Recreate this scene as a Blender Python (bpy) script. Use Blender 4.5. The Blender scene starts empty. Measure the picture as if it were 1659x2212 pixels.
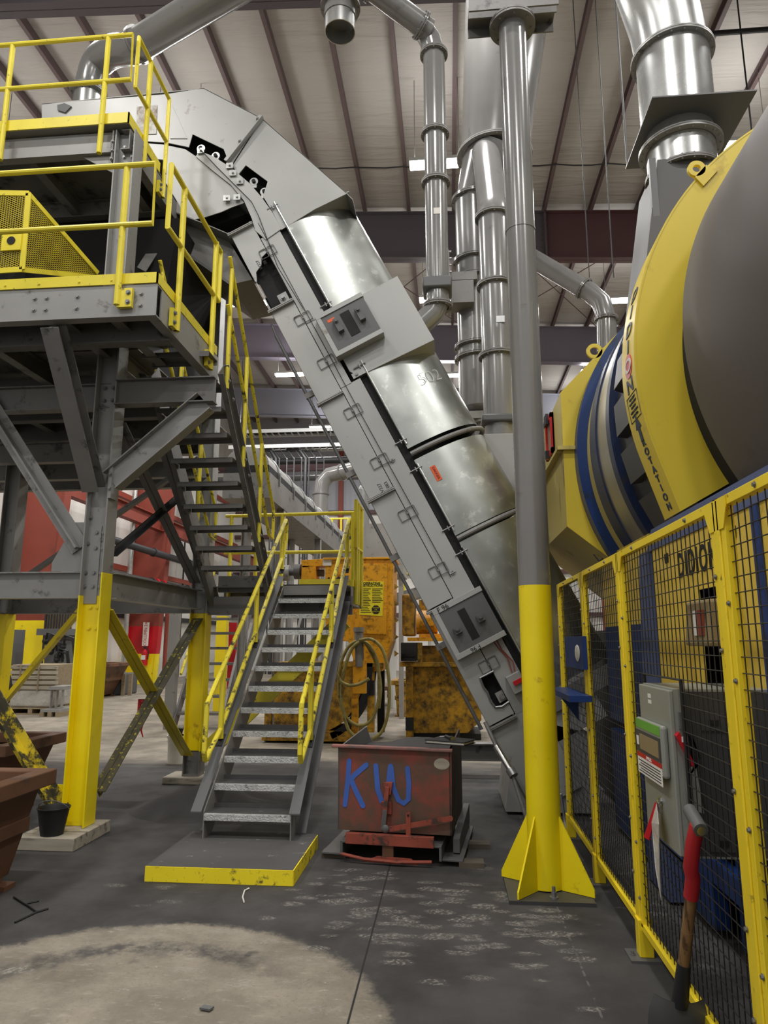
import bpy, bmesh, math, random
from mathutils import Vector, Matrix
random.seed(7)
sc = bpy.context.scene
COL = sc.collection
V = Vector

# ------------------------------------------------------------------ camera
CAM = V((0, 0, 1.6)); PITCH = math.radians(10.6); YAW = math.radians(5.3); FPX = 1500.0
fwd = V((-math.sin(YAW) * math.cos(PITCH), math.cos(YAW) * math.cos(PITCH), math.sin(PITCH)))
rgt = V((math.cos(YAW), math.sin(YAW), 0)); upv = rgt.cross(fwd)
cd = bpy.data.cameras.new('camera'); cam = bpy.data.objects.new('camera', cd); COL.objects.link(cam)
cd.sensor_fit = 'VERTICAL'; cd.sensor_height = 36.0; cd.lens = FPX / 2212 * 36.0; cd.clip_start = 0.05; cd.clip_end = 200
R = Matrix((rgt, upv, -fwd)).transposed()
cam.matrix_world = Matrix.Translation(CAM) @ R.to_4x4()
sc.camera = cam

def at(px, py, y):
    """point of the plane at depth y that a survey pixel (1659x2212 frame) looks at"""
    d = fwd * FPX + rgt * (px - 829.5) - upv * (py - 1106.0)
    return CAM + d * (y / d.y)

# ------------------------------------------------------------------ world, exposure
w = bpy.data.worlds.new('ambient_fill'); sc.world = w; w.use_nodes = True
w.node_tree.nodes['Background'].inputs[0].default_value = (1.0, 0.985, 0.97, 1)
w.node_tree.nodes['Background'].inputs[1].default_value = 0.65  # added soft fill, entering through the unwalled front
sc.view_settings.view_transform = 'Standard'; sc.view_settings.look = 'None'
sc.view_settings.exposure = -0.25; sc.view_settings.gamma = 1.0
sc.view_settings.use_curve_mapping = False
LAMP_DOWN, CEILING_FILL = 330.0, 40.0
try:
    sc.cycles.max_bounces = 8; sc.cycles.diffuse_bounces = 4; sc.cycles.glossy_bounces = 4
    sc.cycles.sample_clamp_indirect = 6.0; sc.cycles.caustics_reflective = False
except Exception:
    pass

# ------------------------------------------------------------------ materials
def srgb(c):
    return tuple(((v / 255) / 12.92 if v / 255 <= 0.04045 else ((v / 255 + 0.055) / 1.055) ** 2.4) for v in c)

def mat(name, rgb, rough=0.5, metal=0.0, var=0.15, vs=2.5, dirt=None, bump=0.0, bs=40.0, stretch=(1, 1, 1), rvar=0.1):
    """painted or bare surface: tone variation, optional dirt = (rgb, amount 0..1, scale), fine bump"""
    m = bpy.data.materials.new(name); m.use_nodes = True
    nt = m.node_tree; N = nt.nodes; L = nt.links; b = N['Principled BSDF']
    tc = N.new('ShaderNodeTexCoord'); mp = N.new('ShaderNodeMapping'); mp.inputs['Scale'].default_value = stretch
    L.new(tc.outputs['Object'], mp.inputs['Vector'])
    n1 = N.new('ShaderNodeTexNoise'); n1.inputs['Scale'].default_value = vs; n1.inputs['Detail'].default_value = 6
    L.new(mp.outputs[0], n1.inputs['Vector'])
    base = srgb(rgb)
    r1 = N.new('ShaderNodeValToRGB')
    lo = tuple(c * (1 - var) for c in base) + (1,); hi = tuple(min(1, c * (1 + var * 0.7)) for c in base) + (1,)
    r1.color_ramp.elements[0].position = 0.3; r1.color_ramp.elements[1].position = 0.7
    r1.color_ramp.elements[0].color = lo; r1.color_ramp.elements[1].color = hi
    L.new(n1.outputs['Fac'], r1.inputs['Fac']); out = r1.outputs['Color']
    if dirt:
        n2 = N.new('ShaderNodeTexNoise'); n2.inputs['Scale'].default_value = dirt[2]; n2.inputs['Detail'].default_value = 9
        n2.inputs['Roughness'].default_value = 0.68
        L.new(mp.outputs[0], n2.inputs['Vector'])
        r2 = N.new('ShaderNodeValToRGB'); t = 0.72 - 0.36 * dirt[1]
        sf = dirt[3] if len(dirt) > 3 else 0.045
        r2.color_ramp.elements[0].position = max(0.0, t - sf); r2.color_ramp.elements[1].position = min(1.0, t + sf)
        L.new(n2.outputs['Fac'], r2.inputs['Fac'])
        mx = N.new('ShaderNodeMix'); mx.data_type = 'RGBA'
        mx.inputs[7].default_value = srgb(dirt[0]) + (1,)
        L.new(r2.outputs['Color'], mx.inputs[0]); L.new(out, mx.inputs[6]); out = mx.outputs[2]
    L.new(out, b.inputs['Base Color'])
    b.inputs['Metallic'].default_value = metal
    mr = N.new('ShaderNodeMapRange'); mr.inputs[3].default_value = max(0.02, rough - rvar); mr.inputs[4].default_value = min(1, rough + rvar)
    L.new(n1.outputs['Fac'], mr.inputs[0]); L.new(mr.outputs[0], b.inputs['Roughness'])
    if bump:
        n3 = N.new('ShaderNodeTexNoise'); n3.inputs['Scale'].default_value = bs; n3.inputs['Detail'].default_value = 4
        L.new(mp.outputs[0], n3.inputs['Vector'])
        bp = N.new('ShaderNodeBump'); bp.inputs['Strength'].default_value = bump; bp.inputs['Distance'].default_value = 0.02
        L.new(n3.outputs['Fac'], bp.inputs['Height']); L.new(bp.outputs[0], b.inputs['Normal'])
    return m

def glow(name, rgb, strength):
    m = bpy.data.materials.new(name); m.use_nodes = True; b = m.node_tree.nodes['Principled BSDF']
    b.inputs['Base Color'].default_value = (1, 1, 1, 1); b.inputs['Emission Color'].default_value = srgb(rgb) + (1,)
    b.inputs['Emission Strength'].default_value = strength
    return m

M = {}
M['steel'] = mat('grey painted steel', (150, 149, 146), 0.42, 0.1, 0.12, 1.5, ((96, 94, 90), 0.25, 5))
M['steel_dark'] = mat('shop grey steel', (122, 120, 117), 0.5, 0.1, 0.15, 1.8, ((70, 68, 66), 0.3, 4))
M['duct'] = mat('grey duct paint', (128, 127, 125), 0.2, 0.12, 0.10, 1.2, ((108, 106, 103), 0.2, 3), rvar=0.06)
M['casing'] = mat('light grey casing paint', (164, 164, 161), 0.38, 0.15, 0.07, 1.2, ((120, 112, 100), 0.12, 4))
M['galv'] = mat('galvanised sheet', (168, 171, 166), 0.34, 0.9, 0.18, 3.0, ((196, 198, 194), 0.30, 6), stretch=(1, 1, 1), rvar=0.08)
M['galvpipe'] = mat('bright galvanised duct', (190, 191, 189), 0.27, 0.8, 0.10, 2.0)
M['scorched'] = mat('scorched weld patch', (182, 180, 174), 0.45, 0.15, 0.1, 3, ((104, 78, 56), 0.5, 9, 0.12))
M['door_grey'] = mat('dark grey door paint', (92, 92, 92), 0.5, 0.0, 0.08, 2)
M['black'] = mat('black steel and void shade', (22, 22, 23), 0.8, 0.0, 0.2, 2)
M['rubber'] = mat('black rubber', (28, 28, 29), 0.6, 0.0, 0.2, 5)
M['yellow'] = mat('yellow rail paint', (232, 214, 56), 0.42, 0.0, 0.10, 3, ((120, 106, 52), 0.18, 14))
M['yellow_dusty'] = mat('scuffed handrail yellow', (232, 214, 56), 0.45, 0.0, 0.10, 3, ((66, 60, 44), 0.40, 11))
M['yellow_bright'] = mat('bright yellow column paint', (252, 226, 18), 0.4, 0.0, 0.10, 1.5, ((190, 160, 20), 0.2, 4))
M['yellow_worn'] = mat('worn dusty yellow paint', (214, 190, 40), 0.55, 0.0, 0.2, 4, ((62, 58, 44), 0.66, 9))
M['yellow_top'] = mat('dust coated brace', (82, 78, 58), 0.7, 0.0, 0.2, 4, ((206, 190, 50), 0.32, 18))
M['yellow_drum'] = mat('drum guard yellow', (226, 200, 62), 0.42, 0.0, 0.06, 0.8, ((196, 168, 52), 0.15, 3))
M['yellow_fence'] = mat('fence yellow', (250, 220, 44), 0.4, 0.0, 0.08, 2, ((130, 108, 40), 0.14, 20))
M['yellow_panel'] = mat('machine panel yellow', (232, 200, 82), 0.45, 0.0, 0.08, 1.2, ((180, 150, 60), 0.2, 3))
M['yellow_dull'] = mat('dull yellow plate', (204, 186, 104), 0.55, 0.0, 0.12, 1.0, ((120, 105, 60), 0.25, 3), stretch=(1, 1, 0.3))  # duller than the front plate's yellow
M['orange'] = mat('machine orange paint', (228, 160, 20), 0.45, 0.0, 0.15, 2, ((120, 80, 20), 0.34, 12, 0.09))
M['orange_dirty'] = mat('dirty orange paint', (184, 138, 24), 0.6, 0.0, 0.25, 2, ((58, 44, 22), 0.55, 9, 0.13))
M['red_hopper'] = mat('worn red hopper paint', (146, 66, 54), 0.6, 0.0, 0.18, 2.0, ((92, 70, 56), 0.70, 3.2, 0.10))
M['hopper_rim'] = mat('dusty hopper rim', (150, 96, 88), 0.7, 0.0, 0.2, 6, ((92, 86, 82), 0.5, 5, 0.1))
M['hopper_side'] = mat('dark brown hopper side', (84, 70, 64), 0.65, 0.1, 0.2, 2, ((52, 48, 46), 0.5, 4, 0.1))  # darker brown than the front wall
M['red_rust'] = mat('rusty red lever', (150, 72, 56), 0.6, 0.1, 0.2, 6, ((70, 54, 46), 0.45, 9))
M['red_col'] = mat('red oxide primer', (138, 62, 48), 0.55, 0.0, 0.10, 0.6, ((120, 56, 46), 0.2, 2))
M['red_paint'] = mat('fire red paint', (196, 22, 34), 0.4, 0.0, 0.08, 2)
M['rust'] = mat('brown rusted steel', (112, 78, 56), 0.55, 0.1, 0.2, 2.0, ((74, 56, 46), 0.45, 3))
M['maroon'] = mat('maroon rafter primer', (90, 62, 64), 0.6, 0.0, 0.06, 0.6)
M['violet'] = mat('glare-tinted rafter primer', (92, 86, 92), 0.6, 0.0, 0.06, 0.6)  # glare on the left half of the rafters is mixed into this grey
M['violet_haze'] = mat('haze-tinted rafter primer', (124, 118, 132), 0.6, 0.0, 0.06, 0.6)  # third rafter, paled in colour to stand for haze
M['frame_haze'] = mat('haze-tinted end frame', (172, 174, 188), 0.6, 0.0, 0.05, 0.6)  # farthest rafter, paled further to stand for haze
M['purlin'] = mat('purlin primer', (104, 88, 88), 0.6, 0.0, 0.08, 0.6)
M['blue'] = mat('machine blue paint', (22, 54, 112), 0.4, 0.0, 0.12, 1.5, ((28, 40, 66), 0.3, 4))
M['blue_dark'] = mat('greasy blue paint', (34, 48, 84), 0.45, 0.0, 0.15, 1.5, ((52, 52, 58), 0.45, 3))
M['blue_grey'] = mat('dusty blue paint', (82, 94, 132), 0.5, 0.0, 0.10, 1.5)
M['blue_spray'] = mat('blue spray paint', (62, 98, 180), 0.6, 0.0, 0.15, 9)
M['drum'] = mat('drum dark steel', (100, 94, 90), 0.5, 0.15, 0.08, 0.7, ((84, 80, 77), 0.25, 1.5))
M['dark_duct'] = mat('dark duct paint', (80, 78, 76), 0.6, 0.0, 0.08, 1)
M['tyre'] = mat('polished tyre track', (178, 172, 158), 0.32, 0.8, 0.15, 3, stretch=(0.3, 8, 0.3))
M['gear'] = mat('greasy gear steel', (74, 72, 72), 0.42, 0.2, 0.15, 2)
M['bolt'] = mat('bolt steel', (140, 140, 140), 0.35, 0.6, 0.1, 8)
M['tread'] = mat('dusty tread plate', (70, 69, 68), 0.7, 0.0, 0.12, 6, ((120, 119, 116), 0.2, 9))
M['nosing'] = mat('worn bright nosing', (202, 202, 200), 0.42, 0.25, 0.2, 12, ((120, 120, 118), 0.3, 30), bump=0.5, bs=70)
M['stringer'] = mat('stringer grey paint', (136, 134, 131), 0.45, 0.1, 0.10, 2)
M['dust'] = mat('black foundry dust', (66, 64, 64), 0.95, 0.0, 0.15, 3, bump=0.3, bs=20)
M['concrete_pad'] = mat('dusty concrete pad', (84, 82, 81), 0.9, 0.0, 0.10, 3, ((140, 136, 130), 0.22, 7))
M['pad_edge'] = mat('chipped yellow edge paint', (252, 228, 36), 0.6, 0.0, 0.08, 3, ((110, 96, 40), 0.36, 12))
M['wood'] = mat('weathered timber', (168, 160, 144), 0.8, 0.0, 0.2, 6, ((110, 104, 92), 0.35, 5), stretch=(0.4, 3, 3))
M['dark_timber'] = mat('dark dusty timber', (92, 84, 74), 0.8, 0.0, 0.2, 6)
M['pallet'] = mat('pallet timber', (150, 134, 108), 0.8, 0.0, 0.2, 6, stretch=(0.5, 4, 4))
M['handle_wood'] = mat('old handle wood', (140, 106, 66), 0.6, 0.0, 0.25, 10, ((80, 58, 36), 0.4, 14), stretch=(4, 4, 0.5))
M['handle_red'] = mat('red handle grip', (176, 34, 42), 0.45, 0.0, 0.12, 8)
M['leather'] = mat('black leather', (18, 18, 19), 0.55, 0.0, 0.2, 20, bump=0.2, bs=200)
M['paper'] = mat('white paper', (226, 222, 214), 0.8, 0.0, 0.05, 9)
M['wrap'] = mat('clear stretch wrap', (188, 184, 176), 0.3, 0.0, 0.25, 3, bump=0.9, bs=10)
M['wall'] = mat('white wall insulation', (222, 220, 214), 0.6, 0.0, 0.10, 0.5, ((176, 170, 160), 0.25, 0.8), bump=0.5, bs=1.6, stretch=(2.5, 2.5, 0.5))
M['wall_upper'] = mat('haze-tinted ribbed liner', (170, 172, 180), 0.5, 0.0, 0.06, 0.4)  # bluish tone carries the haze over the far wall
M['pipe_black'] = mat('black pipe', (44, 44, 46), 0.5, 0.1, 0.1, 2)
M['hose'] = mat('olive rubber hose', (142, 130, 70), 0.55, 0.0, 0.2, 8, ((90, 84, 48), 0.4, 10))
M['sign_yellow'] = mat('yellow sign vinyl', (238, 220, 40), 0.5, 0.0, 0.05, 3, ((120, 105, 30), 0.12, 20))
M['ink'] = mat('black ink', (24, 23, 22), 0.6, 0.0, 0.1, 9)
M['orange_tag'] = mat('orange sticker', (226, 92, 40), 0.5, 0.0, 0.06, 9)
M['cabinet'] = mat('cabinet grey enamel', (146, 148, 140), 0.4, 0.1, 0.06, 2, ((120, 118, 100), 0.2, 2.5))
M['cabinet_dark'] = mat('cabinet shade and dark fittings', (70, 70, 70), 0.5, 0.1, 0.06, 2)
M['green'] = mat('green label', (104, 170, 62), 0.5)
M['blue_text'] = mat('navy lettering', (52, 62, 84), 0.5)
M['grey_plastic'] = mat('grey motor cover', (150, 132, 96), 0.5, 0.1, 0.1, 2)
M['wire'] = mat('dark fence wire', (44, 43, 42), 0.45, 0.3, 0.1, 3)
M['white_paint'] = mat('pale grey paint', (206, 208, 206), 0.45, 0.05, 0.06, 1)
M['chrome'] = mat('chrome', (215, 215, 215), 0.15, 1.0, 0.05, 5)
M['tube'] = glow('lamp tube', (255, 250, 240), 26.0)
M['mesh_yellow'] = mat('yellow expanded metal', (206, 186, 40), 0.5, 0.0, 0.15, 5)

# ------------------------------------------------------------------ mesh builder
ORG = {}
def frame_for(d, up):
    d = d.normalized(); up = V(up)
    x = up.cross(d)
    if x.length < 1e-4:
        x = V((1, 0, 0)).cross(d)
        if x.length < 1e-4: x = V((0, 1, 0)).cross(d)
    x.normalize(); y = d.cross(x)
    return x, y, d

class MB:
    def __init__(s): s.v = []; s.f = []; s.m = []; s.mi = 0
    def add(s, vs, fs):
        o = len(s.v); s.v += [tuple(p) for p in vs]
        for f in fs: s.f.append([o + i for i in f]); s.m.append(s.mi)
        return s
    def box(s, a, b):
        x0, y0, z0 = (min(a[i], b[i]) for i in range(3)); x1, y1, z1 = (max(a[i], b[i]) for i in range(3))
        return s.add([(x0, y0, z0), (x1, y0, z0), (x1, y1, z0), (x0, y1, z0), (x0, y0, z1), (x1, y0, z1), (x1, y1, z1), (x0, y1, z1)],
                     [(0, 3, 2, 1), (4, 5, 6, 7), (0, 1, 5, 4), (1, 2, 6, 5), (2, 3, 7, 6), (3, 0, 4, 7)])
    def hexa(s, q, t):
        """two quads with matching order"""
        return s.add(list(q) + list(t), [(3, 2, 1, 0), (4, 5, 6, 7), (0, 1, 5, 4), (1, 2, 6, 5), (2, 3, 7, 6), (3, 0, 4, 7)])
    def prof(s, p, q, poly, up=(0, 0, 1)):
        p, q = V(p), V(q); x, y, d = frame_for(q - p, up); n = len(poly)
        a = [p + x * u + y * v for u, v in poly]; b = [q + x * u + y * v for u, v in poly]
        return s.add(a + b, [tuple(range(n - 1, -1, -1)), tuple(range(n, 2 * n))] + [(i, (i + 1) % n, n + (i + 1) % n, n + i) for i in range(n)])
    def bar(s, p, q, w_, h, up=(0, 0, 1)):
        return s.prof(p, q, [(-w_ / 2, -h / 2), (w_ / 2, -h / 2), (w_ / 2, h / 2), (-w_ / 2, h / 2)], up)
    def ibeam(s, p, q, h, w_, t=0.012, up=(0, 0, 1)):
        a, b = w_ / 2, h / 2; k = t / 2
        return s.prof(p, q, [(-a, -b), (a, -b), (a, -b + t), (k, -b + t), (k, b - t), (a, b - t), (a, b), (-a, b), (-a, b - t), (-k, b - t), (-k, -b + t), (-a, -b + t)], up)
    def chan(s, p, q, h, w_, t=0.01, up=(0, 0, 1), flip=1):
        b = h / 2; f = flip
        P = [(0, -b), (w_ * f, -b), (w_ * f, -b + t), (t * f, -b + t), (t * f, b - t), (w_ * f, b - t), (w_ * f, b), (0, b)]
        return s.prof(p, q, P if f > 0 else P[::-1], up)
    def ang(s, p, q, a, b, t=0.009, up=(0, 0, 1), fx=1, fy=1):
        P = [(0, 0), (a * fx, 0), (a * fx, t * fy), (t * fx, t * fy), (t * fx, b * fy), (0, b * fy)]
        return s.prof(p, q, P if fx * fy > 0 else P[::-1], up)
    def tube(s, p, q, r, r2=None, n=20, caps=True):
        p, q = V(p), V(q); x, y, d = frame_for(q - p, (0, 0, 1)); r2 = r if r2 is None else r2
        c = [(math.cos(2 * math.pi * i / n), math.sin(2 * math.pi * i / n)) for i in range(n)]
        fs = [(i, (i + 1) % n, n + (i + 1) % n, n + i) for i in range(n)]
        if caps: fs += [tuple(range(n - 1, -1, -1)), tuple(range(n, 2 * n))]
        return s.add([p + (x * a + y * b) * r for a, b in c] + [q + (x * a + y * b) * r2 for a, b in c], fs)
    def hollow(s, p, q, r, ri, n=40):
        p, q = V(p), V(q); x, y, d = frame_for(q - p, (0, 0, 1))
        c = [x * math.cos(2 * math.pi * i / n) + y * math.sin(2 * math.pi * i / n) for i in range(n)]
        vs = [p + k * r for k in c] + [q + k * r for k in c] + [p + k * ri for k in c] + [q + k * ri for k in c]
        fs = []
        for i in range(n):
            j = (i + 1) % n
            fs += [(i, j, n + j, n + i), (2 * n + j, 2 * n + i, 3 * n + i, 3 * n + j), (j, i, 2 * n + i, 2 * n + j), (n + i, n + j, 3 * n + j, 3 * n + i)]
        return s.add(vs, fs)
    def pipe(s, pts, r, n=14, closed=False):
        pts = [V(p) for p in pts]; k = len(pts); rings = []; x = None
        for i in range(k):
            if closed: d = pts[(i + 1) % k] - pts[i - 1]
            else: d = pts[min(i + 1, k - 1)] - pts[max(i - 1, 0)]
            d.normalize()
            if x is None: x, y, _ = frame_for(d, (0, 0, 1))
            else:
                x = x - d * x.dot(d); x.normalize(); y = d.cross(x)
            sc_ = 1.0
            if 0 < i < k - 1:
                e1 = (pts[i] - pts[i - 1]).normalized(); cs = max(0.6, e1.dot(d)); sc_ = 1.0
            rings.append([pts[i] + (x * math.cos(2 * math.pi * a / n) + y * math.sin(2 * math.pi * a / n)) * r for a in range(n)])
        vs = [p for g in rings for p in g]; fs = []
        for i in range(k if closed else k - 1):
            o, o2 = i * n, ((i + 1) % k) * n
            fs += [(o + a, o + (a + 1) % n, o2 + (a + 1) % n, o2 + a) for a in range(n)]
        if not closed: fs += [tuple(range(n - 1, -1, -1)), tuple(range((k - 1) * n, k * n))]
        return s.add(vs, fs)
    def plate(s, pts, vec):
        """planar polygon pushed along vec"""
        vec = V(vec); pts = [V(p) for p in pts]; n = len(pts)
        nrm = V((0, 0, 0))
        for i in range(n): nrm += pts[i].cross(pts[(i + 1) % n])
        if nrm.dot(vec) > 0: pts = pts[::-1]
        return s.add(pts + [p + vec for p in pts], [tuple(range(n)), tuple(range(2 * n - 1, n - 1, -1))] + [(i, n + i, n + (i + 1) % n, (i + 1) % n) for i in range(n)])
    def bolt(s, c, d, r=0.014, h=0.014):
        c = V(c); d = V(d).normalized(); s.tube(c, c + d * h * 0.3, r * 1.5, n=12); return s.tube(c + d * h * 0.3, c + d * h * 1.3, r, n=6)
    def sphere(s, c, r, nu=16, nv=10, sc3=(1, 1, 1)):
        c = V(c); vs = []; fs = []
        for j in range(nv + 1):
            t = math.pi * j / nv
            for i in range(nu):
                a = 2 * math.pi * i / nu
                vs.append(c + V((r * sc3[0] * math.sin(t) * math.cos(a), r * sc3[1] * math.sin(t) * math.sin(a), r * sc3[2] * math.cos(t))))
        for j in range(nv):
            for i in range(nu):
                fs.append((j * nu + i, (j + 1) * nu + i, (j + 1) * nu + (i + 1) % nu, j * nu + (i + 1) % nu))
        return s.add(vs, fs)
    def build(s, name, mats, parent=None, bev=0.0, smooth=True, sharp=35):
        me = bpy.data.meshes.new(name)
        o = ORG.get(parent.name, V((0, 0, 0))) if parent is not None else V((0, 0, 0))
        me.from_pydata([(p[0] - o.x, p[1] - o.y, p[2] - o.z) for p in s.v], [], s.f)
        ml = mats if isinstance(mats, (list, tuple)) else [mats]
        for m_ in ml: me.materials.append(M[m_] if isinstance(m_, str) else m_)
        me.polygons.foreach_set('material_index', s.m)
        if smooth:
            me.polygons.foreach_set('use_smooth', [True] * len(me.polygons)); me.set_sharp_from_angle(angle=math.radians(sharp))
        me.validate(); me.update()
        ob = bpy.data.objects.new(name, me); COL.objects.link(ob)
        if parent is not None: ob.parent = parent; ORG[ob.name] = o
        if bev:
            bm_ = ob.modifiers.new('edges', 'BEVEL'); bm_.width = bev; bm_.segments = 2; bm_.limit_method = 'ANGLE'; bm_.angle_limit = math.radians(40)
        return ob

def tag(o, label, cat, group=None, kind=None):
    if label: o['label'] = label
    if cat: o['category'] = cat
    if group: o['group'] = group
    if kind: o['kind'] = kind
    return o
def thing(name, label, cat, loc, group=None):
    o = bpy.data.objects.new(name, None); COL.objects.link(o); o.location = loc; o.empty_display_size = 0.1
    ORG[o.name] = V(loc); return tag(o, label, cat, group)
def struct(o): o['kind'] = 'structure'; return o
def copy_tree(o, parent=None, delta=None, label=None):
    c = o.copy(); COL.objects.link(c)
    if parent is not None: c.parent = parent
    if delta is not None: c.location = o.location + V(delta)
    if label: c['label'] = label
    for ch in list(o.children): copy_tree(ch, c)
    return c
def text_mesh(txt, size, depth=0.002, spacing=1.0, bold=0.0):
    cu = bpy.data.curves.new('lettering', 'FONT'); cu.body = txt; cu.size = size; cu.extrude = depth; cu.align_x = 'CENTER'; cu.align_y = 'CENTER'
    cu.space_character = spacing; cu.offset = bold
    o = bpy.data.objects.new('lettering', cu); COL.objects.link(o)
    me = bpy.data.meshes.new_from_object(o); bpy.data.objects.remove(o); return me
def letter(name, txt, size, origin, ux, uy, m_, parent, sx=1.0, sy=1.0, depth=0.002, bold=0.0, spacing=1.0):
    """lettering lying in the plane ux, uy at origin"""
    me = text_mesh(txt, size, depth, spacing, bold); ux = V(ux).normalized(); uy = V(uy).normalized(); un = ux.cross(uy)
    o_ = ORG.get(parent.name, V((0, 0, 0))) if parent is not None else V((0, 0, 0))
    mat4 = Matrix((ux * sx, uy * sy, un)).transposed().to_4x4(); mat4.translation = V(origin) - o_
    me.transform(mat4); me.materials.clear(); me.materials.append(M[m_])
    ob = bpy.data.objects.new(name, me); COL.objects.link(ob)
    if parent is not None: ob.parent = parent; ORG[ob.name] = o_
    return ob
RIB = [0.0]
def ribbon(mb, pts2, width, org, ux, uy, nrm, thick=0.002):
    """brush stroke along 2d points on a plane"""
    org, ux, uy, nrm = V(org), V(ux), V(uy), V(nrm)
    P_ = [org + ux * a[0] + uy * a[1] for a in pts2]; W_ = width * random.uniform(0.92, 1.08); n_ = len(P_); L_, R_ = [], []
    for i in range(n_):
        d = (P_[min(i + 1, n_ - 1)] - P_[max(i - 1, 0)]).normalized(); q = nrm.cross(d) * W_ / 2; L_.append(P_[i] + q); R_.append(P_[i] - q)
    d0, d1 = (P_[0] - P_[1]).normalized() * W_ / 2, (P_[-1] - P_[-2]).normalized() * W_ / 2
    cap = lambda c, d, q: [c + d * math.sin(t_) + q * math.cos(t_) for t_ in (0.6, 1.1, 1.57, 2.04, 2.54)]
    out = L_ + cap(P_[-1], d1, L_[-1] - P_[-1]) + R_[::-1] + cap(P_[0], d0, R_[0] - P_[0])
    RIB[0] += 0.0003; mb.plate([p + nrm * RIB[0] for p in out], -nrm * thick)
def sm(pts, n=6):
    out = []
    for i in range(len(pts) - 1):
        p0, p1, p2, p3 = (V(pts[max(i - 1, 0)]), V(pts[i]), V(pts[i + 1]), V(pts[min(i + 2, len(pts) - 1)]))
        for k in range(n):
            u = k / n; out.append(0.5 * ((2 * p1) + (p2 - p0) * u + (2 * p0 - 5 * p1 + 4 * p2 - p3) * u * u + (3 * p1 - p0 - 3 * p2 + p3) * u ** 3))
    out.append(V(pts[-1])); return out
def lerp(a, b, t): return V(a) * (1 - t) + V(b) * t
def arc(c, u, v_, r, a0, a1, n): 
    c, u, v_ = V(c), V(u), V(v_)
    return [c + (u * math.cos(a0 + (a1 - a0) * i / n) + v_ * math.sin(a0 + (a1 - a0) * i / n)) * r for i in range(n + 1)]
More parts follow.
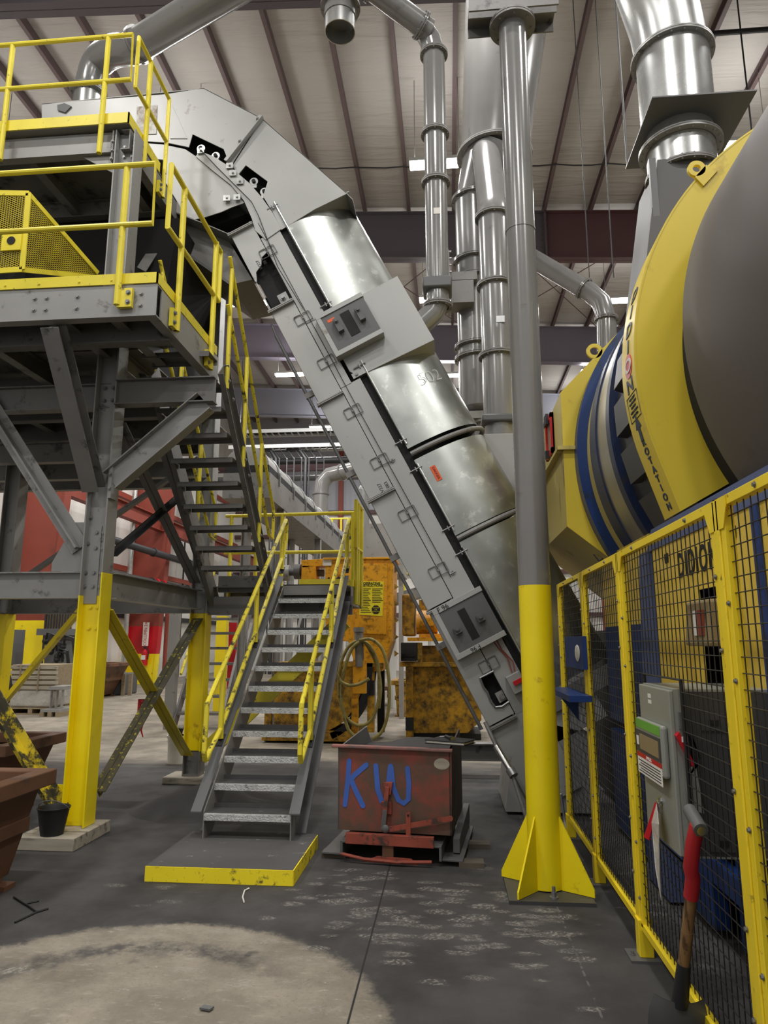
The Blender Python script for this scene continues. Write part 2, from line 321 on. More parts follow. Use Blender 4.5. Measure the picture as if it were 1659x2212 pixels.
# ================================================================== THE SETTING
def floor_material():
    m = bpy.data.materials.new('foundry floor'); m.use_nodes = True; nt = m.node_tree; N = nt.nodes; L = nt.links
    b = N['Principled BSDF']; tc = N.new('ShaderNodeTexCoord'); P = tc.outputs['Object']
    def noise(scale, detail=6, rough=0.6, st=(1, 1, 1)):
        mp = N.new('ShaderNodeMapping'); mp.inputs['Scale'].default_value = st; L.new(P, mp.inputs[0])
        n = N.new('ShaderNodeTexNoise'); n.inputs['Scale'].default_value = scale; n.inputs['Detail'].default_value = detail
        n.inputs['Roughness'].default_value = rough; L.new(mp.outputs[0], n.inputs['Vector']); return n.outputs['Fac']
    def mth(op, a, c=None, clamp=False):
        n = N.new('ShaderNodeMath'); n.operation = op; n.use_clamp = clamp
        for i, v_ in enumerate((a, c)):
            if v_ is None: continue
            if isinstance(v_, (int, float)): n.inputs[i].default_value = v_
            else: L.new(v_, n.inputs[i])
        return n.outputs[0]
    def step(val, lo, hi):
        n = N.new('ShaderNodeMapRange'); n.interpolation_type = 'SMOOTHSTEP'; n.inputs[1].default_value = lo; n.inputs[2].default_value = hi
        L.new(val, n.inputs[0]); return n.outputs[0]
    def mix(f, a, c):
        n = N.new('ShaderNodeMix'); n.data_type = 'RGBA'
        if isinstance(f, (int, float)): n.inputs[0].default_value = f
        else: L.new(f, n.inputs[0])
        for i, v_ in ((6, a), (7, c)):
            if isinstance(v_, tuple): n.inputs[i].default_value = srgb(v_) + (1,)
            else: L.new(v_, n.inputs[i])
        return n.outputs[2]
    sx = N.new('ShaderNodeSeparateXYZ'); L.new(P, sx.inputs[0]); X, Y = sx.outputs[0], sx.outputs[1]
    # clean concrete, streaked
    conc = mix(step(noise(1.6, 8, 0.65), 0.35, 0.68), (116, 109, 97), (152, 143, 128))
    conc = mix(mth('MULTIPLY', step(noise(0.9, 7, 0.6, (0.35, 1.6, 1)), 0.52, 0.72), 0.55), conc, (112, 106, 97))
    conc = mix(mth('MULTIPLY', step(noise(46, 6, 0.75), 0.50, 0.68), 0.5), conc, (104, 98, 88))
    conc = mix(mth('MULTIPLY', step(noise(14, 8, 0.75, (0.6, 1.8, 1)), 0.54, 0.66), 0.4), conc, (172, 164, 150))
    conc = mix(mth('MULTIPLY', mth('MULTIPLY', step(noise(7, 9, 0.8, (1.0, 2.2, 1)), 0.60, 0.66), step(noise(1.1, 3), 0.46, 0.60)), 0.55), conc, (206, 202, 192))
    conc = mix(mth('MULTIPLY', step(noise(4.5, 7, 0.7), 0.56, 0.76), 0.45), conc, (96, 90, 82))
    dust = mix(step(noise(2.2, 8, 0.6), 0.3, 0.7), (52, 50, 50), (74, 72, 71))
    # swept round patch
    dx = mth('ADD', X, 1.49); dy = mth('ADD', Y, -3.02)
    r = mth('SQRT', mth('ADD', mth('MULTIPLY', dx, dx), mth('MULTIPLY', dy, dy)))
    rn = mth('ADD', r, mth('MULTIPLY', mth('ADD', noise(6, 10, 0.8), -0.5), 0.30))
    patch = mth('SUBTRACT', 1.0, step(rn, 1.19, 1.28))
    # dust drifted back over the patch: an arc of tyre print
    band = mth('MULTIPLY', step(rn, 0.80, 0.90), mth('SUBTRACT', 1.0, step(rn, 0.93, 1.06)))
    band = mth('MULTIPLY', band, mth('MULTIPLY', step(noise(9, 6, 0.7), 0.30, 0.62), mth('SUBTRACT', 1.0, step(X, -1.3, -0.5))))
    patch = mth('SUBTRACT', patch, mth('MULTIPLY', band, 0.9), True)
    spot = mth('MULTIPLY', step(noise(3.4, 3, 0.5), 0.66, 0.74), 0.6); patch = mth('SUBTRACT', patch, spot, True)
    # far floor is swept as well
    yn = mth('ADD', Y, mth('MULTIPLY', mth('ADD', noise(0.8, 8, 0.65, (0.4, 1.5, 1)), -0.5), 4.5))
    far = step(yn, 8.9, 10.4)
    # scuffs and boot prints in the dust
    ax = mth('ABSOLUTE', mth('ADD', X, 0.10)); zone = mth('MULTIPLY', mth('SUBTRACT', 1.0, step(ax, 0.5, 1.3)), mth('MULTIPLY', step(Y, 3.6, 4.4), mth('SUBTRACT', 1.0, step(Y, 4.9, 5.5))))
    wide = mth('MULTIPLY', mth('MULTIPLY', step(Y, 2.9, 3.4), mth('SUBTRACT', 1.0, step(Y, 5.2, 6.2))), 0.13)
    wide = mth('MULTIPLY', wide, mth('SUBTRACT', 1.0, step(mth('ABSOLUTE', mth('ADD', X, 0.6)), 1.4, 2.2)))
    dens = mth('MAXIMUM', zone, wide); scuff = None
    for k, (rot, sx_, sy_) in enumerate(((0.3, 3.6, 8.0), (1.35, 3.8, 8.6), (-0.7, 4.2, 9.5))):
        mp = N.new('ShaderNodeMapping'); mp.inputs['Scale'].default_value = (sx_, sy_, 1); mp.inputs['Rotation'].default_value = (0, 0, rot); mp.inputs['Location'].default_value = (k * 3.3, k * 1.7, 0); L.new(P, mp.inputs[0])
        wob = N.new('ShaderNodeTexNoise'); wob.inputs['Scale'].default_value = 2.0; wob.inputs['Detail'].default_value = 3; L.new(mp.outputs[0], wob.inputs['Vector'])
        add = N.new('ShaderNodeMixRGB'); add.blend_type = 'LINEAR_LIGHT'; add.inputs[0].default_value = 0.22; L.new(mp.outputs[0], add.inputs[1]); L.new(wob.outputs['Color'], add.inputs[2])
        vo = N.new('ShaderNodeTexVoronoi'); vo.inputs['Scale'].default_value = 1.0; L.new(add.outputs[0], vo.inputs['Vector'])
        rnd = N.new('ShaderNodeSeparateColor'); L.new(vo.outputs['Color'], rnd.inputs[0])
        sole = mth('SUBTRACT', 1.0, step(vo.outputs['Distance'], 0.26, 0.40))
        keep = step(mth('ADD', mth('MULTIPLY', dens, 0.80), rnd.outputs[0]), 0.98, 1.06)
        wv = N.new('ShaderNodeTexWave'); wv.inputs['Scale'].default_value = 2.3 + k * 0.4; wv.inputs['Distortion'].default_value = 9.0; wv.inputs['Detail'].default_value = 3; wv.inputs['Detail Scale'].default_value = 2.4; L.new(mp.outputs[0], wv.inputs['Vector'])
        lugs = mth('MULTIPLY', step(wv.outputs['Fac'], 0.50, 0.80), step(noise(26, 4, 0.7), 0.40, 0.58))
        one = mth('MULTIPLY', mth('MULTIPLY', sole, keep), mth('ADD', mth('MULTIPLY', lugs, 0.72), 0.08))
        scuff = one if scuff is None else mth('MAXIMUM', scuff, one)
    # expansion joints
    jx = mth('SUBTRACT', 1.0, step(mth('ABSOLUTE', mth('ADD', X, 0.46)), 0.003, 0.007))
    jn = mth('MULTIPLY', mth('SUBTRACT', 1.0, step(mth('ABSOLUTE', mth('ADD', X, -0.63)), 0.003, 0.008)), mth('MULTIPLY', step(noise(14, 4), 0.45, 0.55), 0.35))
    clean = mth('MAXIMUM', patch, far)
    col = mix(clean, dust, conc)
    col = mix(scuff, col, (150, 145, 137)); col = mix(jn, col, (140, 137, 132))
    col = mix(jx, col, (34, 33, 33))
    L.new(col, b.inputs['Base Color']); b.inputs['Roughness'].default_value = 0.85
    bp = N.new('ShaderNodeBump'); bp.inputs['Strength'].default_value = 0.25; bp.inputs['Distance'].default_value = 0.02
    L.new(noise(12, 8, 0.7), bp.inputs['Height']); L.new(bp.outputs[0], b.inputs['Normal'])
    return m

def roof_material():
    m = mat('roof insulation', (187, 182, 176), 0.55, 0.0, 0.06, 0.5); nt = m.node_tree; N = nt.nodes; L = nt.links; b = N['Principled BSDF']
    tc = N.new('ShaderNodeTexCoord'); mp = N.new('ShaderNodeMapping'); mp.inputs['Scale'].default_value = (0.5, 3.2, 1); L.new(tc.outputs['Object'], mp.inputs[0])
    n = N.new('ShaderNodeTexNoise'); n.inputs['Scale'].default_value = 1.3; n.inputs['Detail'].default_value = 5; n.inputs['Distortion'].default_value = 0.6
    L.new(mp.outputs[0], n.inputs['Vector'])
    bp = N.new('ShaderNodeBump'); bp.inputs['Strength'].default_value = 0.55; bp.inputs['Distance'].default_value = 0.12
    L.new(n.outputs['Fac'], bp.inputs['Height']); L.new(bp.outputs[0], b.inputs['Normal']); return m
M['floor'] = floor_material(); M['roof'] = roof_material()

def zb(x): return 12.7 - 0.055 * x          # underside of the rafters
def zt(x): return zb(x) + 1.5
FR = (10.3, 18.9, 26.5, 34.1)
XL, XR, YB, YF = -12.6, 15.0, 40.0, -7.0

struct(MB().box((XL, YF, -0.2), (XR, YB, 0)).build('floor', 'floor'))
mb = MB(); q = [(XL, YF), (XR, YF), (XR, YB), (XL, YB)]
mb.hexa([(x, y, zt(x) + 0.24) for x, y in q], [(x, y, zt(x) + 0.34) for x, y in q]); struct(mb.build('ceiling', 'roof'))
struct(MB().box((XL - 0.2, YF, 0), (XL, YB, zt(XL) + 0.3)).build('wall_left', 'wall'))
struct(MB().box((XL, YB, 0), (XR, YB + 0.2, 9.2)).build('wall_back', 'wall'))
mb = MB(); mb.box((XL, YB - 0.04, 9.2), (XR, YB + 0.2, zt(0) + 1.2))
for i in range(90): mb.box((XL + i * 0.3, YB - 0.07, 9.2), (XL + i * 0.3 + 0.05, YB - 0.04, zt(0) + 0.2))
struct(mb.build('wall_back_upper', 'wall_upper'))
struct(MB().box((XR, YF, 0), (XR + 0.2, YB, zt(XR) + 0.3)).build('wall_right', 'wall'))
# rafters of the portal frames
for k, y in enumerate(FR):
    mb = MB(); xs = [XL, 3.0, XR]
    for i in range(2):
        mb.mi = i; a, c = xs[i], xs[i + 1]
        mb.hexa([(a, y - 0.01, zb(a)), (c, y - 0.01, zb(c)), (c, y + 0.01, zb(c)), (a, y + 0.01, zb(a))], [(a, y - 0.01, zt(a)), (c, y - 0.01, zt(c)), (c, y + 0.01, zt(c)), (a, y + 0.01, zt(a))])
        for z0 in (0.0, 1.48):
            mb.hexa([(a, y - 0.16, zb(a) + z0), (c, y - 0.16, zb(c) + z0), (c, y + 0.16, zb(c) + z0), (a, y + 0.16, zb(a) + z0)],
                    [(a, y - 0.16, zb(a) + z0 + 0.025), (c, y - 0.16, zb(c) + z0 + 0.025), (c, y + 0.16, zb(c) + z0 + 0.025), (a, y + 0.16, zb(a) + z0 + 0.025)])
        e = 3.0 + (-0.03 if i == 0 else 0.03)
        mb.box((min(3.0, e), y - 0.16, zb(3)), (max(3.0, e), y + 0.16, zt(3)))
    mb.mi = 0
    for j in range(6): mb.bolt((2.9, y - 0.012, zb(3) + 0.2 + j * 0.22), (0, -1, 0), 0.02, 0.02); mb.bolt((3.1, y - 0.012, zb(3) + 0.2 + j * 0.22), (0, -1, 0), 0.02, 0.02)
    struct(mb.build('roof_beam', (['violet', 'maroon'], ['violet', 'maroon'], ['violet_haze', 'violet_haze'], ['frame_haze', 'frame_haze'])[k], smooth=False))
# purlins, one mesh shared
base = None
for i in range(-8, 11):
    x = -0.95 + 1.33 * i
    if x < XL + 0.3 or x > XR - 0.3: continue
    if base is None:
        mb = MB(); mb.chan((0, YF, 0.12), (0, YB, 0.12), 0.23, 0.09, 0.012, flip=1); base = struct(mb.build('purlin', 'purlin', smooth=False)); o = base
    else:
        o = base.copy(); COL.objects.link(o)
    o.location = (x, 0, zt(x))
# rod bracing / cable strung under the roof
mb = MB(); pts = []
for i in range(0, 61):
    x = XL + 0.2 + i * (XR - XL - 0.4) / 60; pts.append((x, 16.7, zt(x) - 0.02 - 0.05 * abs(math.sin((x + 0.95) / 1.33 * math.pi))))
mb.pipe(pts, 0.018, 6); tag(mb.build('roof_cable', 'pipe_black'), 'thin black cable strung across under the roof purlins', 'cable')
# crossed rod braces in the second bay
for a, c in (((1.2, 18.9), (6.4, 26.5)), ((6.4, 18.9), (1.2, 26.5)), ((-4.0, 18.9), (1.2, 26.5)), ((1.2, 18.9), (-4.0, 26.5))):
    mb = MB(); mb.tube((a[0], a[1], zt(a[0]) - 0.3), (c[0], c[1], zt(c[0]) - 0.3), 0.016, n=6); struct(mb.build('trim_brace_rod', 'maroon'))

# frame columns on the left wall
for k, y in enumerate((18.9, 26.5)):
    mb = MB(); xo = -12.45
    cuts = [0.0, 1.15, 2.2, 13.2]
    for i in range(3):
        z0, z1 = cuts[i], cuts[i + 1]; e0, e1 = -11.32 + 0.05 * z0, -11.32 + 0.05 * z1
        mb.mi = (1 if i < 2 else 0) if k == 0 else (1 if i == 0 else (2 if i == 1 else 0))
        mb.hexa([(xo, y - 0.012, z0), (e0, y - 0.012, z0), (e0, y + 0.012, z0), (xo, y + 0.012, z0)], [(xo, y - 0.012, z1), (e1, y - 0.012, z1), (e1, y + 0.012, z1), (xo, y + 0.012, z1)])
        for f0, f1 in ((xo, xo), (e0, e1)):
            mb.hexa([(f0 - 0.02, y - 0.17, z0), (f0 + 0.02, y - 0.17, z0), (f0 + 0.02, y + 0.17, z0), (f0 - 0.02, y + 0.17, z0)],
                    [(f1 - 0.02, y - 0.17, z1), (f1 + 0.02, y - 0.17, z1), (f1 + 0.02, y + 0.17, z1), (f1 - 0.02, y + 0.17, z1)])
    struct(mb.build('wall_left_column', ['red_col', 'yellow_bright', 'red_paint'], smooth=False))
# wall girts, crane strut
for z in (2.6, 4.4, 7.2, 9.4):
    mb = MB(); mb.chan((XL + 0.14, YF, z), (XL + 0.14, YB, z), 0.2, 0.1, 0.012); struct(mb.build('trim_wall_girt', 'red_col' if z > 3 else 'pipe_black', smooth=False))
mb = MB(); mb.ibeam((-11.4, 18.9, 6.2), (-11.4, 40, 6.2), 0.55, 0.3, 0.03); struct(mb.build('trim_eave_strut', 'red_col', smooth=False))
for y in (12.5, 15.0, 21.2, 23.6, 29, 32, 36):
    struct(MB().box((XL, y, 0), (XL + 0.06, y + 0.05, 13)).build('trim_wall_seam', 'pipe_black'))
for z in (3.0, 5.4, 7.6, 9.0):
    struct(MB().box((XL, YB - 0.22, z), (XR, YB, z + 0.22)).build('trim_back_girt', 'maroon'))
for x in (-6.4, -3.35, 2.5, 8.5):
    struct(MB().box((x, YB - 0.3, 0), (x + 0.28, YB - 0.02, 13)).build('wall_back_column', 'red_col'))
# pipes on the left wall
for z, r, c in ((4.85, 0.13, 'pipe_black'), (3.75, 0.13, 'pipe_black')):
    mb = MB(); mb.tube((-10.82, 19.3, z), (-10.82, 38, z), r)
    for y in (21, 24.5, 28, 31): mb.tube((-10.82, y, z), (-10.82, y + 0.12, z), r * 1.25)
    tag(mb.build('water_pipe', c), ('upper' if z > 4 else 'lower') + ' black water main running along the left wall behind the steel frame', 'pipe')
t = thing('valve_manifold', 'red pipe valve with coupling on the lower black water main by red column', 'valve', (-11.0, 25.9, 3.2))
mb = MB(); mb.pipe([(-10.80, 24.6, 3.75), (-10.80, 25.6, 3.75), (-10.80, 26.0, 3.6), (-10.80, 26.2, 3.1), (-10.80, 26.2, 0.0)], 0.11); mb.build('pipe', 'red_col', t)
mb = MB()
for y in (24.8, 25.4): mb.tube((-10.80, y, 3.75), (-10.80, y + 0.14, 3.75), 0.17)
mb.build('coupling', 'red_paint', t)
mb = MB(); mb.tube((-10.80, 26.2, 2.55), (-10.5, 26.0, 2.55), 0.03); mb.hollow((-10.51, 26.0, 2.55), (-10.47, 25.98, 2.55), 0.2, 0.16, 20); mb.build('handwheel', 'red_paint', t)
mb = MB(); mb.tube((-11.6, 24.4, 0.0), (-11.6, 24.4, 8.5), 0.09); tag(mb.build('conduit_pipe', 'galvpipe'), 'bright vertical pipe before the left wall between the red columns', 'pipe')
t = thing('fire_extinguisher', 'red fire extinguisher hung on the yellow foot of the far red column', 'extinguisher', (-11.7, 26.34, 0.75))
mb = MB(); mb.tube((-11.7, 26.34, 0.72), (-11.7, 26.34, 1.22), 0.12); mb.tube((-11.7, 26.34, 1.22), (-11.7, 26.34, 1.32), 0.12, 0.04); mb.build('cylinder', 'red_paint', t)
mb = MB(); mb.tube((-11.7, 26.34, 1.32), (-11.7, 26.34, 1.40), 0.035); mb.box((-11.8, 26.30, 1.4), (-11.6, 26.344, 1.43)); mb.pipe([(-11.62, 26.34, 1.37), (-11.54, 26.32, 1.2), (-11.56, 26.30, 0.95)], 0.02, 8); mb.build('valve', 'rubber', t)
MB().box((-11.78, 26.205, 0.93), (-11.62, 26.225, 1.1)).build('label', 'paper', t)
MB().box((-11.76, 26.46, 0.9), (-11.64, 26.488, 1.15)).build('bracket', 'red_paint', t)
t = thing('column_sign', 'white vertical sign with red lettering on the red column', 'sign', (-11.7, 26.3, 1.5))
MB().box((-11.82, 26.30, 1.45), (-11.58, 26.325, 2.35)).build('board', 'paper', t)
letter('lettering', 'COLUMN 24', 0.17, (-11.7, 26.297, 1.9), (0, 0, 1), (-1, 0, 0), 'red_paint', t, sx=0.95)

# ------------------------------------------------------------------ high bay lamps
def bay_light(x, y, label, z=12.2, real=True):
    t = thing('high_bay_light', label, 'lamp', (x, y, z), 'linear high bay lamps under the roof')
    MB().box((x - 0.62, y - 0.16, z), (x + 0.62, y + 0.16, z + 0.08)).build('housing', 'white_paint', t)
    for d in (-0.08, 0.08):
        mb = MB(); mb.tube((x - 0.60, y + d, z - 0.035), (x + 0.60, y + d, z - 0.035), 0.034, n=10); mb.build('lamp_tube', 'tube', t)
    for d in (-0.5, 0.5):
        mb = MB(); mb.tube((x + d, y, z + 0.08), (x + d, y, zt(x) + 0.2), 0.008, n=6); mb.build('hanger', 'bolt', t)
    for nm, en, rz, dz in (('lamp_light', LAMP_DOWN, 0, -0.09), ('ceiling_fill', CEILING_FILL, math.pi, 0.12)):  # the upward one is added to brighten the roof
        ld = bpy.data.lights.new(nm, 'AREA'); ld.shape = 'RECTANGLE'; ld.size = 1.2; ld.size_y = 0.3; ld.energy = en; ld.color = (1.0, 0.985, 0.965)
        lo = bpy.data.objects.new(nm, ld); COL.objects.link(lo); lo.parent = t; lo.location = (0, 0, dz); lo.rotation_euler = (rz, 0, 0)
names = {(-0.1, 14.0): 'bright lamp behind the tall grey drop duct, nearest of the middle row', (-6.2, 20.0): 'bright lamp beyond the platform stair rail, left of the conveyor',
         (-0.15, 20.3): 'bright lamp seen either side of the drop duct elbow below the big rafter', (-6.2, 26.0): 'far left bright lamp between stair rail and conveyor edge',
         (0.2, 26.7): 'far lamp just left of the capped cyclone duct', (6.0, 26.7): 'far lamp low above the yellow drum hood edge', (-6.2, 33): 'farthest lamp, low beside the conveyor edge above the cable trays', (6.5, 14.0): 'lamp beside the square plate of the wide duct above the drum',
         (5.6, 20.9): 'bright lamp beside the yellow drum guard under the roof on the right'}
for x, y in ((-6.2, 1.9), (-0.1, 1.9), (5.8, 1.9), (-6.2, 8.0), (-0.1, 8.0), (5.8, 8.0), (-6.2, 14.0), (-0.1, 14.0), (6.5, 14.0), (-6.2, 20.0), (-0.15, 20.3), (5.6, 20.9),
             (-6.2, 26.0), (0.2, 26.7), (6.0, 26.7), (-6.2, 33), (0, 33), (6, 33), (-11, 14), (-10.6, 22), (-6.2, -4), (0, -4), (5.8, -4)):
    bay_light(x, y, names.get((x, y), 'linear high bay lamp under the roof, hidden from view or outside it'))
# ================================================================== STEEL PLATFORM ON THE LEFT
XA, YA, XB, YBk, XC = -3.11, 5.90, -3.0, 8.27, -5.53
plat = thing('steel_platform', 'grey two level bolted steel platform on yellow footed columns at left', 'platform', (XA, YA, 0.1))
def column(x, y, z0, zp, zp2, z1, h=0.205, wd=0.19):
    mb = MB(); t = 0.014
    # web face between the flanges, flanges face +-x
    for sx_ in (-1, 1):
        zz = zp2 if sx_ > 0 else zp
        mb.mi = 1; mb.box((x + sx_ * h / 2, y - wd / 2, z0), (x + sx_ * (h / 2 - t), y + wd / 2, zz))
        mb.mi = 0; mb.box((x + sx_ * h / 2, y - wd / 2, zz), (x + sx_ * (h / 2 - t), y + wd / 2, z1))
    for a, b_, k in ((z0, zp, 1), (zp, z1, 0)):
        mb.mi = k; mb.box((x - h / 2 + t, y - 0.02, a), (x + h / 2 - t, y - 0.006, b_))
    c = mb.build('column', ['steel', 'yellow_bright'], plat, bev=0.003, smooth=False)
    return c
def bolts(parent, pts, d, r=0.014, m_='bolt', h=0.012):
    for p in pts: mb = MB(); mb.bolt(p, d, r, h); mb.build('bolt', m_, parent)
ca = column(XA, YA, 0.1, 2.0, 2.2, 6.60)
cb = column(XB, YBk, 0.35, 1.94, 1.94, 6.3)
cc = column(XC, YBk, 0.0, 1.94, 1.94, 6.3)
mb = MB(); mb.box((XB - 0.10, YBk - 0.095, 0.08), (XB + 0.10, YBk + 0.095, 0.10)); mb.ibeam((XB, YBk, 0.1), (XB, YBk, 0.36), 0.2, 0.18, 0.014, up=(1, 0, 0)); mb.build('column_foot', 'steel_dark', plat, smooth=False)
# doubler plate and bolts on the front column
mb = MB(); mb.box((XA - 0.105, YA - 0.03, 1.93), (XA + 0.03, YA - 0.022, 2.62)); mb.build('splice_plate', 'steel', plat, smooth=False)
bolts(plat, [(XA + dx, YA - 0.03, z) for z in (2.08, 2.2, 2.42, 2.56) for dx in (-0.01, 0.055)], (0, -1, 0))
bolts(plat, [(XA + dx, YA - 0.022, z) for z in (1.72, 1.9) for dx in (-0.02, 0.045)], (0, -1, 0), m_='yellow_bright')
bolts(plat, [(XA - 0.085, YA - 0.03, z) for z in (2.08, 2.2, 2.46, 2.7)], (0, -1, 0))
def part(mb, nm, m_, bev=0.0, par=None): return mb.build(nm, m_, par or plat, bev=bev, smooth=False)
# ring beams at 2.1 m
mb = MB(); mb.ibeam((-6.6, YA, 2.095), (XA - 0.11, YA, 2.095), 0.235, 0.12, 0.012); part(mb, 'beam', 'steel')
mb = MB(); mb.ibeam((XB - 0.03, YA + 0.1, 2.095), (XB - 0.03, YBk - 0.1, 2.095), 0.235, 0.14, 0.012); part(mb, 'beam', 'steel')
mb = MB(); mb.ibeam((XC, YBk, 2.06), (XB - 0.11, YBk, 2.06), 0.235, 0.12, 0.012); part(mb, 'beam', 'steel_dark')
mb = MB(); mb.ibeam((XC, YBk - 2.4, 2.06), (XC, YBk - 0.1, 2.06), 0.235, 0.12, 0.012); part(mb, 'beam', 'steel_dark')
# gussets
mb = MB(); mb.plate([(XA - 0.105, YA - 0.01, 2.22), (XA - 0.105, YA - 0.01, 2.66), (XA - 0.23, YA - 0.01, 2.66), (XA - 0.42, YA - 0.01, 2.3), (XA - 0.42, YA - 0.01, 2.22)], (0, 0.012, 0)); part(mb, 'gusset', 'steel')
mb = MB(); mb.plate([(XA - 0.1, YA - 0.01, 0.12), (XA - 0.1, YA - 0.01, 0.42), (XA - 0.2, YA - 0.01, 0.42), (XA - 0.3, YA - 0.01, 0.2), (XA - 0.3, YA - 0.01, 0.12)], (0, 0.012, 0)); part(mb, 'gusset', 'yellow_bright')
# diagonal bracing, front bay
def brace(p, q, m_, a=0.085, up=(0, 1, 0), gap=0.012):
    mb = MB(); mb.ang(p, q, a, a, 0.009, up, 1, 1); mb.ang(p, q, a, a, 0.009, up, -1, 1) if gap else None
    return part(mb, 'brace', m_)
pT = at(0, 905, YA); brace((XA - 0.16, YA - 0.02, 2.42), (pT.x - 1.0, YA - 0.02, pT.z + 1.0 * (pT.z - 2.42) / (XA - 0.16 - pT.x)), 'steel', up=(0, -1, 0))
bolts(plat, [(XA - 0.2 - 0.055 * k, YA - 0.045, 2.43 + 0.085 * k) for k in range(3)], (0, -1, 0), 0.012)
pL = at(0, 1525, YA); brace((XA - 0.13, YA - 0.02, 0.2), (pL.x - 0.9, YA - 0.02, pL.z + 0.9 * (pL.z - 0.2) / (XA - 0.13 - pL.x)), 'yellow_worn', up=(0, -1, 0))
# side bay x bracing (plane x of the columns), below and above the ring beam
xs_ = XB - 0.06
def side(y0, z0, y1, z1, m_, a=0.08, dx=0.0):
    mb = MB(); mb.ang((xs_ + dx, y0, z0), (xs_ + dx, y1, z1), a, a, 0.009, (1, 0, 0), 1, 1); mb.ang((xs_ + dx + 0.01, y0, z0), (xs_ + dx + 0.01, y1, z1), a, a, 0.009, (1, 0, 0), 1, -1); return part(mb, 'brace', m_)
side(YA + 0.1, 1.88, YBk - 0.08, 0.3, 'yellow', 0.075)
side(YBk - 0.08, 1.88, YA + 0.1, 0.35, 'yellow_top', 0.07, 0.05)
side(YA + 0.1, 2.36, YBk - 0.1, 3.6, 'pipe_black', 0.06, 0.02)
side(YA + 0.1, 3.62, YBk - 0.1, 2.3, 'steel_dark', 0.07)
side(YA + 0.75, 3.66, YBk - 0.02, 2.3, 'steel_dark', 0.07, 0.13)
# rear bay bracing toward the left
mb = MB(); mb.ang((-5.95, YBk - 0.05, 0.1), (-4.45, YBk - 0.05, 1.98), 0.09, 0.09, 0.009, (0, -1, 0)); part(mb, 'brace', 'yellow_bright')
mb = MB(); mb.ang((XC + 0.1, YBk, 2.25), (XB - 0.1, YBk, 3.85), 0.08, 0.08, 0.009, (0, -1, 0)); part(mb, 'brace', 'steel_dark')
# foot of the right hand brace of column b
mb = MB(); mb.chan((XB + 0.1, YBk, 0.3), (XB + 1.75, YBk + 0.0, 1.85), 0.2, 0.08, 0.01, up=(0, 0, 1)); part(mb, 'brace', 'yellow')
bolts(plat, [(XB + 0.14 + 0.01 * k, YBk - 0.085, 0.33 + 0.1 * k) for k in range(2)], (0, -1, 0), 0.012)
# knee braces
mb = MB(); mb.ibeam((XA - 0.045, YA - 0.08, 2.95), (XA - 0.045, 4.99, 4.12), 0.15, 0.15, 0.012, up=(0, 0, 1)); part(mb, 'knee_brace', 'steel_dark')
mb = MB(); mb.ibeam((XA + 0.11, YA - 0.06, 3.02), (-2.17, YA - 0.06, 3.74), 0.2, 0.13, 0.011); part(mb, 'knee_brace', 'steel')
mb = MB(); mb.box((XA + 0.10, YA - 0.1, 2.86), (XA + 0.125, YA + 0.02, 3.18)); part(mb, 'end_plate', 'steel')
bolts(plat, [(XA + 0.118, YA - 0.11, z) for z in (2.95, 3.08)], (0, -1, 0), 0.013)
mb = MB(); mb.ibeam((XA + 0.1, YA - 0.06, 3.85), (-2.08, YA - 0.06, 3.85), 0.24, 0.12, 0.011); part(mb, 'beam', 'steel_dark')
bolts(plat, [(XA + dx, YA - 0.03, z) for z in (3.80, 3.92) for dx in (-0.04, 0.04)], (0, -1, 0), 0.013, 'steel_dark')
# middle deck
ZM = 4.41; YM = 4.92; XR_ = -2.27
mb = MB(); mb.chan((-6.6, YM, ZM - 0.135), (XR_, YM, ZM - 0.135), 0.27, 0.09, 0.011, flip=1); part(mb, 'edge_channel', 'steel')
mb = MB(); mb.chan((XR_, YM + 0.092, ZM - 0.135), (XR_, 6.42, ZM - 0.135), 0.27, 0.09, 0.011, flip=1); part(mb, 'edge_channel', 'steel')
bolts(plat, [(x, YM, z) for x in (-3.29, -3.19, -2.93, -2.40, -3.75) for z in (4.23, 4.33)], (0, -1, 0), 0.014, 'steel')
mb = MB(); mb.box((-6.6, YM + 0.01, ZM - 0.002), (XR_ - 0.01, 6.12, ZM + 0.008)); mb.box((-6.6, 6.1, ZM - 0.002), (-2.98, 8.9, ZM + 0.008)); part(mb, 'deck_plate', 'steel_dark')
for x in (-2.72, -3.165, -4.1, -5.0, -5.53):
    mb = MB(); mb.ibeam((x, YM + 0.02, ZM - 0.1), (x, 6.1 if x > -3 else 8.85, ZM - 0.1), 0.18, 0.10, 0.009); part(mb, 'joist', 'steel_dark')
for y in (5.35, YA + 0.03, 6.6, 7.3, 8.1, 8.85):
    mb = MB(); mb.ibeam((-6.6, y, ZM - 0.19 if y < 5.5 or y > 6 else 3.85), ((XR_ - 0.05) if y < 5.5 else -3.1, y, ZM - 0.19 if y < 5.5 or y > 6 else 3.85), 0.24, 0.11, 0.010); part(mb, 'cross_beam', 'steel_dark')
for y in (7.5, 8.35, 8.95):
    mb = MB(); mb.ibeam((-6.6, y, 3.78), (-3.1, y, 3.78), 0.24, 0.11, 0.010); part(mb, 'cross_beam', 'steel_dark')
mb = MB(); mb.box((-6.6, YM - 0.012, ZM + 0.005), (XR_ + 0.004, YM, ZM + 0.095)); mb.box((XR_ - 0.008, YM - 0.012, ZM + 0.005), (XR_ + 0.004, 6.35, ZM + 0.095)); part(mb, 'toe_plate', 'yellow')
bolts(plat, [(x, YM - 0.012, ZM + 0.04) for x in (-3.55, -3.26, -2.92, -2.65)], (0, -1, 0), 0.008, 'yellow', 0.006)
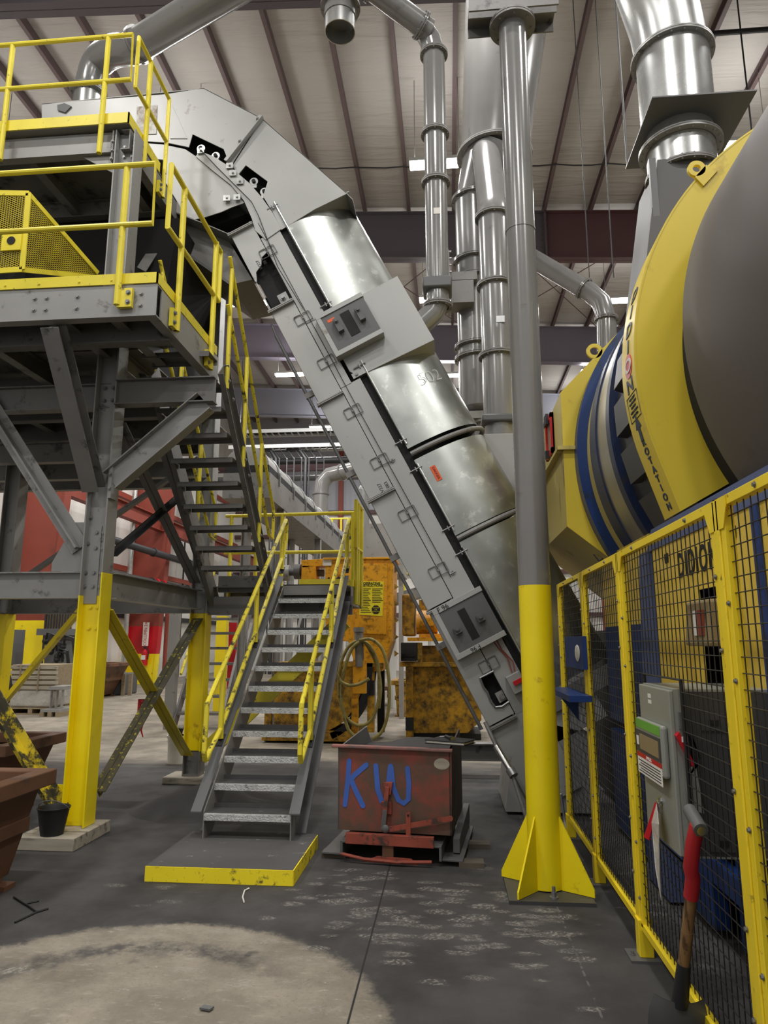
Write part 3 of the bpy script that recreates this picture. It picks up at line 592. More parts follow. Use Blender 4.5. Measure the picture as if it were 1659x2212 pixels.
# upper deck
ZU = 6.62; YU = 5.76; XU = -3.06
mb = MB(); mb.chan((-6.6, YU + 0.08, ZU - 0.13), (XA - 0.11, YU + 0.08, ZU - 0.13), 0.22, 0.09, 0.011, flip=1); part(mb, 'edge_channel', 'steel')
mb = MB(); mb.chan((XU, YU + 0.05, ZU - 0.13), (XU, 8.6, ZU - 0.13), 0.22, 0.09, 0.011, flip=1); part(mb, 'edge_channel', 'steel_dark')
mb = MB(); mb.box((-6.6, YU, ZU - 0.002), (XU, 8.6, ZU + 0.008)); part(mb, 'deck_plate', 'steel_dark')
for x in (-3.35, -4.2, -5.2):
    mb = MB(); mb.ibeam((x, YU + 0.1, ZU - 0.1), (x, 8.6, ZU - 0.1), 0.18, 0.1, 0.009); part(mb, 'joist', 'steel_dark')
for y in (6.9, 7.9):
    mb = MB(); mb.ibeam((-6.6, y, ZU - 0.12), (XU - 0.05, y, ZU - 0.12), 0.2, 0.1, 0.009); part(mb, 'cross_beam', 'steel_dark')
mb = MB(); mb.box((XA - 0.135, YU + 0.05, ZU - 0.36), (XA - 0.12, YU + 0.16, ZU - 0.02)); part(mb, 'end_plate', 'steel')
bolts(plat, [(XA + dx, YA - 0.022, z) for z in (6.34, 6.45) for dx in (-0.03, 0.05)], (0, -1, 0), 0.014)
bolts(plat, [(XA - 0.128, YU + 0.05, z) for z in (6.28, 6.37, 6.47)], (0, -1, 0), 0.012)
mb = MB(); mb.plate([(XA - 0.11, YU + 0.12, 6.37), (XA - 0.11, YU + 0.12, 6.16), (XA - 0.46, YU + 0.12, 6.37)], (0, 0.012, 0)); part(mb, 'gusset', 'steel')
mb = MB(); mb.box((-6.6, YU - 0.012, ZU + 0.005), (XU + 0.004, YU, ZU + 0.12)); mb.box((XU - 0.008, YU - 0.012, ZU + 0.005), (XU + 0.004, 6.5, ZU + 0.12)); part(mb, 'toe_plate', 'yellow')
# inclined grey beam behind the middle rail
pa, pb = at(312, 590, 6.9), at(372, 495, 6.9); mb = MB(); mb.ibeam(pa, pb, 0.16, 0.12, 0.01, up=(0, 1, 0)); part(mb, 'brace', 'steel_dark')

# sand block under column a, concrete under column b
mb = MB(); mb.box((-3.42, 5.52, 0.0), (-2.93, 6.12, 0.098)); tag(mb.build('timber_block', 'wood', bev=0.006), 'pale weathered timber block under the front yellow column', 'block')
mb = MB(); mb.box((-3.3, 8.1, 0.0), (-2.84, 8.5, 0.078)); tag(mb.build('concrete_block', 'wood', bev=0.006), 'dusty concrete footing block under the rear yellow column', 'block')

# ------------------------------------------------------------------ guardrails
def rail(mb, pts, r=0.023): mb.pipe(pts, r, 10)
def vpost(t, x, y, z0, z1, r=0.026, m_='yellow', nm='post'):
    mb = MB(); mb.tube((x, y, z0), (x, y, z1), r, n=10); return mb.build(nm, m_, t)
def foot_angle(t, x, y, z0, z1, d):
    """angle lug with two bolts that fixes a post to the edge channel; d = side on which it sits"""
    mb = MB()
    if d == 'r': mb.box((x, y - 0.004, z0), (x + 0.12, y + 0.03, z1)); b = [(x + 0.09, y - 0.004, z) for z in (z0 + 0.04, z1 - 0.04)]; dd = (0, -1, 0)
    else: mb.box((x - 0.005, y - 0.11, z0), (x + 0.03, y + 0.0, z1)); b = [(x + 0.03, y - 0.085, z) for z in (z0 + 0.04, z1 - 0.04)]; dd = (1, 0, 0)
    f = mb.build('foot_lug', 'yellow', t, smooth=False)
    for p in b: k = MB(); k.bolt(p, dd, 0.014, 0.014); k.build('bolt', 'bolt', f)
t = thing('guardrail', 'yellow pipe guardrail along the front edge of the middle deck', 'guardrail', (-3, YM, ZM))
mb = MB(); rail(mb, [(-6.6, 4.87, 5.45), (-2.33, 4.87, 5.45), (-2.32, 4.87, 4.91), (-6.6, 4.87, 4.91)]); mb.build('rail', 'yellow', t)
for x in (-2.575, -4.0, -5.4): vpost(t, x, 4.88, 4.22, 5.45); foot_angle(t, x, 4.88, 4.2, 4.36, 'r')
t = thing('guardrail', 'yellow guardrail along the right edge of the middle deck above the stairs', 'guardrail', (-2.25, 5.5, ZM))
mb = MB(); rail(mb, [(-2.235, 6.22, 4.93), (-2.235, 4.96, 4.93), (-2.235, 4.96, 5.50), (-2.235, 6.24, 5.48), (-2.235, 6.24, 4.93)]); mb.build('rail', 'yellow', t)
for y in (5.26, 6.1): vpost(t, -2.235, y, 4.16, 5.5); foot_angle(t, -2.255, y, 4.16, 4.32, 'y')
t = thing('guardrail', 'yellow guardrail along the front edge of the uppermost deck', 'guardrail', (-3.6, YU, ZU))
mb = MB(); rail(mb, [(-6.6, 5.72, 7.60), (-3.065, 5.72, 7.60), (-3.05, 5.72, 7.08), (-6.6, 5.72, 7.08)]); mb.build('rail', 'yellow', t)
for x in (-3.32, -4.34, -5.5): vpost(t, x, 5.725, 6.28, 7.60)
t = thing('guardrail', 'yellow guardrail on the right side of the uppermost deck beside the hood', 'guardrail', (-3.0, 6.2, ZU))
mb = MB(); rail(mb, [(-3.03, 6.56, 7.05), (-3.03, 5.78, 7.05), (-3.03, 5.78, 7.62), (-3.03, 6.56, 7.59), (-3.03, 6.56, 6.36)]); mb.build('rail', 'yellow', t)
vpost(t, -3.03, 6.07, 6.38, 7.61); foot_angle(t, -3.055, 6.07, 6.40, 6.58, 'y'); foot_angle(t, -3.055, 6.56, 6.36, 6.50, 'y')

# ------------------------------------------------------------------ upper stair (climbs toward the viewer)
t = thing('staircase', 'upper grey steel stair climbing from the landing to the middle deck', 'stairs', (-2.5, 8.2, 2.26))
for x, f in ((-2.175, 1), (-2.835, -1)):
    mb = MB(); mb.chan((x, 8.40, 2.02), (x, 6.22, 4.21), 0.22, 0.055, 0.009, flip=f); mb.build('stringer', 'steel_dark', t, smooth=False)
def tread(t, x0, x1, yn, z, run, sgn, m_top, nose=True):
    """bent plate tread; yn = nosing line, run goes to yn + sgn*run"""
    mb = MB(); mb.box((x0, yn, z - 0.006), (x1, yn + sgn * run, z)); mb.box((x0, yn + sgn * (run - 0.006), z - 0.006), (x1, yn + sgn * run, z + (0.035 if nose else -0.05)))
    mb.mi = 1; mb.box((x0, yn - sgn * 0.004, z - 0.045), (x1, yn + sgn * 0.004, z)); 
    mb.box((x0, yn, z), (x1, yn + sgn * 0.025, z + 0.004))
    return mb.build('tread', [m_top, 'nosing' if nose else 'steel_dark'], t, smooth=False)
for k in range(1, 11): tread(t, -2.83, -2.18, 8.18 - 0.205 * k, 2.26 + 0.2 * k - 0.0, 0.24, -1, 'steel_dark', False)
mb = MB(); mb.chan((-2.83, 8.36, 2.3), (-2.18, 8.36, 2.3), 0.2, 0.05, 0.008); mb.build('toe_riser', 'steel_dark', t, smooth=False)
mb = MB(); rail(mb, [(-2.14, 6.24, 4.9), (-2.14, 8.1, 2.86), (-2.14, 8.28, 2.84), (-2.14, 8.28, 3.2), (-2.14, 8.14, 3.34), (-2.14, 6.24, 5.42)], 0.02); mb.build('handrail', 'yellow_dusty', t)
mb = MB(); rail(mb, [(-2.87, 6.24, 4.9), (-2.87, 8.1, 2.86), (-2.87, 8.28, 2.84), (-2.87, 8.28, 3.2), (-2.87, 8.14, 3.34), (-2.87, 6.24, 5.42)], 0.02); mb.build('handrail', 'yellow_dusty', t)
for x in (-2.14, -2.87):
    for y in (6.32, 6.95, 7.65): vpost(t, x, y, 2.02 + (8.40 - y) * 1.004 - 0.06, 5.42 - (y - 6.24) * 1.095, 0.022)
bolts(t, [(-2.118, y + d, 2.02 + (8.40 - y - d) * 1.004 + 0.02) for y in (6.32, 6.95, 7.65) for d in (0.0, 0.14)], (1, 0, 0), 0.013, 'steel_dark')

# ------------------------------------------------------------------ landing
t = thing('stair_landing', 'grey steel stair landing with yellow toe edge between the two stairs', 'platform', (-2, 8.6, 2.2))
mb = MB(); mb.box((-2.98, 8.2, 2.25), (-1.17, 9.05, 2.26)); mb.build('deck_plate', 'steel_dark', t, smooth=False)
mb = MB(); mb.chan((-2.9, 8.24, 2.03), (-1.14, 8.24, 2.03), 0.22, 0.07, 0.01); mb.build('edge_channel', 'steel_dark', t, smooth=False)
mb = MB(); mb.chan((-2.98, 9.05, 2.14), (-1.14, 9.05, 2.14), 0.22, 0.07, 0.01); mb.build('edge_channel', 'steel_dark', t, smooth=False)
mb = MB(); mb.chan((-1.15, 8.2, 2.14), (-1.15, 9.05, 2.14), 0.22, 0.07, 0.01); mb.build('edge_channel', 'steel_dark', t, smooth=False)
mb = MB(); mb.box((-1.96, 9.0, 2.26), (-1.14, 9.012, 2.41)); mb.box((-1.16, 8.3, 2.26), (-1.148, 9.0, 2.34)); mb.build('toe_plate', 'yellow', t, smooth=False)
t2 = t
t = thing('guardrail', 'yellow pipe guardrail around the back and right side of the stair landing', 'guardrail', (-1.5, 9.0, 2.26))
mb = MB(); rail(mb, [(-2.98, 9.0, 3.27), (-1.2, 9.0, 3.29)]); rail(mb, [(-2.98, 9.0, 2.77), (-1.2, 9.0, 2.77)]); mb.build('rail', 'yellow', t)
for x in (-2.9, -2.55, -2.2, -1.25): vpost(t, x, 9.0, 2.12, 3.28)
mb = MB(); rail(mb, [(-1.13, 8.4, 2.74), (-1.13, 8.4, 3.33), (-1.13, 9.0, 3.33), (-1.13, 9.0, 2.76), (-1.13, 8.4, 2.74)]); mb.build('rail', 'yellow', t)
for y in (8.44, 8.62, 8.98): vpost(t, -1.13, y, 2.05, 3.33)

# ------------------------------------------------------------------ lower stair
t = thing('staircase', 'lower grey steel stair with bright worn treads and yellow rails on the pad', 'stairs', (-1.6, 5.6, 0.1))
sl = 0.18 / 0.22
for x, f in ((-1.935, 1), (-1.245, -1)):
    mb = MB(); y0, z0, y1 = 5.62, 0.1, 8.16; k = f * 0.07
    zc = lambda y: 0.1 + (y - 5.62) * sl
    web = [(x, 5.60, 0.1), (x, 5.80, 0.1), (x, 8.2, 2.06), (x, 8.2, 2.26), (x, 8.05, 2.26), (x, 5.60, 0.30)]
    mb.plate(web, (0.009, 0, 0))
    fl = -1 if f > 0 else 1
    mb.mi = 1
    mb.hexa([(x, 5.55, 0.30), (x + fl * 0.085, 5.55, 0.30), (x + fl * 0.085, 8.06, 2.355), (x, 8.06, 2.355)], [(x, 5.55, 0.31), (x + fl * 0.085, 5.55, 0.31), (x + fl * 0.085, 8.06, 2.365), (x, 8.06, 2.365)])
    mb.hexa([(x, 5.80, 0.10), (x + fl * 0.085, 5.80, 0.10), (x + fl * 0.085, 8.2, 2.065), (x, 8.2, 2.065)], [(x, 5.80, 0.11), (x + fl * 0.085, 5.80, 0.11), (x + fl * 0.085, 8.2, 2.075), (x, 8.2, 2.075)])
    mb.build('stringer', ['stringer', 'door_grey'], t, smooth=False)
for k in range(1, 12): tread(t, -1.93, -1.24, 5.60 + 0.22 * (k - 1), 0.1 + 0.18 * k, 0.24, 1, 'tread', True)
mb = MB(); mb.box((-1.93, 8.02, 2.14), (-1.24, 8.03, 2.26)); mb.box((-1.93, 8.02, 2.25), (-1.24, 8.24, 2.262)); mb.build('top_riser', 'stringer', t, smooth=False)
for x in (-1.985, -1.20):
    mb = MB(); rail(mb, [(x, 8.2, 2.6), (x, 8.12, 2.57), (x, 6.1, 0.86), (x, 5.73, 0.66), (x, 5.70, 0.72), (x, 5.72, 1.10), (x, 8.3, 3.08), (x, 8.34, 3.04), (x, 8.34, 2.84), (x, 8.2, 2.62)], 0.022); mb.build('handrail', 'yellow_dusty', t)
    for y in (6.1, 7.1, 8.15):
        vpost(t, x, y, 0.33 + (y - 5.55) * sl - 0.0, 1.10 + (y - 5.72) * 0.767, 0.025)
        mb = MB(); zf = 0.31 + (y - 5.55) * sl; mb.hexa([(x - 0.03, y - 0.05, zf - 0.04), (x + 0.03, y - 0.05, zf - 0.04), (x + 0.03, y + 0.05, zf + 0.042), (x - 0.03, y + 0.05, zf + 0.042)], [(x - 0.03, y - 0.05, zf - 0.03), (x + 0.03, y - 0.05, zf - 0.03), (x + 0.03, y + 0.05, zf + 0.052), (x - 0.03, y + 0.05, zf + 0.052)]); mb.build('post_foot', 'pipe_black', t, smooth=False)

# concrete pad with yellow painted edge
mb = MB(); mb.box((-2.09, 4.93, 0), (-1.07, 5.82, 0.1)); mb.mi = 1
mb.box((-2.09, 4.921, 0.002), (-1.066, 4.93, 0.098)); mb.box((-1.07, 4.93, 0.002), (-1.062, 5.8, 0.098))
tag(mb.build('concrete_pad', ['concrete_pad', 'pad_edge'], smooth=False), 'low dusty concrete pad with yellow painted front edge under the stair foot', 'pad')
# heap of black sand behind the pad
mb = MB(); n = 28; vs = []; fs = []
for i in range(n + 1):
    for j in range(n + 1):
        x = -3.2 + 1.5 * i / n; y = 6.4 + 1.5 * j / n; u, v_ = (i / n - 0.5) * 2, (j / n - 0.5) * 2; rr = min(1, math.hypot(u, v_))
        h = 0.20 * (1 - rr) ** 1.2 * (1 + 0.25 * math.sin(x * 7) * math.cos(y * 6)) + 0.05 * max(0, 1 - math.hypot(u + 0.4, v_ + 0.3) * 2.2)
        vs.append((x, y, h - 0.004))
for i in range(n):
    for j in range(n): a = i * (n + 1) + j; fs.append((a, a + n + 1, a + n + 2, a + 1))
mb.add(vs, fs); tag(mb.build('sand_heap', 'dust', sharp=180), 'low heap of black foundry sand on the floor behind the stair pad', 'sand', kind='stuff')

# ------------------------------------------------------------------ drive guard and dark screen housing on the decks
def exmesh(mb, poly, ux, uy, org, pitch=0.045, ratio=0.45, wd=0.0045):
    """expanded metal strands clipped to a convex polygon given in plane coordinates"""
    def clip(p, d):
        t0, t1 = -1e9, 1e9; n_ = len(poly)
        area = sum(poly[i][0] * poly[(i + 1) % n_][1] - poly[(i + 1) % n_][0] * poly[i][1] for i in range(n_))
        for i in range(n_):
            a, b_ = poly[i], poly[(i + 1) % n_]; ex, ey = b_[0] - a[0], b_[1] - a[1]
            nx, ny = (-ey, ex) if area > 0 else (ey, -ex)
            den = nx * d[0] + ny * d[1]; num = nx * (a[0] - p[0]) + ny * (a[1] - p[1])
            if abs(den) < 1e-9:
                if num > 0: return None
                continue
            t_ = num / den
            if den > 0: t0 = max(t0, t_)
            else: t1 = min(t1, t_)
        return (t0, t1) if t1 > t0 + 1e-3 else None
    xs = [p[0] for p in poly]; ys = [p[1] for p in poly]; un = V(ux).cross(V(uy))
    for s_ in (1, -1):
        d = (1.0, s_ * ratio); k0 = min(ys) - max(abs(x_) for x_ in xs); k1 = max(ys) + max(abs(x_) for x_ in xs); c = k0
        while c < k1:
            r = clip((0.0, c), d)
            if r:
                A = V(org) + V(ux) * (r[0]) + V(uy) * (c + d[1] * r[0]); B = V(org) + V(ux) * (r[1]) + V(uy) * (c + d[1] * r[1])
                mb.bar(A, B, wd, 0.002, up=un)
            c += pitch * ratio * 1.0
    return mb
yg = 5.25
g0, g1, g2, g3 = at(-120, 415, yg), at(62, 418, yg), at(48, 582, yg), at(-120, 592, yg)
h1, h2 = at(212, 590, 6.0), at(212, 600, 6.0)
t = thing('drive_guard', 'yellow expanded metal drive guard on the middle deck at left', 'guard', (g2.x, yg, ZM))
mb = MB(); exmesh(mb, [(g3.x, g3.z), (g2.x, g2.z), (g1.x, g1.z), (g0.x, g0.z)], (1, 0, 0), (0, 0, 1), (0, yg, 0)); mb.build('front_mesh', 'mesh_yellow', t, smooth=False)
def flatbar(p, q, wd=0.035, th=0.012, up=(0, 1, 0)):
    m_ = MB(); m_.bar(p, q, wd, th, up); return m_
for p, q in ((g0, g1), (g1, g2), (g2, g3)): flatbar(p, q, 0.05).build('frame_bar', 'yellow', t, smooth=False)
ux = (h1 - g2); ux.z = 0; L_ = ux.length; ux.normalize()
mb = MB(); exmesh(mb, [(0, g2.z), (L_, h2.z), (L_, h1.z), (0, g1.z)], ux, (0, 0, 1), (g1.x, g1.y, 0)); mb.build('side_mesh', 'mesh_yellow', t, smooth=False)
for p, q in ((g1, V((h1.x, h1.y, h1.z))), (V((g1.x, g1.y, g2.z)), V((h2.x, h2.y, h2.z)))): flatbar(p, q, 0.045, 0.012, V((-ux.y, ux.x, 0))).build('frame_bar', 'yellow', t, smooth=False)
pc = at(22, 520, yg - 0.02); mb = MB(); mb.box((pc.x - 0.08, yg - 0.02, pc.z - 0.09), (pc.x + 0.1, yg - 0.005, pc.z + 0.08)); mb.mi = 1; mb.tube((pc.x + 0.01, yg - 0.026, pc.z), (pc.x + 0.01, yg - 0.019, pc.z), 0.038); mb.build('inspection_plate', ['yellow', 'black'], t, smooth=False)
mb = MB(); mb.plate([(-4.6, yg + 0.06, ZM + 0.01), (-4.6, yg + 0.06, 5.12), (-4.2, yg + 0.06, 5.12), (-4.2, yg + 0.06, ZM + 0.01)], (0, 0.5, 0)); mb.tube((-3.95, yg + 0.1, 4.8), (-3.95, yg + 0.25, 4.8), 0.26, n=28); mb.build('belt_drive', 'rubber', t)
mb = MB(); mb.hexa([(-3.85, yg + 0.02, ZM + 0.01), (-3.55, yg + 0.02, ZM + 0.01), (-3.3, 6.0, ZM + 0.01), (-3.85, 6.0, ZM + 0.01)], [(-3.85, yg + 0.02, ZM + 0.15), (-3.62, yg + 0.02, ZM + 0.15), (-3.5, 6.0, ZM + 0.15), (-3.85, 6.0, ZM + 0.15)]); mb.build('drive_base', 'steel_dark', t, smooth=False)
for px in (287, 278):
    p = at(px, 590, 5.6); mb = MB(); mb.pipe([(p.x, 5.6, ZM + 0.01), (p.x, 5.6, ZM + 0.33), (p.x + 0.05, 5.6, ZM + 0.2), (p.x + 0.12, 5.6, ZM + 0.02)], 0.02, 8); tag(mb.build('lifting_loop', 'yellow'), 'small yellow loop handle standing on the middle deck edge, ' + ('right one' if px > 280 else 'left one'), 'handle')
t = thing('screen_housing', 'dark steel screen housing between the two platform decks', 'machine', (-4.5, 7.0, ZM))
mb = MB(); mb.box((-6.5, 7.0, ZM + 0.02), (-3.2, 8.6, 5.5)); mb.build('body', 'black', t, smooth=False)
mb = MB(); mb.hexa([(-6.5, 6.95, 5.5), (-3.1, 6.95, 5.5), (-3.1, 8.6, 5.5), (-6.5, 8.6, 5.5)], [(-6.5, 6.7, 6.2), (-2.9, 6.7, 6.2), (-2.9, 8.6, 6.2), (-6.5, 8.6, 6.2)]); mb.build('inlet_box', 'black', t, smooth=False)
for x in (-5.6, -4.7, -3.8): mb = MB(); mb.box((x, 6.96, ZM + 0.02), (x + 0.08, 7.0, 5.5)); mb.build('stiffener', 'door_grey', t, smooth=False)
# ================================================================== INCLINED CONVEYOR
CU, CN, CP = V((-0.459, 0, 0.8885)).normalized(), V((0.8885, 0, 0.459)).normalized(), V((0.60, 7.0, 0.34))
def cv(s, n, d=0.0): return CP + CU * s + CN * n + V((0, d, 0))
def c7(px, py, d=0.0): p = at(px, py, 7.0); return p + V((0, d, 0))
def cbox(mb, s0, s1, n0, n1, d0, d1):
    return mb.hexa([cv(s0, n0, d0), cv(s0, n1, d0), cv(s0, n1, d1), cv(s0, n0, d1)], [cv(s1, n0, d0), cv(s1, n1, d0), cv(s1, n1, d1), cv(s1, n0, d1)])
cvr = thing('inclined_conveyor', 'tall inclined grey bucket conveyor with rounded galvanised covers behind the red hopper', 'conveyor', (0.6, 7.3, 0.0))
def cp(mb, nm, m_, bev=0.0, par=None, smooth=False): return mb.build(nm, m_, par or cvr, bev=bev, smooth=smooth)
mb = MB(); cbox(mb, -0.30, 6.35, 0.03, 0.50, 0.10, 1.02); cp(mb, 'dark_core', 'black')  # black solid stands for the shade inside the casing
mb = MB(); cbox(mb, -0.32, 5.45, -0.004, 0.028, 0.0, 1.1); cbox(mb, -0.32, 6.3, 0.0, 0.515, 1.09, 1.1); cp(mb, 'bottom_plate', 'steel_dark')
# access panels along the lower edge, one per bay
sl_ = [0.50, 1.745, 3.03, 4.225, 5.45, 6.53]
for i in range(5):
    a, b_ = sl_[i] + 0.02, sl_[i + 1] - 0.01; mb = MB()
    if i == 4:
        poly = [(a + 0.02, 0.0), (a + 0.34, 0.0), (a + 0.48, 0.05), (a + 0.62, 0.17), (a + 0.66, 0.27), (b_, 0.275), (b_, 0.0)]
        poly = [(b_, 0.0), (a + 0.36, 0.0), (a + 0.42, 0.03), (a + 0.50, 0.06), (a + 0.55, 0.15), (a + 0.63, 0.19), (a + 0.66, 0.275), (b_, 0.275)]
        mb.plate([cv(s, n, -0.012) for s, n in poly], (0, 0.012, 0)); cbox(mb, a, a + 0.4, 0.0, 0.012, -0.012, 0.1)
    elif i == 0:
        for q in ([(a, 0.0), (b_, 0.0), (b_, 0.275), (0.96, 0.275), (0.95, 0.20), (0.96, 0.145), (0.82, 0.135), (0.72, 0.145), (0.65, 0.13), (0.64, 0.2), (0.63, 0.275), (a, 0.275)],):
            mb.plate([cv(s, n, -0.012) for s, n in q], (0, 0.012, 0))
    else: cbox(mb, a, b_, 0.0, 0.275, -0.012, 0.0)
    cp(mb, 'access_panel', 'casing', 0.002)
mb = MB(); cbox(mb, -0.34, 0.50, 0.0, 0.515, -0.006, 0.0); cp(mb, 'boot_plate', 'casing')
# torn metal lip of the lower cut out
mb = MB(); random.seed(3); pr_ = [(0.96, 0.29), (0.955, 0.22), (0.965, 0.14), (0.87, 0.125), (0.80, 0.142), (0.72, 0.128), (0.65, 0.14), (0.635, 0.2), (0.64, 0.29)]
mb.pipe([cv(s + random.uniform(-.008, .008), n + random.uniform(-.006, .006), -0.02 + random.uniform(-.01, .004)) for s, n in pr_], 0.012, 7); cp(mb, 'torn_edge', 'bolt')
mb = MB(); cbox(mb, 0.66, 0.76, 0.20, 0.30, 0.02, 0.04); mb.mi = 1; mb.bolt(cv(0.70, 0.25, 0.02), (0, -1, 0), 0.022, 0.03); cp(mb, 'bearing_bracket', ['steel', 'bolt'])
mb = MB(); cbox(mb, 5.49, 5.6, 0.14, 0.25, 0.0, 0.03); mb.mi = 1; mb.bolt(cv(5.54, 0.19, 0.0), (0, -1, 0), 0.022, 0.03); cp(mb, 'bearing_bracket', ['steel', 'bolt'])
for s in sl_:
    mb = MB(); cbox(mb, s - 0.006, s + 0.006, -0.03, 0.285, -0.06, 0.01); cbox(mb, s - 0.02, s - 0.008, -0.03, 0.285, -0.055, 0.01); k = cp(mb, 'panel_flange', 'steel')
    for n in (-0.01, 0.26): b2 = MB(); b2.bolt(cv(s + 0.006, n, -0.04), CU, 0.009, 0.012); cp(b2, 'bolt', 'bolt', par=k)
# side strip with chain gap
mb = MB(); cbox(mb, 0.50, 4.28, 0.283, 0.515, -0.008, 0.0); cp(mb, 'side_strip', 'casing', 0.002)
mb = MB(); cbox(mb, 4.27, 5.13, 0.283, 0.41, -0.008, 0.0); cp(mb, 'side_strip', 'casing', 0.002)
mb = MB(); cbox(mb, 5.12, 6.32, 0.283, 0.515, -0.008, 0.0); cp(mb, 'side_strip', 'casing', 0.002)
mb = MB(); cbox(mb, 0.5, 6.32, 0.276, 0.283, -0.004, 0.002); cbox(mb, 0.5, 6.32, 0.515, 0.60, 0.04, 0.05); cp(mb, 'seam_gap', 'black')
mb = MB(); mb.tube(cv(6.5, 0.34, -0.02), cv(4.0, 0.34, -0.02), 0.004, n=6); mb.tube(cv(4.0, 0.34, -0.02), cv(1.95, 0.36, -0.02), 0.004, n=6); cp(mb, 'latch_wire', 'rubber')
for s, n in ((3.3, 0.40), (1.98, 0.40)):
    mb = MB(); mb.hollow(cv(s, n, -0.022), cv(s, n, -0.012), 0.02, 0.013, 14); mb.tube(cv(s, n - 0.03, -0.02), cv(s, n + 0.03, -0.02), 0.006, n=6); cp(mb, 'wire_eye', 'bolt')
# wire loop latches
for s in (0.90 + 0.13, 2.07, 2.73, 3.36, 3.98, 4.62, 5.2, 6.12):
    mb = MB()
    for n0 in (0.20, 0.30):
        q = [(s - 0.055, n0), (s + 0.045, n0), (s + 0.055, n0 + 0.01), (s + 0.055, n0 + 0.075), (s + 0.045, n0 + 0.085), (s - 0.055, n0 + 0.085)]
        mb.pipe([cv(a, b_ - 0.012, -0.022) for a, b_ in q], 0.0055, 7, closed=True)
    mb.bolt(cv(s, 0.28, -0.012), (0, -1, 0), 0.011, 0.016); cp(mb, 'latch', 'steel_dark', smooth=True)
mb = MB(); mb.tube(cv(5.2, -0.075, 0.05), cv(0.52, -0.075, 0.05), 0.018, n=12); mb.tube(cv(5.35, -0.06, 0.05), cv(5.2, -0.075, 0.05), 0.012, n=8); cp(mb, 'side_rod', 'door_grey', smooth=True)
for s in (4.4, 3.4, 2.4, 1.4): mb = MB(); cbox(mb, s - 0.03, s + 0.03, -0.10, 0.0, 0.03, 0.07); cp(mb, 'rod_clip', 'steel_dark')
# galvanised half round covers
def cover(s0, s1, h=0.85, W_=1.1, n0=0.60, ph1=math.pi, name='round_cover'):
    k = 40; mb = MB(); vs = []
    for s in (s0, s1):
        for r in (0.0, 0.006):
            for i in range(k + 1):
                a = ph1 * i / k; vs.append(cv(s, n0 + (h - r) * math.sin(a), W_ / 2 - (W_ / 2 - r) * math.cos(a)))
    K = k + 1; fs = []
    for i in range(k):
        fs += [(i, i + 1, 2 * K + i + 1, 2 * K + i), (K + i + 1, K + i, 3 * K + i, 3 * K + i + 1), (i + 1, i, K + i, K + i + 1), (2 * K + i, 2 * K + i + 1, 3 * K + i + 1, 3 * K + i)]
    mb.add(vs, fs); o_ = mb.build(name, 'galv', cvr, sharp=60)
    e = MB(); e.tube(cv(s0 + 0.05, n0 + 0.012, -0.012), cv(s1 - 0.05, n0 + 0.012, -0.012), 0.012, n=10); e.build('edge_rod', 'galvpipe', o_)
    for s in (s0 + 0.1, s1 - 0.1):
        e = MB(); e.tube(cv(s, n0 - 0.10, -0.02), cv(s, n0 + 0.04, -0.02), 0.008, n=8); e.tube(cv(s - 0.025, n0 - 0.03, -0.02), cv(s + 0.025, n0 - 0.03, -0.02), 0.008, n=8); e.build('clamp', 'bolt', o_)
    return o_
def seam(s, n0=0.60, h=0.87, W_=1.1, r=0.028):
    mb = MB(); mb.pipe([cv(s, n0 + h * math.sin(a), W_ / 2 - (W_ / 2 + 0.01) * math.cos(a)) for a in [math.pi * i / 36 for i in range(37)]], r, 10); return cp(mb, 'seam_band', 'steel_dark', smooth=True)
c1 = cover(5.12, 6.7); c2 = cover(3.34, 4.50); c3 = cover(2.30, 3.20); c4 = cover(0.55, 2.22); seam(3.27); seam(2.26)
# lower feed chute and boot behind the pole
mb = MB(); cbox(mb, 0.1, 0.55, 0.52, 1.05, 0.02, 1.08); cp(mb, 'boot_hood', 'casing')
mb = MB(); mb.plate([V((0.50, 7.02, 0.03)), V((1.30, 7.02, 0.03)), V((1.30, 7.02, 0.75)), V((0.62, 7.02, 0.9))], (0, 1.0, 0)); cp(mb, 'boot', 'steel')
mb = MB(); cbox(mb, 0.35, 0.52, 0.60, 1.3, -0.02, 0.02); cp(mb, 'boot_flange', 'steel_dark')
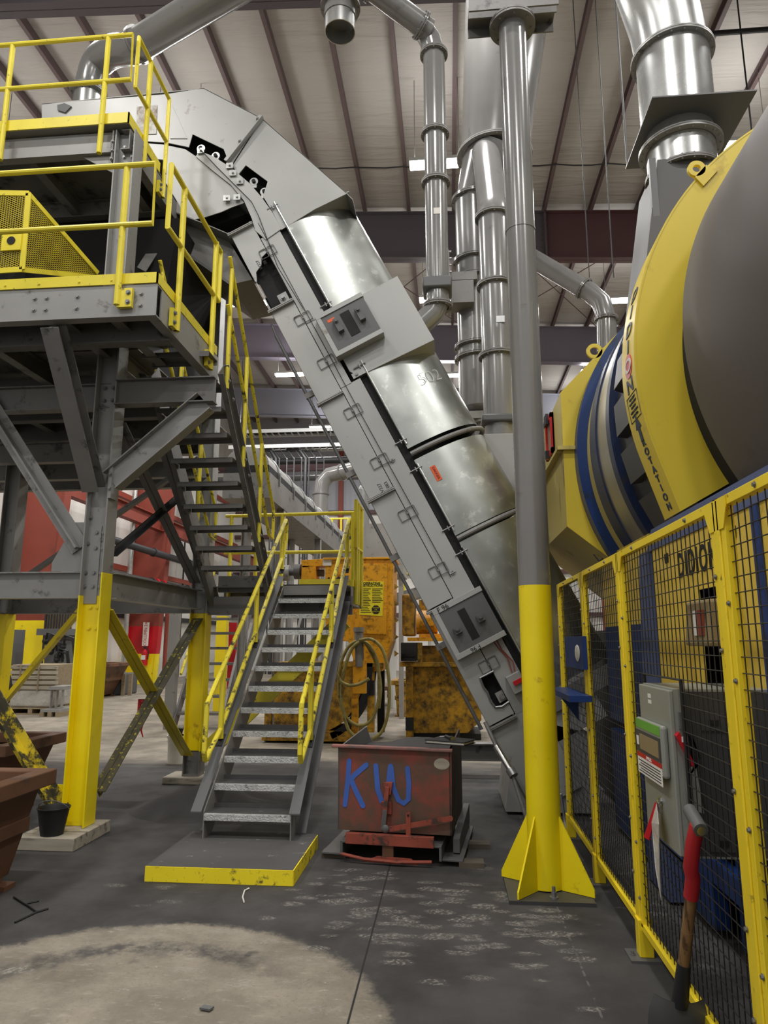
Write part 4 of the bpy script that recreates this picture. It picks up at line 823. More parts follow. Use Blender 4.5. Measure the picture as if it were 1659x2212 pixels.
# middle inspection hood
mb = MB(); mb.plate([cv(4.30, 0.60, -0.01), cv(4.30, 0.517, -0.01), cv(4.40, 0.45, -0.01), cv(5.13, 0.45, -0.01), cv(5.13, 1.41, -0.01), cv(4.27, 1.41, -0.01)], (0, 1.13, 0)); cp(mb, 'middle_hood', 'casing', 0.003)
mb = MB(); cbox(mb, 4.30, 4.36, 0.45, 0.60, -0.018, -0.008); mb.mi = 1; mb.bolt(cv(4.33, 0.5, -0.018), (0, -1, 0), 0.014, 0.012); cp(mb, 'hood_tab', ['casing', 'bolt'])
def door(s0, s1, n0, n1, d0, slot, brs, name='drive_door'):
    mb = MB(); cbox(mb, s0, s1, n0, n1, d0, 0.0); o_ = cp(mb, name, 'door_grey')
    f = MB(); cbox(f, s1 - 0.05, s1 + 0.002, n0 - 0.02, n1 + 0.01, d0 - 0.012, 0.0); cbox(f, s0 - 0.002, s0 + 0.05, n0 - 0.02, n1 + 0.01, d0 - 0.012, 0.0); cbox(f, s0, s1, n0 - 0.02, n0 + 0.03, d0 - 0.010, 0.0); cp(f, 'door_frame', 'casing', 0.002, par=o_)
    k = MB(); cbox(k, slot[0], slot[1], slot[2], slot[3], d0 - 0.006, d0 + 0.002); cp(k, 'slot', 'black', par=o_)
    for s, n in brs:
        b3 = MB(); cbox(b3, s - 0.035, s + 0.035, n - 0.035, n + 0.035, d0 - 0.05, d0); b3.bolt(cv(s + 0.01, n, d0 - 0.05), (0, -1, 0), 0.02, 0.022); cp(b3, 'take_up_bolt', 'door_grey', par=o_)
    return o_
d1 = door(4.56, 5.09, 0.41, 0.95, -0.13, (4.69, 4.98, 0.64, 0.75), ())
for n in (0.57, 0.83): b3 = MB(); cbox(b3, 4.78, 4.94, n - 0.03, n + 0.03, -0.19, -0.13); b3.bolt(cv(4.9, n, -0.19), (0, -1, 0), 0.018, 0.02); cp(b3, 'take_up_bolt', 'door_grey', par=d1)
mb = MB(); cbox(mb, 4.95, 4.985, 0.49, 0.575, -0.133, -0.13); cp(mb, 'sticker', 'orange_tag', par=d1)
d2 = door(1.205, 1.735, 0.05, 0.555, -0.11, (1.31, 1.62, 0.25, 0.33), ((1.46, 0.17), (1.46, 0.42)))
letter('lettering', 'F 96', 0.07, cv(1.71, 0.14, -0.123), CN, CU, 'ink', d2, bold=0.0)
letter('lettering', 'F 96', 0.06, cv(1.23, 0.24, -0.123), -CN, -CU, 'ink', d2)
mb = MB(); cbox(mb, 0.675, 0.855, 0.36, 0.50, -0.10, -0.008); o_ = cp(mb, 'pull_switch', 'casing', 0.006)
mb = MB(); cbox(mb, 0.75, 0.79, 0.40, 0.50, -0.125, -0.10); cp(mb, 'handle', 'red_paint', par=o_)
mb = MB(); mb.pipe([cv(0.86, 0.44, -0.05), cv(1.0, 0.47, -0.03), cv(1.12, 0.44, -0.02), cv(1.2, 0.43, -0.02)], 0.006, 6); mb.pipe([cv(0.86, 0.47, -0.05), cv(0.95, 0.50, -0.03), cv(1.1, 0.46, -0.02), cv(1.2, 0.46, -0.02)], 0.006, 6); cp(mb, 'cable', 'red_col', par=o_)
# stencil and chalk marks
for s, n in ((6.03, 0.13), (2.98 + 0.11, 0.16)):
    letter('stencil_mark', 'W327', 0.05, cv(s, n, -0.0135), CU, -CN, 'ink', cvr, depth=0.0005); letter('stencil_mark', '083', 0.05, cv(s + 0.01, n + 0.07, -0.0135), CU, -CN, 'ink', cvr, depth=0.0005)
ph = 0.78; tn = (CN * math.cos(ph) * 0.85 + V((0, 1, 0)) * 0.55 * math.sin(ph)).normalized()
letter('chalk_mark', '502', 0.2, cv(3.98, 0.60 + 0.855 * math.sin(ph), 0.55 - 0.556 * math.cos(ph)) + V((0, -0.01, 0)), tn, CU, 'white_paint', cvr, depth=0.001, bold=-0.006)
ph = 0.16; tn = (CN * math.cos(ph) * 0.85 + V((0, 1, 0)) * 0.55 * math.sin(ph)).normalized()
c_ = cv(2.97, 0.60 + 0.85 * math.sin(ph), 0.55 - 0.55 * math.cos(ph)); nn = CU.cross(tn); mb = MB(); mb.bar(c_ - CU * 0.085 - V((0, 0.004, 0)), c_ + CU * 0.085 - V((0, 0.004, 0)), 0.06, 0.006, up=V((0, 1, 0))); cp(mb, 'sticker', 'orange_tag')
letter('sticker_mark', 'DANGER', 0.035, c_ - V((0, 0.0085, 0)), -CU, CN, 'ink', cvr, depth=0.0005)

# ---- head: hood, curved side strip, lower plates
def cpoly(mb, pts, d0, d1): return mb.plate([c7(x, y, d0) for x, y in pts], (0, d1 - d0, 0))
mb = MB(); cpoly(mb, [(90, 224), (300, 208), (360, 203), (440, 190), (565, 255), (500, 356), (493, 348), (483, 322), (416, 290), (408, 318), (360, 308), (300, 304), (90, 300)], 0.0, 0.012); cp(mb, 'head_hood', 'casing', 0.002)
mb = MB(); cpoly(mb, [(567, 256), (660, 338), (750, 418), (680, 452), (607, 497), (590, 460), (568, 424), (578, 392), (531, 357), (514, 378), (502, 358)], 0.0, 0.012); cp(mb, 'head_hood', 'casing', 0.002)
mb = MB(); q = [c7(*p) for p in ((90, 224), (440, 190), (565, 255), (750, 418), (762, 430))]
for a, b_ in zip(q[:-1], q[1:]): mb.hexa([a, b_, b_ + V((0, 1.15, 0)), a + V((0, 1.15, 0))], [p + V((0, 0, -0.01)) for p in (a, b_, b_ + V((0, 1.15, 0)), a + V((0, 1.15, 0)))])
cpoly(mb, [(90, 224), (440, 190), (565, 255), (750, 418), (607, 497), (500, 505), (352, 450), (352, 300), (90, 300)], 1.14, 1.15); cbox(mb, 6.335, 6.345, 0.56, 1.42, 0.005, 1.14); cp(mb, 'hood_top', 'steel')
mb = MB(); mb.bar(c7(490, 352, -0.03), c7(566, 255, -0.03), 0.06, 0.02, up=(0, 1, 0)); mb.bar(c7(493, 354, -0.03), c7(569, 257, -0.03), 0.012, 0.07, up=(0, 1, 0)); k = cp(mb, 'hood_flange', 'casing')
for a in (0.4, 0.9): b2 = MB(); p = lerp(c7(490, 352, -0.05), c7(566, 255, -0.05), a); b2.bolt(p, (0.6, -0.6, 0), 0.014, 0.02); cp(b2, 'bolt', 'bolt', par=k)
mb = MB(); cpoly(mb, [(95, 236), (400, 215), (540, 275), (610, 385), (575, 430), (520, 440), (440, 470), (380, 440), (370, 320), (95, 292)], 0.2, 1.1); cp(mb, 'head_dark_core', 'black')  # black solid stands for the shade inside the hood
mb = MB(); cpoly(mb, [(608, 497), (590, 462), (566, 428), (540, 398), (500, 364), (462, 340), (432, 328), (424, 340), (462, 372), (500, 402), (528, 436), (545, 475), (552, 500), (575, 520)], -0.02, -0.005); cp(mb, 'curved_strip', 'casing', 0.002)
mb = MB(); cpoly(mb, [(300, 308), (352, 312), (400, 322), (424, 338), (462, 372), (500, 402), (528, 438), (500, 448), (478, 458), (440, 470), (420, 474), (352, 450), (352, 345), (300, 340)], 0.0, 0.012); cp(mb, 'head_side_plate', 'casing', 0.002)
mb = MB(); a, b_, c_ = c7(352, 450), c7(432, 480), c7(498, 508)
for p, q in ((a, b_), (b_, c_)): mb.hexa([p, q, q + V((0, 1.12, 0)), p + V((0, 1.12, 0))], [v_ + V((0, 0, 0.012)) for v_ in (p, q, q + V((0, 1.12, 0)), p + V((0, 1.12, 0)))])
cp(mb, 'head_bottom', 'steel_dark')
mb = MB(); mb.plate([c7(355, 215, -0.008), c7(372, 228, -0.008), c7(405, 300, -0.008), c7(368, 300, -0.008)], (0, 0.004, 0)); cp(mb, 'patch_plate', 'casing')
mb = MB(); cpoly(mb, [(296, 232), (340, 228), (338, 290), (296, 292)], -0.01, 0.0); cp(mb, 'welded_patch', 'scorched')
for x, y in ((430, 318), (462, 334), (545, 390), (568, 412)):
    mb = MB(); c_ = c7(x, y, 0.06); mb.box(c_ - V((0.035, 0.0, 0.05)), c_ + V((0.035, 0.03, 0.05))); mb.tube(c_ + V((0, -0.002, 0.03)), c_ + V((0, 0.03, 0.03)), 0.05); mb.mi = 1; mb.tube(c_ + V((0, -0.02, 0.03)), c_ + V((0, 0.0, 0.03)), 0.022); cp(mb, 'chain_link', ['galvpipe', 'black'], smooth=True)
for px, py in ((436, 330), (498, 362), (505, 378), (492, 432), (514, 430), (520, 396)): b2 = MB(); q0 = c7(px, py, -0.035); b2.box(q0 - V((0.04, 0.006, 0.035)), q0 + V((0.04, 0.006, 0.035))); b2.bolt(q0 - V((0, 0.006, 0)), (0, -1, 0), 0.012, 0.014); cp(b2, 'latch_plate', 'galvpipe')
mb = MB(); mb.pipe([c7(432, 325, -0.05), c7(470, 365, -0.04), c7(545, 440, -0.04), c7(560, 470, -0.04), cv(5.9, 0.30, -0.03), cv(5.3, 0.33, -0.03)], 0.0045, 6); cp(mb, 'latch_wire', 'rubber')
mb = MB(); c_ = c7(140, 236, -0.02); mb.plate([c_ + V((-0.09, 0, 0.05)), c_ + V((0.0, 0, 0.07)), c_ + V((0.09, 0, 0.02)), c_ + V((0.02, 0, -0.06)), c_ + V((-0.08, 0, -0.02))], (0, 0.018, 0)); cp(mb, 'lever_plate', 'door_grey')
# discharge chute under the head
t = thing('discharge_chute', 'dark steel discharge chute hanging under the conveyor head', 'chute', (-2.6, 7.4, 5.2))
mb = MB(); mb.plate([at(x, y, 7.2) for x, y in ((352, 462), (492, 516), (545, 604), (500, 614), (425, 562), (335, 500))], (0, 0.9, 0)); mb.build('chute_body', 'steel_dark', t, smooth=False)
mb = MB(); mb.bar(at(335, 502, 7.15), at(500, 616, 7.15), 0.03, 0.06, up=(0, 1, 0)); mb.build('chute_rib', 'door_grey', t, smooth=False)
# take up strut at the foot and small frame on the floor
t = thing('support_strut', 'chrome telescopic strut propping the conveyor foot', 'strut', (0.3, 6.9, 0.0))
p0, p1, p2, p3 = at(1048, 1560, 6.95), at(1072, 1612, 6.85), at(1105, 1668, 6.7), at(1141, 1726, 6.55)
mb = MB(); mb.tube(p0, p1, 0.02, n=12); mb.build('rod_end', 'steel_dark', t)
mb = MB(); mb.tube(p1, p2, 0.03, n=16); mb.build('cylinder', 'chrome', t)
mb = MB(); mb.tube(lerp(p1, p2, 0.9), lerp(p2, p3, 0.15), 0.042, n=16); mb.build('coupling', 'bolt', t)
p3.z = 0.012; mb = MB(); mb.tube(p2, p3, 0.018, n=12); mb.build('rod', 'steel_dark', t)
mb = MB(); mb.box(p3 - V((0.06, 0.06, 0.012)), p3 + V((0.06, 0.06, 0.0))); mb.build('foot_plate', 'steel_dark', t, smooth=False)
mb = MB(); p = at(1196, 1700, 6.6); mb.pipe([(p.x - 0.1, 6.6, 0.02), (p.x - 0.1, 6.6, 0.28), (p.x + 0.06, 6.6, 0.28), (p.x + 0.09, 6.6, 0.02)], 0.014, 8); mb.box((p.x - 0.14, 6.5, 0.0), (p.x + 0.13, 6.7, 0.02)); tag(mb.build('pipe_stand', 'galvpipe'), 'small bent pipe stand on the floor between the pole and the fence', 'stand')
# ================================================================== DUCTS AND POLE
def flange(mb, c, d, r, th=0.02, w_=0.05):
    d = V(d).normalized(); c = V(c); mb.hollow(c - d * th / 2, c + d * th / 2, r + w_, r * 0.98, 40)
def duct(t, pts, r, name='pipe', m_='duct', n=40):
    mb = MB(); mb.pipe(pts, r, n); return mb.build(name, m_, t, sharp=40)
def ring(t, c, d, r, nb=12, m_='steel_dark', w_=0.05, par=None):
    mb = MB(); d = V(d).normalized(); c = V(c); flange(mb, c + d * 0.012, d, r, 0.018, w_); flange(mb, c - d * 0.012, d, r, 0.018, w_)
    x, y, _ = frame_for(d, (0, 0, 1))
    for i in range(nb):
        a = 2 * math.pi * i / nb; p = c + (x * math.cos(a) + y * math.sin(a)) * (r + w_ * 0.55); mb.tube(p - d * 0.035, p + d * 0.035, 0.011, n=6)
    return mb.build('flange_ring', m_, t)
# grey and yellow pole
px_, py_ = 0.605, 5.0
t = thing('support_pole', 'round steel pole, grey above and bright yellow below, with finned yellow foot', 'pole', (px_, py_, 0))
mb = MB(); mb.tube((px_, py_, 0.03), (px_, py_, 1.99), 0.112, n=48, caps=False); mb.build('lower_pole', 'yellow_bright', t)
mb = MB(); mb.tube((px_, py_, 1.99), (px_, py_, 6.74), 0.112, n=48, caps=False)
mb.hollow((px_, py_, 4.74), (px_, py_, 4.76), 0.1155, 0.10); mb.build('upper_pole', 'duct', t)
mb = MB(); mb.box((px_ - 0.265, py_ - 0.27, 0), (px_ + 0.265, py_ + 0.22, 0.022)); mb.build('base_plate', 'cabinet_dark', t, smooth=False)
for a in (-0.58, -2.25, 0.9, 2.55):
    dx, dy = math.cos(a), math.sin(a); n_ = V((-dy, dx, 0)) * 0.006; q = [(0.08, 0.025), (0.33, 0.025), (0.33, 0.065), (0.115, 0.47), (0.08, 0.47)]
    mb = MB(); mb.plate([V((px_ + dx * r, py_ + dy * r, z)) - n_ for r, z in q], n_ * 2); mb.build('foot_fin', 'yellow_bright', t, smooth=False)
mb = MB(); mb.bolt((px_ + 0.02, py_ - 0.2, 0.022), (0, 0, 1), 0.018, 0.03); mb.tube((px_ + 0.02, py_ - 0.2, 0.05), (px_ + 0.02, py_ - 0.2, 0.09), 0.011, n=8); mb.build('anchor_bolt', 'bolt', t)
ring(t, (px_, py_, 6.62), (0, 0, 1), 0.112, 8, 'steel_dark', 0.075)
mb = MB(); mb.chan((px_ - 0.36, py_ + 0.06, 6.79), (px_ + 0.36, py_ + 0.06, 6.79), 0.2, 0.1, 0.012, up=(0, 1, 0)); mb.box((px_ - 0.36, py_ - 0.14, 6.66), (px_ + 0.36, py_ - 0.125, 6.8)); mb.build('head_channel', 'steel_dark', t, smooth=False)
# large cyclone duct
yc = 9.0
def axis(px, pys, y): q = [at(px(p) if callable(px) else px, p, y) for p in pys]; return q
t = thing('main_duct', 'wide glossy grey vertical collector duct behind the grey pole', 'duct', (1.6, yc, 5))
T_, B_ = at(1078, -30, 8.9), at(1068, 338, 9.0); x0 = B_.x; R0 = 0.48
mb = MB(); mb.tube((x0, yc, B_.z), (x0 + 0.36, yc, B_.z + 3.4), R0, R0 + 0.20, n=64); mb.build('wide_section', 'duct', t); ring(t, (x0, yc, B_.z), (0, 0, 1), R0, 20, 'steel', 0.06)
zc = at(1030, 430, yc).z; xl, xr = at(1024, 480, yc + 0.15).x, at(1071, 480, 8.35).x
mb = MB(); mb.tube((x0, yc, B_.z), (xl, yc + 0.1, zc), R0 * 0.97, 0.27, n=40); mb.build('reducer', 'duct', t)
zb_ = at(1022, 885, yc + 0.1).z
duct(t, [(xl, yc + 0.1, zc), (xl, yc + 0.1, zb_)], 0.27, 'left_leg')
for py in (425, 560, 600, 745, 770): ring(t, (xl, yc + 0.1, at(1020, py, yc).z), (0, 0, 1), 0.27, 12, 'duct', 0.05)
mb = MB(); mb.sphere((xl, yc + 0.1, zb_), 0.27, 32, 12, (1, 1, 0.35)); mb.build('end_cap', 'duct', t)
p = at(1005, 615, yc - 0.1); mb = MB(); mb.box((xl - 0.36, yc - 0.28, p.z - 0.02), (xl + 0.0, yc + 0.05, p.z + 0.1)); mb.box((xl - 0.36, yc - 0.30, p.z - 0.36), (xl - 0.05, yc, p.z - 0.04)); mb.build('slide_gate', 'steel_dark', t, smooth=False)
mb = MB(); mb.box((xl - 0.40, yc - 0.3, p.z - 0.42), (xl - 0.37, yc - 0.02, p.z + 0.42))
for i in range(9): mb.tube((xl - 0.42, yc - 0.28, p.z - 0.4 + i * 0.1), (xl - 0.34, yc - 0.28, p.z - 0.4 + i * 0.1), 0.012, n=6)
mb.pipe([(xl - 0.4, yc - 0.25, p.z + 0.12), (xl - 0.52, yc - 0.25, p.z + 0.12), (xl - 0.52, yc - 0.25, p.z - 0.06), (xl - 0.4, yc - 0.25, p.z - 0.06)], 0.008, 6); mb.build('gate_flange', 'steel', t, smooth=False)
mb = MB(); mb.box((xl - 0.34, yc - 0.15, zb_ - 0.2), (xl + 0.4, yc + 0.35, zb_ - 0.1)); mb.tube((xl + 0.02, yc, zb_ - 0.2), (xl + 0.02, yc, zb_ - 1.0), 0.09, n=20); mb.tube((xl + 0.02, yc, zb_ - 0.24), (xl + 0.02, yc, zb_ - 0.2), 0.14, n=20); mb.build('dust_outlet', 'steel', t)
mb = MB(); mb.tube((x0 + 0.44, yc - 0.1, 9.6), (x0 + 0.1, yc - 0.1, 6.9), 0.14, n=24); mb.build('side_branch', 'duct', t)
mb = MB(); mb.tube((x0 + 0.3, yc, B_.z + 3.0), (x0 + 0.3, yc, zt(x0) + 0.2), 0.03, n=8); mb.build('hanger', 'bolt', t)
# front leg down to conveyor hood
y2 = 7.95
t = thing('branch_duct', 'glossy dark grey flanged drop duct beside the pole, ending on the conveyor transition hood', 'duct', (xr, y2, 5))
q = [at(1071, 345, y2 + 0.6), at(1071, 430, y2 + 0.15), at(1067, 480, y2), at(1072, 620, y2)]
zt_, zb2 = at(1068, 470, y2).z, at(1078, 905, y2).z; xr = at(1073, 700, y2).x
zf_ = at(1068, 352, 8.6).z; duct(t, sm([(xr - 0.02, 8.70, zf_ + 0.25), (xr - 0.01, 8.50, zf_ - 0.10), (xr, y2 + 0.16, zt_ + 0.35), (xr, y2, zt_ + 0.05)], 4) + [(xr, y2, zb2)], 0.19, 'pipe')
for py in (470, 618, 770): ring(t, (xr, y2, at(1070, py, y2).z), (0, 0, 1), 0.19, 10, 'steel_dark', 0.04)
mb = MB(); mb.box((xr - 0.22, y2 - 0.22, zb2 - 0.09), (xr + 0.22, y2 + 0.22, zb2)); mb.build('damper', 'door_grey', t, bev=0.02)
mb = MB(); mb.tube((xr, y2, zb2 - 0.09), (xr, y2, zb2 - 0.28), 0.185, n=32); mb.build('spigot', 'duct', t)
mb = MB(); mb.box((xr - 0.02, y2 - 0.197, 5.32), (xr + 0.08, y2 - 0.188, 5.40)); mb.build('tag', 'galvpipe', t)
t2 = thing('transition_hood', 'light grey sheet metal transition hood between drop duct and conveyor covers', 'hood', (xr, y2, 3.5))
zt2 = zb2 - 0.28; mb = MB(); mb.plate([(xr - 0.23, 7.62, zt2), (xr + 0.27, 7.62, zt2), (xr + 0.27, 7.62, zt2 - 1.0), (xr - 0.23, 7.62, zt2 - 0.36)], (0, 0.6, 0)); mb.build('body', 'casing', t2, bev=0.004, smooth=False)
# tall drop duct onto the middle hood
y3 = 7.6; x3 = at(943, 500, y3).x
t = thing('drop_duct', 'slim grey vertical drop duct elbowed onto the middle conveyor hood', 'duct', (x3, y3, 6))
r3 = 0.135; zt3 = at(940, 120, y3).z; ze = at(942, 655, y3).z; pe = at(905, 722, y3)
duct(t, [(x3, y3, zt3), (x3, y3, ze + 0.1)], r3, 'riser')
mb = MB(); mb.pipe([(x3, y3, ze + 0.1), (x3, y3, ze), (x3 - 0.06, y3, ze - 0.13), (x3 - 0.18, y3, ze - 0.24), (pe.x - 0.25, y3, pe.z - 0.12)], r3, 36); mb.build('elbow', 'duct', t)
for py in (118, 290, 395, 662): ring(t, (x3, y3, at(942, py, y3).z), (0, 0, 1), r3, 10, 'steel_dark', 0.04)
z_ = at(942, 622, y3).z; mb = MB(); mb.box((x3 - 0.17, y3 - 0.17, z_ - 0.07), (x3 + 0.17, y3 + 0.17, z_ + 0.07)); mb.build('damper', 'door_grey', t, bev=0.02)
mb = MB(); mb.pipe([(x3, y3, zt3), (x3 - 0.04, y3 - 0.02, zt3 + 0.2), (x3 - 0.14, y3 - 0.08, zt3 + 0.36), at(925, 66, y3 - 0.1), at(860, 18, y3 - 0.3), at(770, -50, y3 - 0.6)], r3 * 1.02, 36); mb.build('upper_bend', 'duct', t)
a, b_ = at(925, 66, y3 - 0.1), at(770, -50, y3 - 0.6); ring(t, lerp(a, b_, 0.1), b_ - a, r3, 10, 'duct', 0.04); ring(t, lerp(a, b_, 0.8), b_ - a, r3, 10, 'duct', 0.04)
mb = MB(); mb.box((x3 - 0.03, y3 - r3 - 0.004, at(945, 470, y3).z - 0.04), (x3 + 0.05, y3 - r3 + 0.004, at(945, 470, y3).z + 0.04)); mb.build('tag', 'paper', t)
# open ended stub
p = at(735, 40, 7.3); zl = at(742, 84, 7.3).z + 0.1
t = thing('duct_stub', 'short open grey duct stub with bright sleeve hanging at top of view', 'duct', (p.x, 7.3, zl))
duct(t, [(p.x, 7.3, zl + 0.2), (p.x, 7.3, zl + 1.4)], 0.2, 'pipe'); mb = MB(); mb.hollow((p.x, 7.3, zl), (p.x, 7.3, zl + 0.22), 0.19, 0.18); mb.build('sleeve', 'galvpipe', t); ring(t, (p.x, 7.3, zl + 0.36), (0, 0, 1), 0.2, 8, 'duct', 0.05)
# duct from the conveyor head, rising over the platform
p0 = at(192, 212, 7.45); r5 = 0.185
t = thing('head_duct', 'long grey duct curving up from the conveyor head over the platform', 'duct', (p0.x, 7.45, 8.0))
b0, b1 = at(285, 105, 7.1), at(560, -60, 6.2)
mb = MB(); mb.pipe(sm([(p0.x, 7.45, p0.z), (p0.x + 0.01, 7.45, p0.z + 0.22), (p0.x + 0.11, 7.40, p0.z + 0.47), lerp((p0.x + 0.11, 7.40, p0.z + 0.47), b0, 0.55) + V((-0.05, 0, 0.06)), b0], 5) + [b1], r5, 40); mb.build('pipe', 'duct', t)
ring(t, (p0.x, 7.45, p0.z + 0.05), (0, 0, 1), r5, 12, 'steel_dark', 0.05); mb = MB(); mb.tube((p0.x, 7.45, p0.z - 0.2), (p0.x, 7.45, p0.z + 0.05), r5, n=36); mb.build('collar', 'galvpipe', t)
ring(t, lerp(b0, b1, 0.06), b1 - b0, r5, 4, 'duct', 0.03)
# sloping duct behind the pole to the right
t = thing('cross_duct', 'sloping grey duct running right from the pole to a bend behind the drum', 'duct', (3, 10, 6))
q = [at(1085, 520, 10.6), at(1275, 632, 10.2), at(1300, 655, 10.1), at(1310, 690, 10.05), at(1311, 760, 10.05)]
mb = MB(); mb.tube((V(q[1]) + V((0, 0, 0.1))), (q[1].x, q[1].y, zt(q[1].x) + 0.2), 0.008, n=6); mb.build('hanger', 'pipe_black', t); duct(t, q, 0.145, 'pipe'); ring(t, q[3], V(q[4]) - V(q[3]), 0.145, 8, 'duct', 0.03); ring(t, lerp(q[0], q[1], 0.93), V(q[1]) - V(q[0]), 0.145, 8, 'duct', 0.03)
# big duct over the drum
yd = 7.3; xd = at(1462, 240, yd).x; rd = 0.40
t = thing('drum_duct', 'wide bright vertical duct with square plate above the yellow drum', 'duct', (xd, yd, 6))
z0, z1, z2, z3 = at(1440, 385, yd).z, at(1440, 330, yd).z, at(1460, 125, yd).z, at(1460, 20, yd).z
mb = MB(); mb.tube((xd, yd, z0), (xd, yd, z1 + 0.3), rd * 0.92, n=48); mb.build('lower_spigot', 'galvpipe', t)
ring(t, (xd, yd, z1 + 0.02), (0, 0, 1), rd * 0.95, 20, 'steel', 0.07); ring(t, (xd, yd, z0), (0, 0, 1), rd * 0.9, 20, 'steel_dark', 0.04)
mb = MB(); mb.box((xd - 0.47, yd - 0.62, z1 + 0.2), (xd + 0.60, yd + 0.52, z1 + 0.215)); mb.build('square_plate', 'door_grey', t, smooth=False)
mb = MB(); mb.tube((xd, yd, z1 + 0.21), (xd, yd, z2), rd, n=56); mb.build('riser', 'galvpipe', t); ring(t, (xd, yd, z2), (0, 0, 1), rd, 20, 'steel', 0.06)
mb = MB(); e1, e2, e3 = V((xd, yd, z2)), V((xd - 0.06, yd - 0.03, z2 + 0.45)), V((xd - 0.30, yd - 0.2, z2 + 1.1)); mb.pipe([e1, e2, e3, e3 + V((-0.65, -0.35, 0.8))], rd, 56); mb.build('elbow', 'galvpipe', t, sharp=20)
mb = MB(); mb.plate([(xd - 0.36, yd - 0.3, z0 + 0.02), (xd + 0.5, yd - 0.3, z0 + 0.02), (xd + 0.75, yd - 0.5, 4.4), (xd - 0.8, yd - 0.5, 4.4)], (0, 0.75, 0)); mb.build('hood_transition', 'dark_duct', t, smooth=False)
mb = MB(); mb.box((xd - 0.47, yd - 0.36, 4.4), (xd - 0.40, yd - 0.31, z0)); mb.build('corner_angle', 'door_grey', t, smooth=False)
for dx in (-0.45, 0.57):
    mb = MB(); mb.tube((xd + dx, yd + 0.5, z1 + 0.21), (xd + dx, yd + 0.5, zt(xd)), 0.012, n=6); mb.build('hanger_rod', 'pipe_black', t)
mb = MB(); mb.tube((at(1290, 60, 9).x, 9, zt(3)), (at(1290, 60, 9).x, 9, 6.5), 0.008, n=6); tag(mb.build('hanger_cable', 'pipe_black'), 'thin plumb wire hanging from the roof right of the pole', 'cable')
p = at(1600, 68, 12.0); mb = MB(); mb.tube((4.3, 12, p.z), (11, 12, p.z), 0.05, n=10); mb.tube((p.x, 12, p.z - 2.5), (p.x, 12, zt(p.x)), 0.015, n=6); tag(mb.build('sprinkler_pipe', 'pipe_black'), 'black sprinkler pipe under the roof at top right behind the wide duct', 'pipe')
# ================================================================== ROTARY DRUM MACHINE ON THE RIGHT
DX, DZ = 3.03, 3.29
def dpt(a, r, y): return V((DX + r * math.cos(a), y, DZ + r * math.sin(a)))
drum = thing('rotary_drum', 'large dark rotary drum with yellow guards and end hood behind the mesh fence', 'machine', (DX, 4.0, 2.3))
def dring(name, y0, y1, r, m_, n=160, ri=None, par=None, sharp=40):
    mb = MB()
    if ri: mb.hollow((DX, y0, DZ), (DX, y1, DZ), r, ri, n)
    else: mb.tube((DX, y0, DZ), (DX, y1, DZ), r, n=n)
    return mb.build(name, m_, par or drum, sharp=sharp)
dring('front_barrel', 0.9, 3.80, 1.69, 'drum'); dring('shaded_barrel', 3.80, 4.42, 1.58, 'black'); dring('gear_barrel', 4.42, 5.36, 1.69, 'gear')  # black middle barrel paints the shadow in the guard gap
dring('tyre_flange', 5.36, 5.48, 1.755, 'blue_dark'); dring('tyre_track', 5.48, 5.84, 1.75, 'tyre'); dring('tyre_flange', 5.84, 6.08, 1.765, 'blue_dark')
dring('rear_barrel', 6.08, 6.32, 1.74, 'yellow_dull'); dring('hood_ring', 6.32, 6.46, 1.83, 'blue')
for i in range(30):
    a = 2 * math.pi * i / 30 + 0.04; w_ = 0.075
    mb = MB(); q = [dpt(a - w_, 1.68, 4.66), dpt(a + w_, 1.68, 4.66), dpt(a + w_, 1.68, 5.16), dpt(a - w_, 1.68, 5.16)]; s_ = [dpt(a - w_ * .9, 1.77, 4.69), dpt(a + w_ * .9, 1.77, 4.69), dpt(a + w_ * .9, 1.77, 5.13), dpt(a - w_ * .9, 1.77, 5.13)]
    mb.hexa(q, s_); o_ = mb.build('gear_lug', 'gear', drum, smooth=False)
AS = 0.30                                                # below this the guard runs straight down
def gpt(a, r, y):
    if a > math.pi + AS: p = dpt(math.pi + AS, r, y); return p + V((-math.sin(math.pi + AS), 0, math.cos(math.pi + AS))) * (a - math.pi - AS) * r
    if a < -AS: p = dpt(-AS, r, y); return p + V((math.sin(-AS), 0, -math.cos(-AS))) * (-AS - a) * r
    return dpt(a, r, y)
def gz(z):
    """angle on the left side of the guard at height z"""
    zs = DZ - Ro * math.sin(AS)
    return math.pi - math.asin((z - DZ) / Ro) if z > zs else math.pi + AS + (zs - z) / math.cos(AS) / Ro
# gear guard: face plate with hole, outer strip
a0, a1 = -0.515, math.pi + 0.515; K = 96
mb = MB(); Ro, Ri = 1.87, 1.45
vs = [gpt(a0 + (a1 - a0) * i / K, Ro - 0.0125, 4.152) for i in range(K + 1)] + [gpt(a0 + (a1 - a0) * i / K, Ri, 4.152) for i in range(K + 1)]
vs += [v_ + V((0, 0.012, 0)) for v_ in vs]; fs = []; Q = K + 1
for i in range(K): fs += [(i, i + 1, Q + i + 1, Q + i), (2 * Q + i + 1, 2 * Q + i, 3 * Q + i, 3 * Q + i + 1), (Q + i, Q + i + 1, 3 * Q + i + 1, 3 * Q + i)]
fs += [(0, Q, 3 * Q, 2 * Q), (K, 2 * Q + K, 3 * Q + K, Q + K)]
mb.add(vs, fs); mb.build('guard_face', 'yellow_drum', drum)
mb = MB(); vs = []; fs = []
for y, r in ((4.15, Ro), (4.45, Ro), (4.15, Ro - 0.012), (4.45, Ro - 0.012)): vs += [gpt(a0 + (a1 - a0) * i / K, r, y) for i in range(K + 1)]
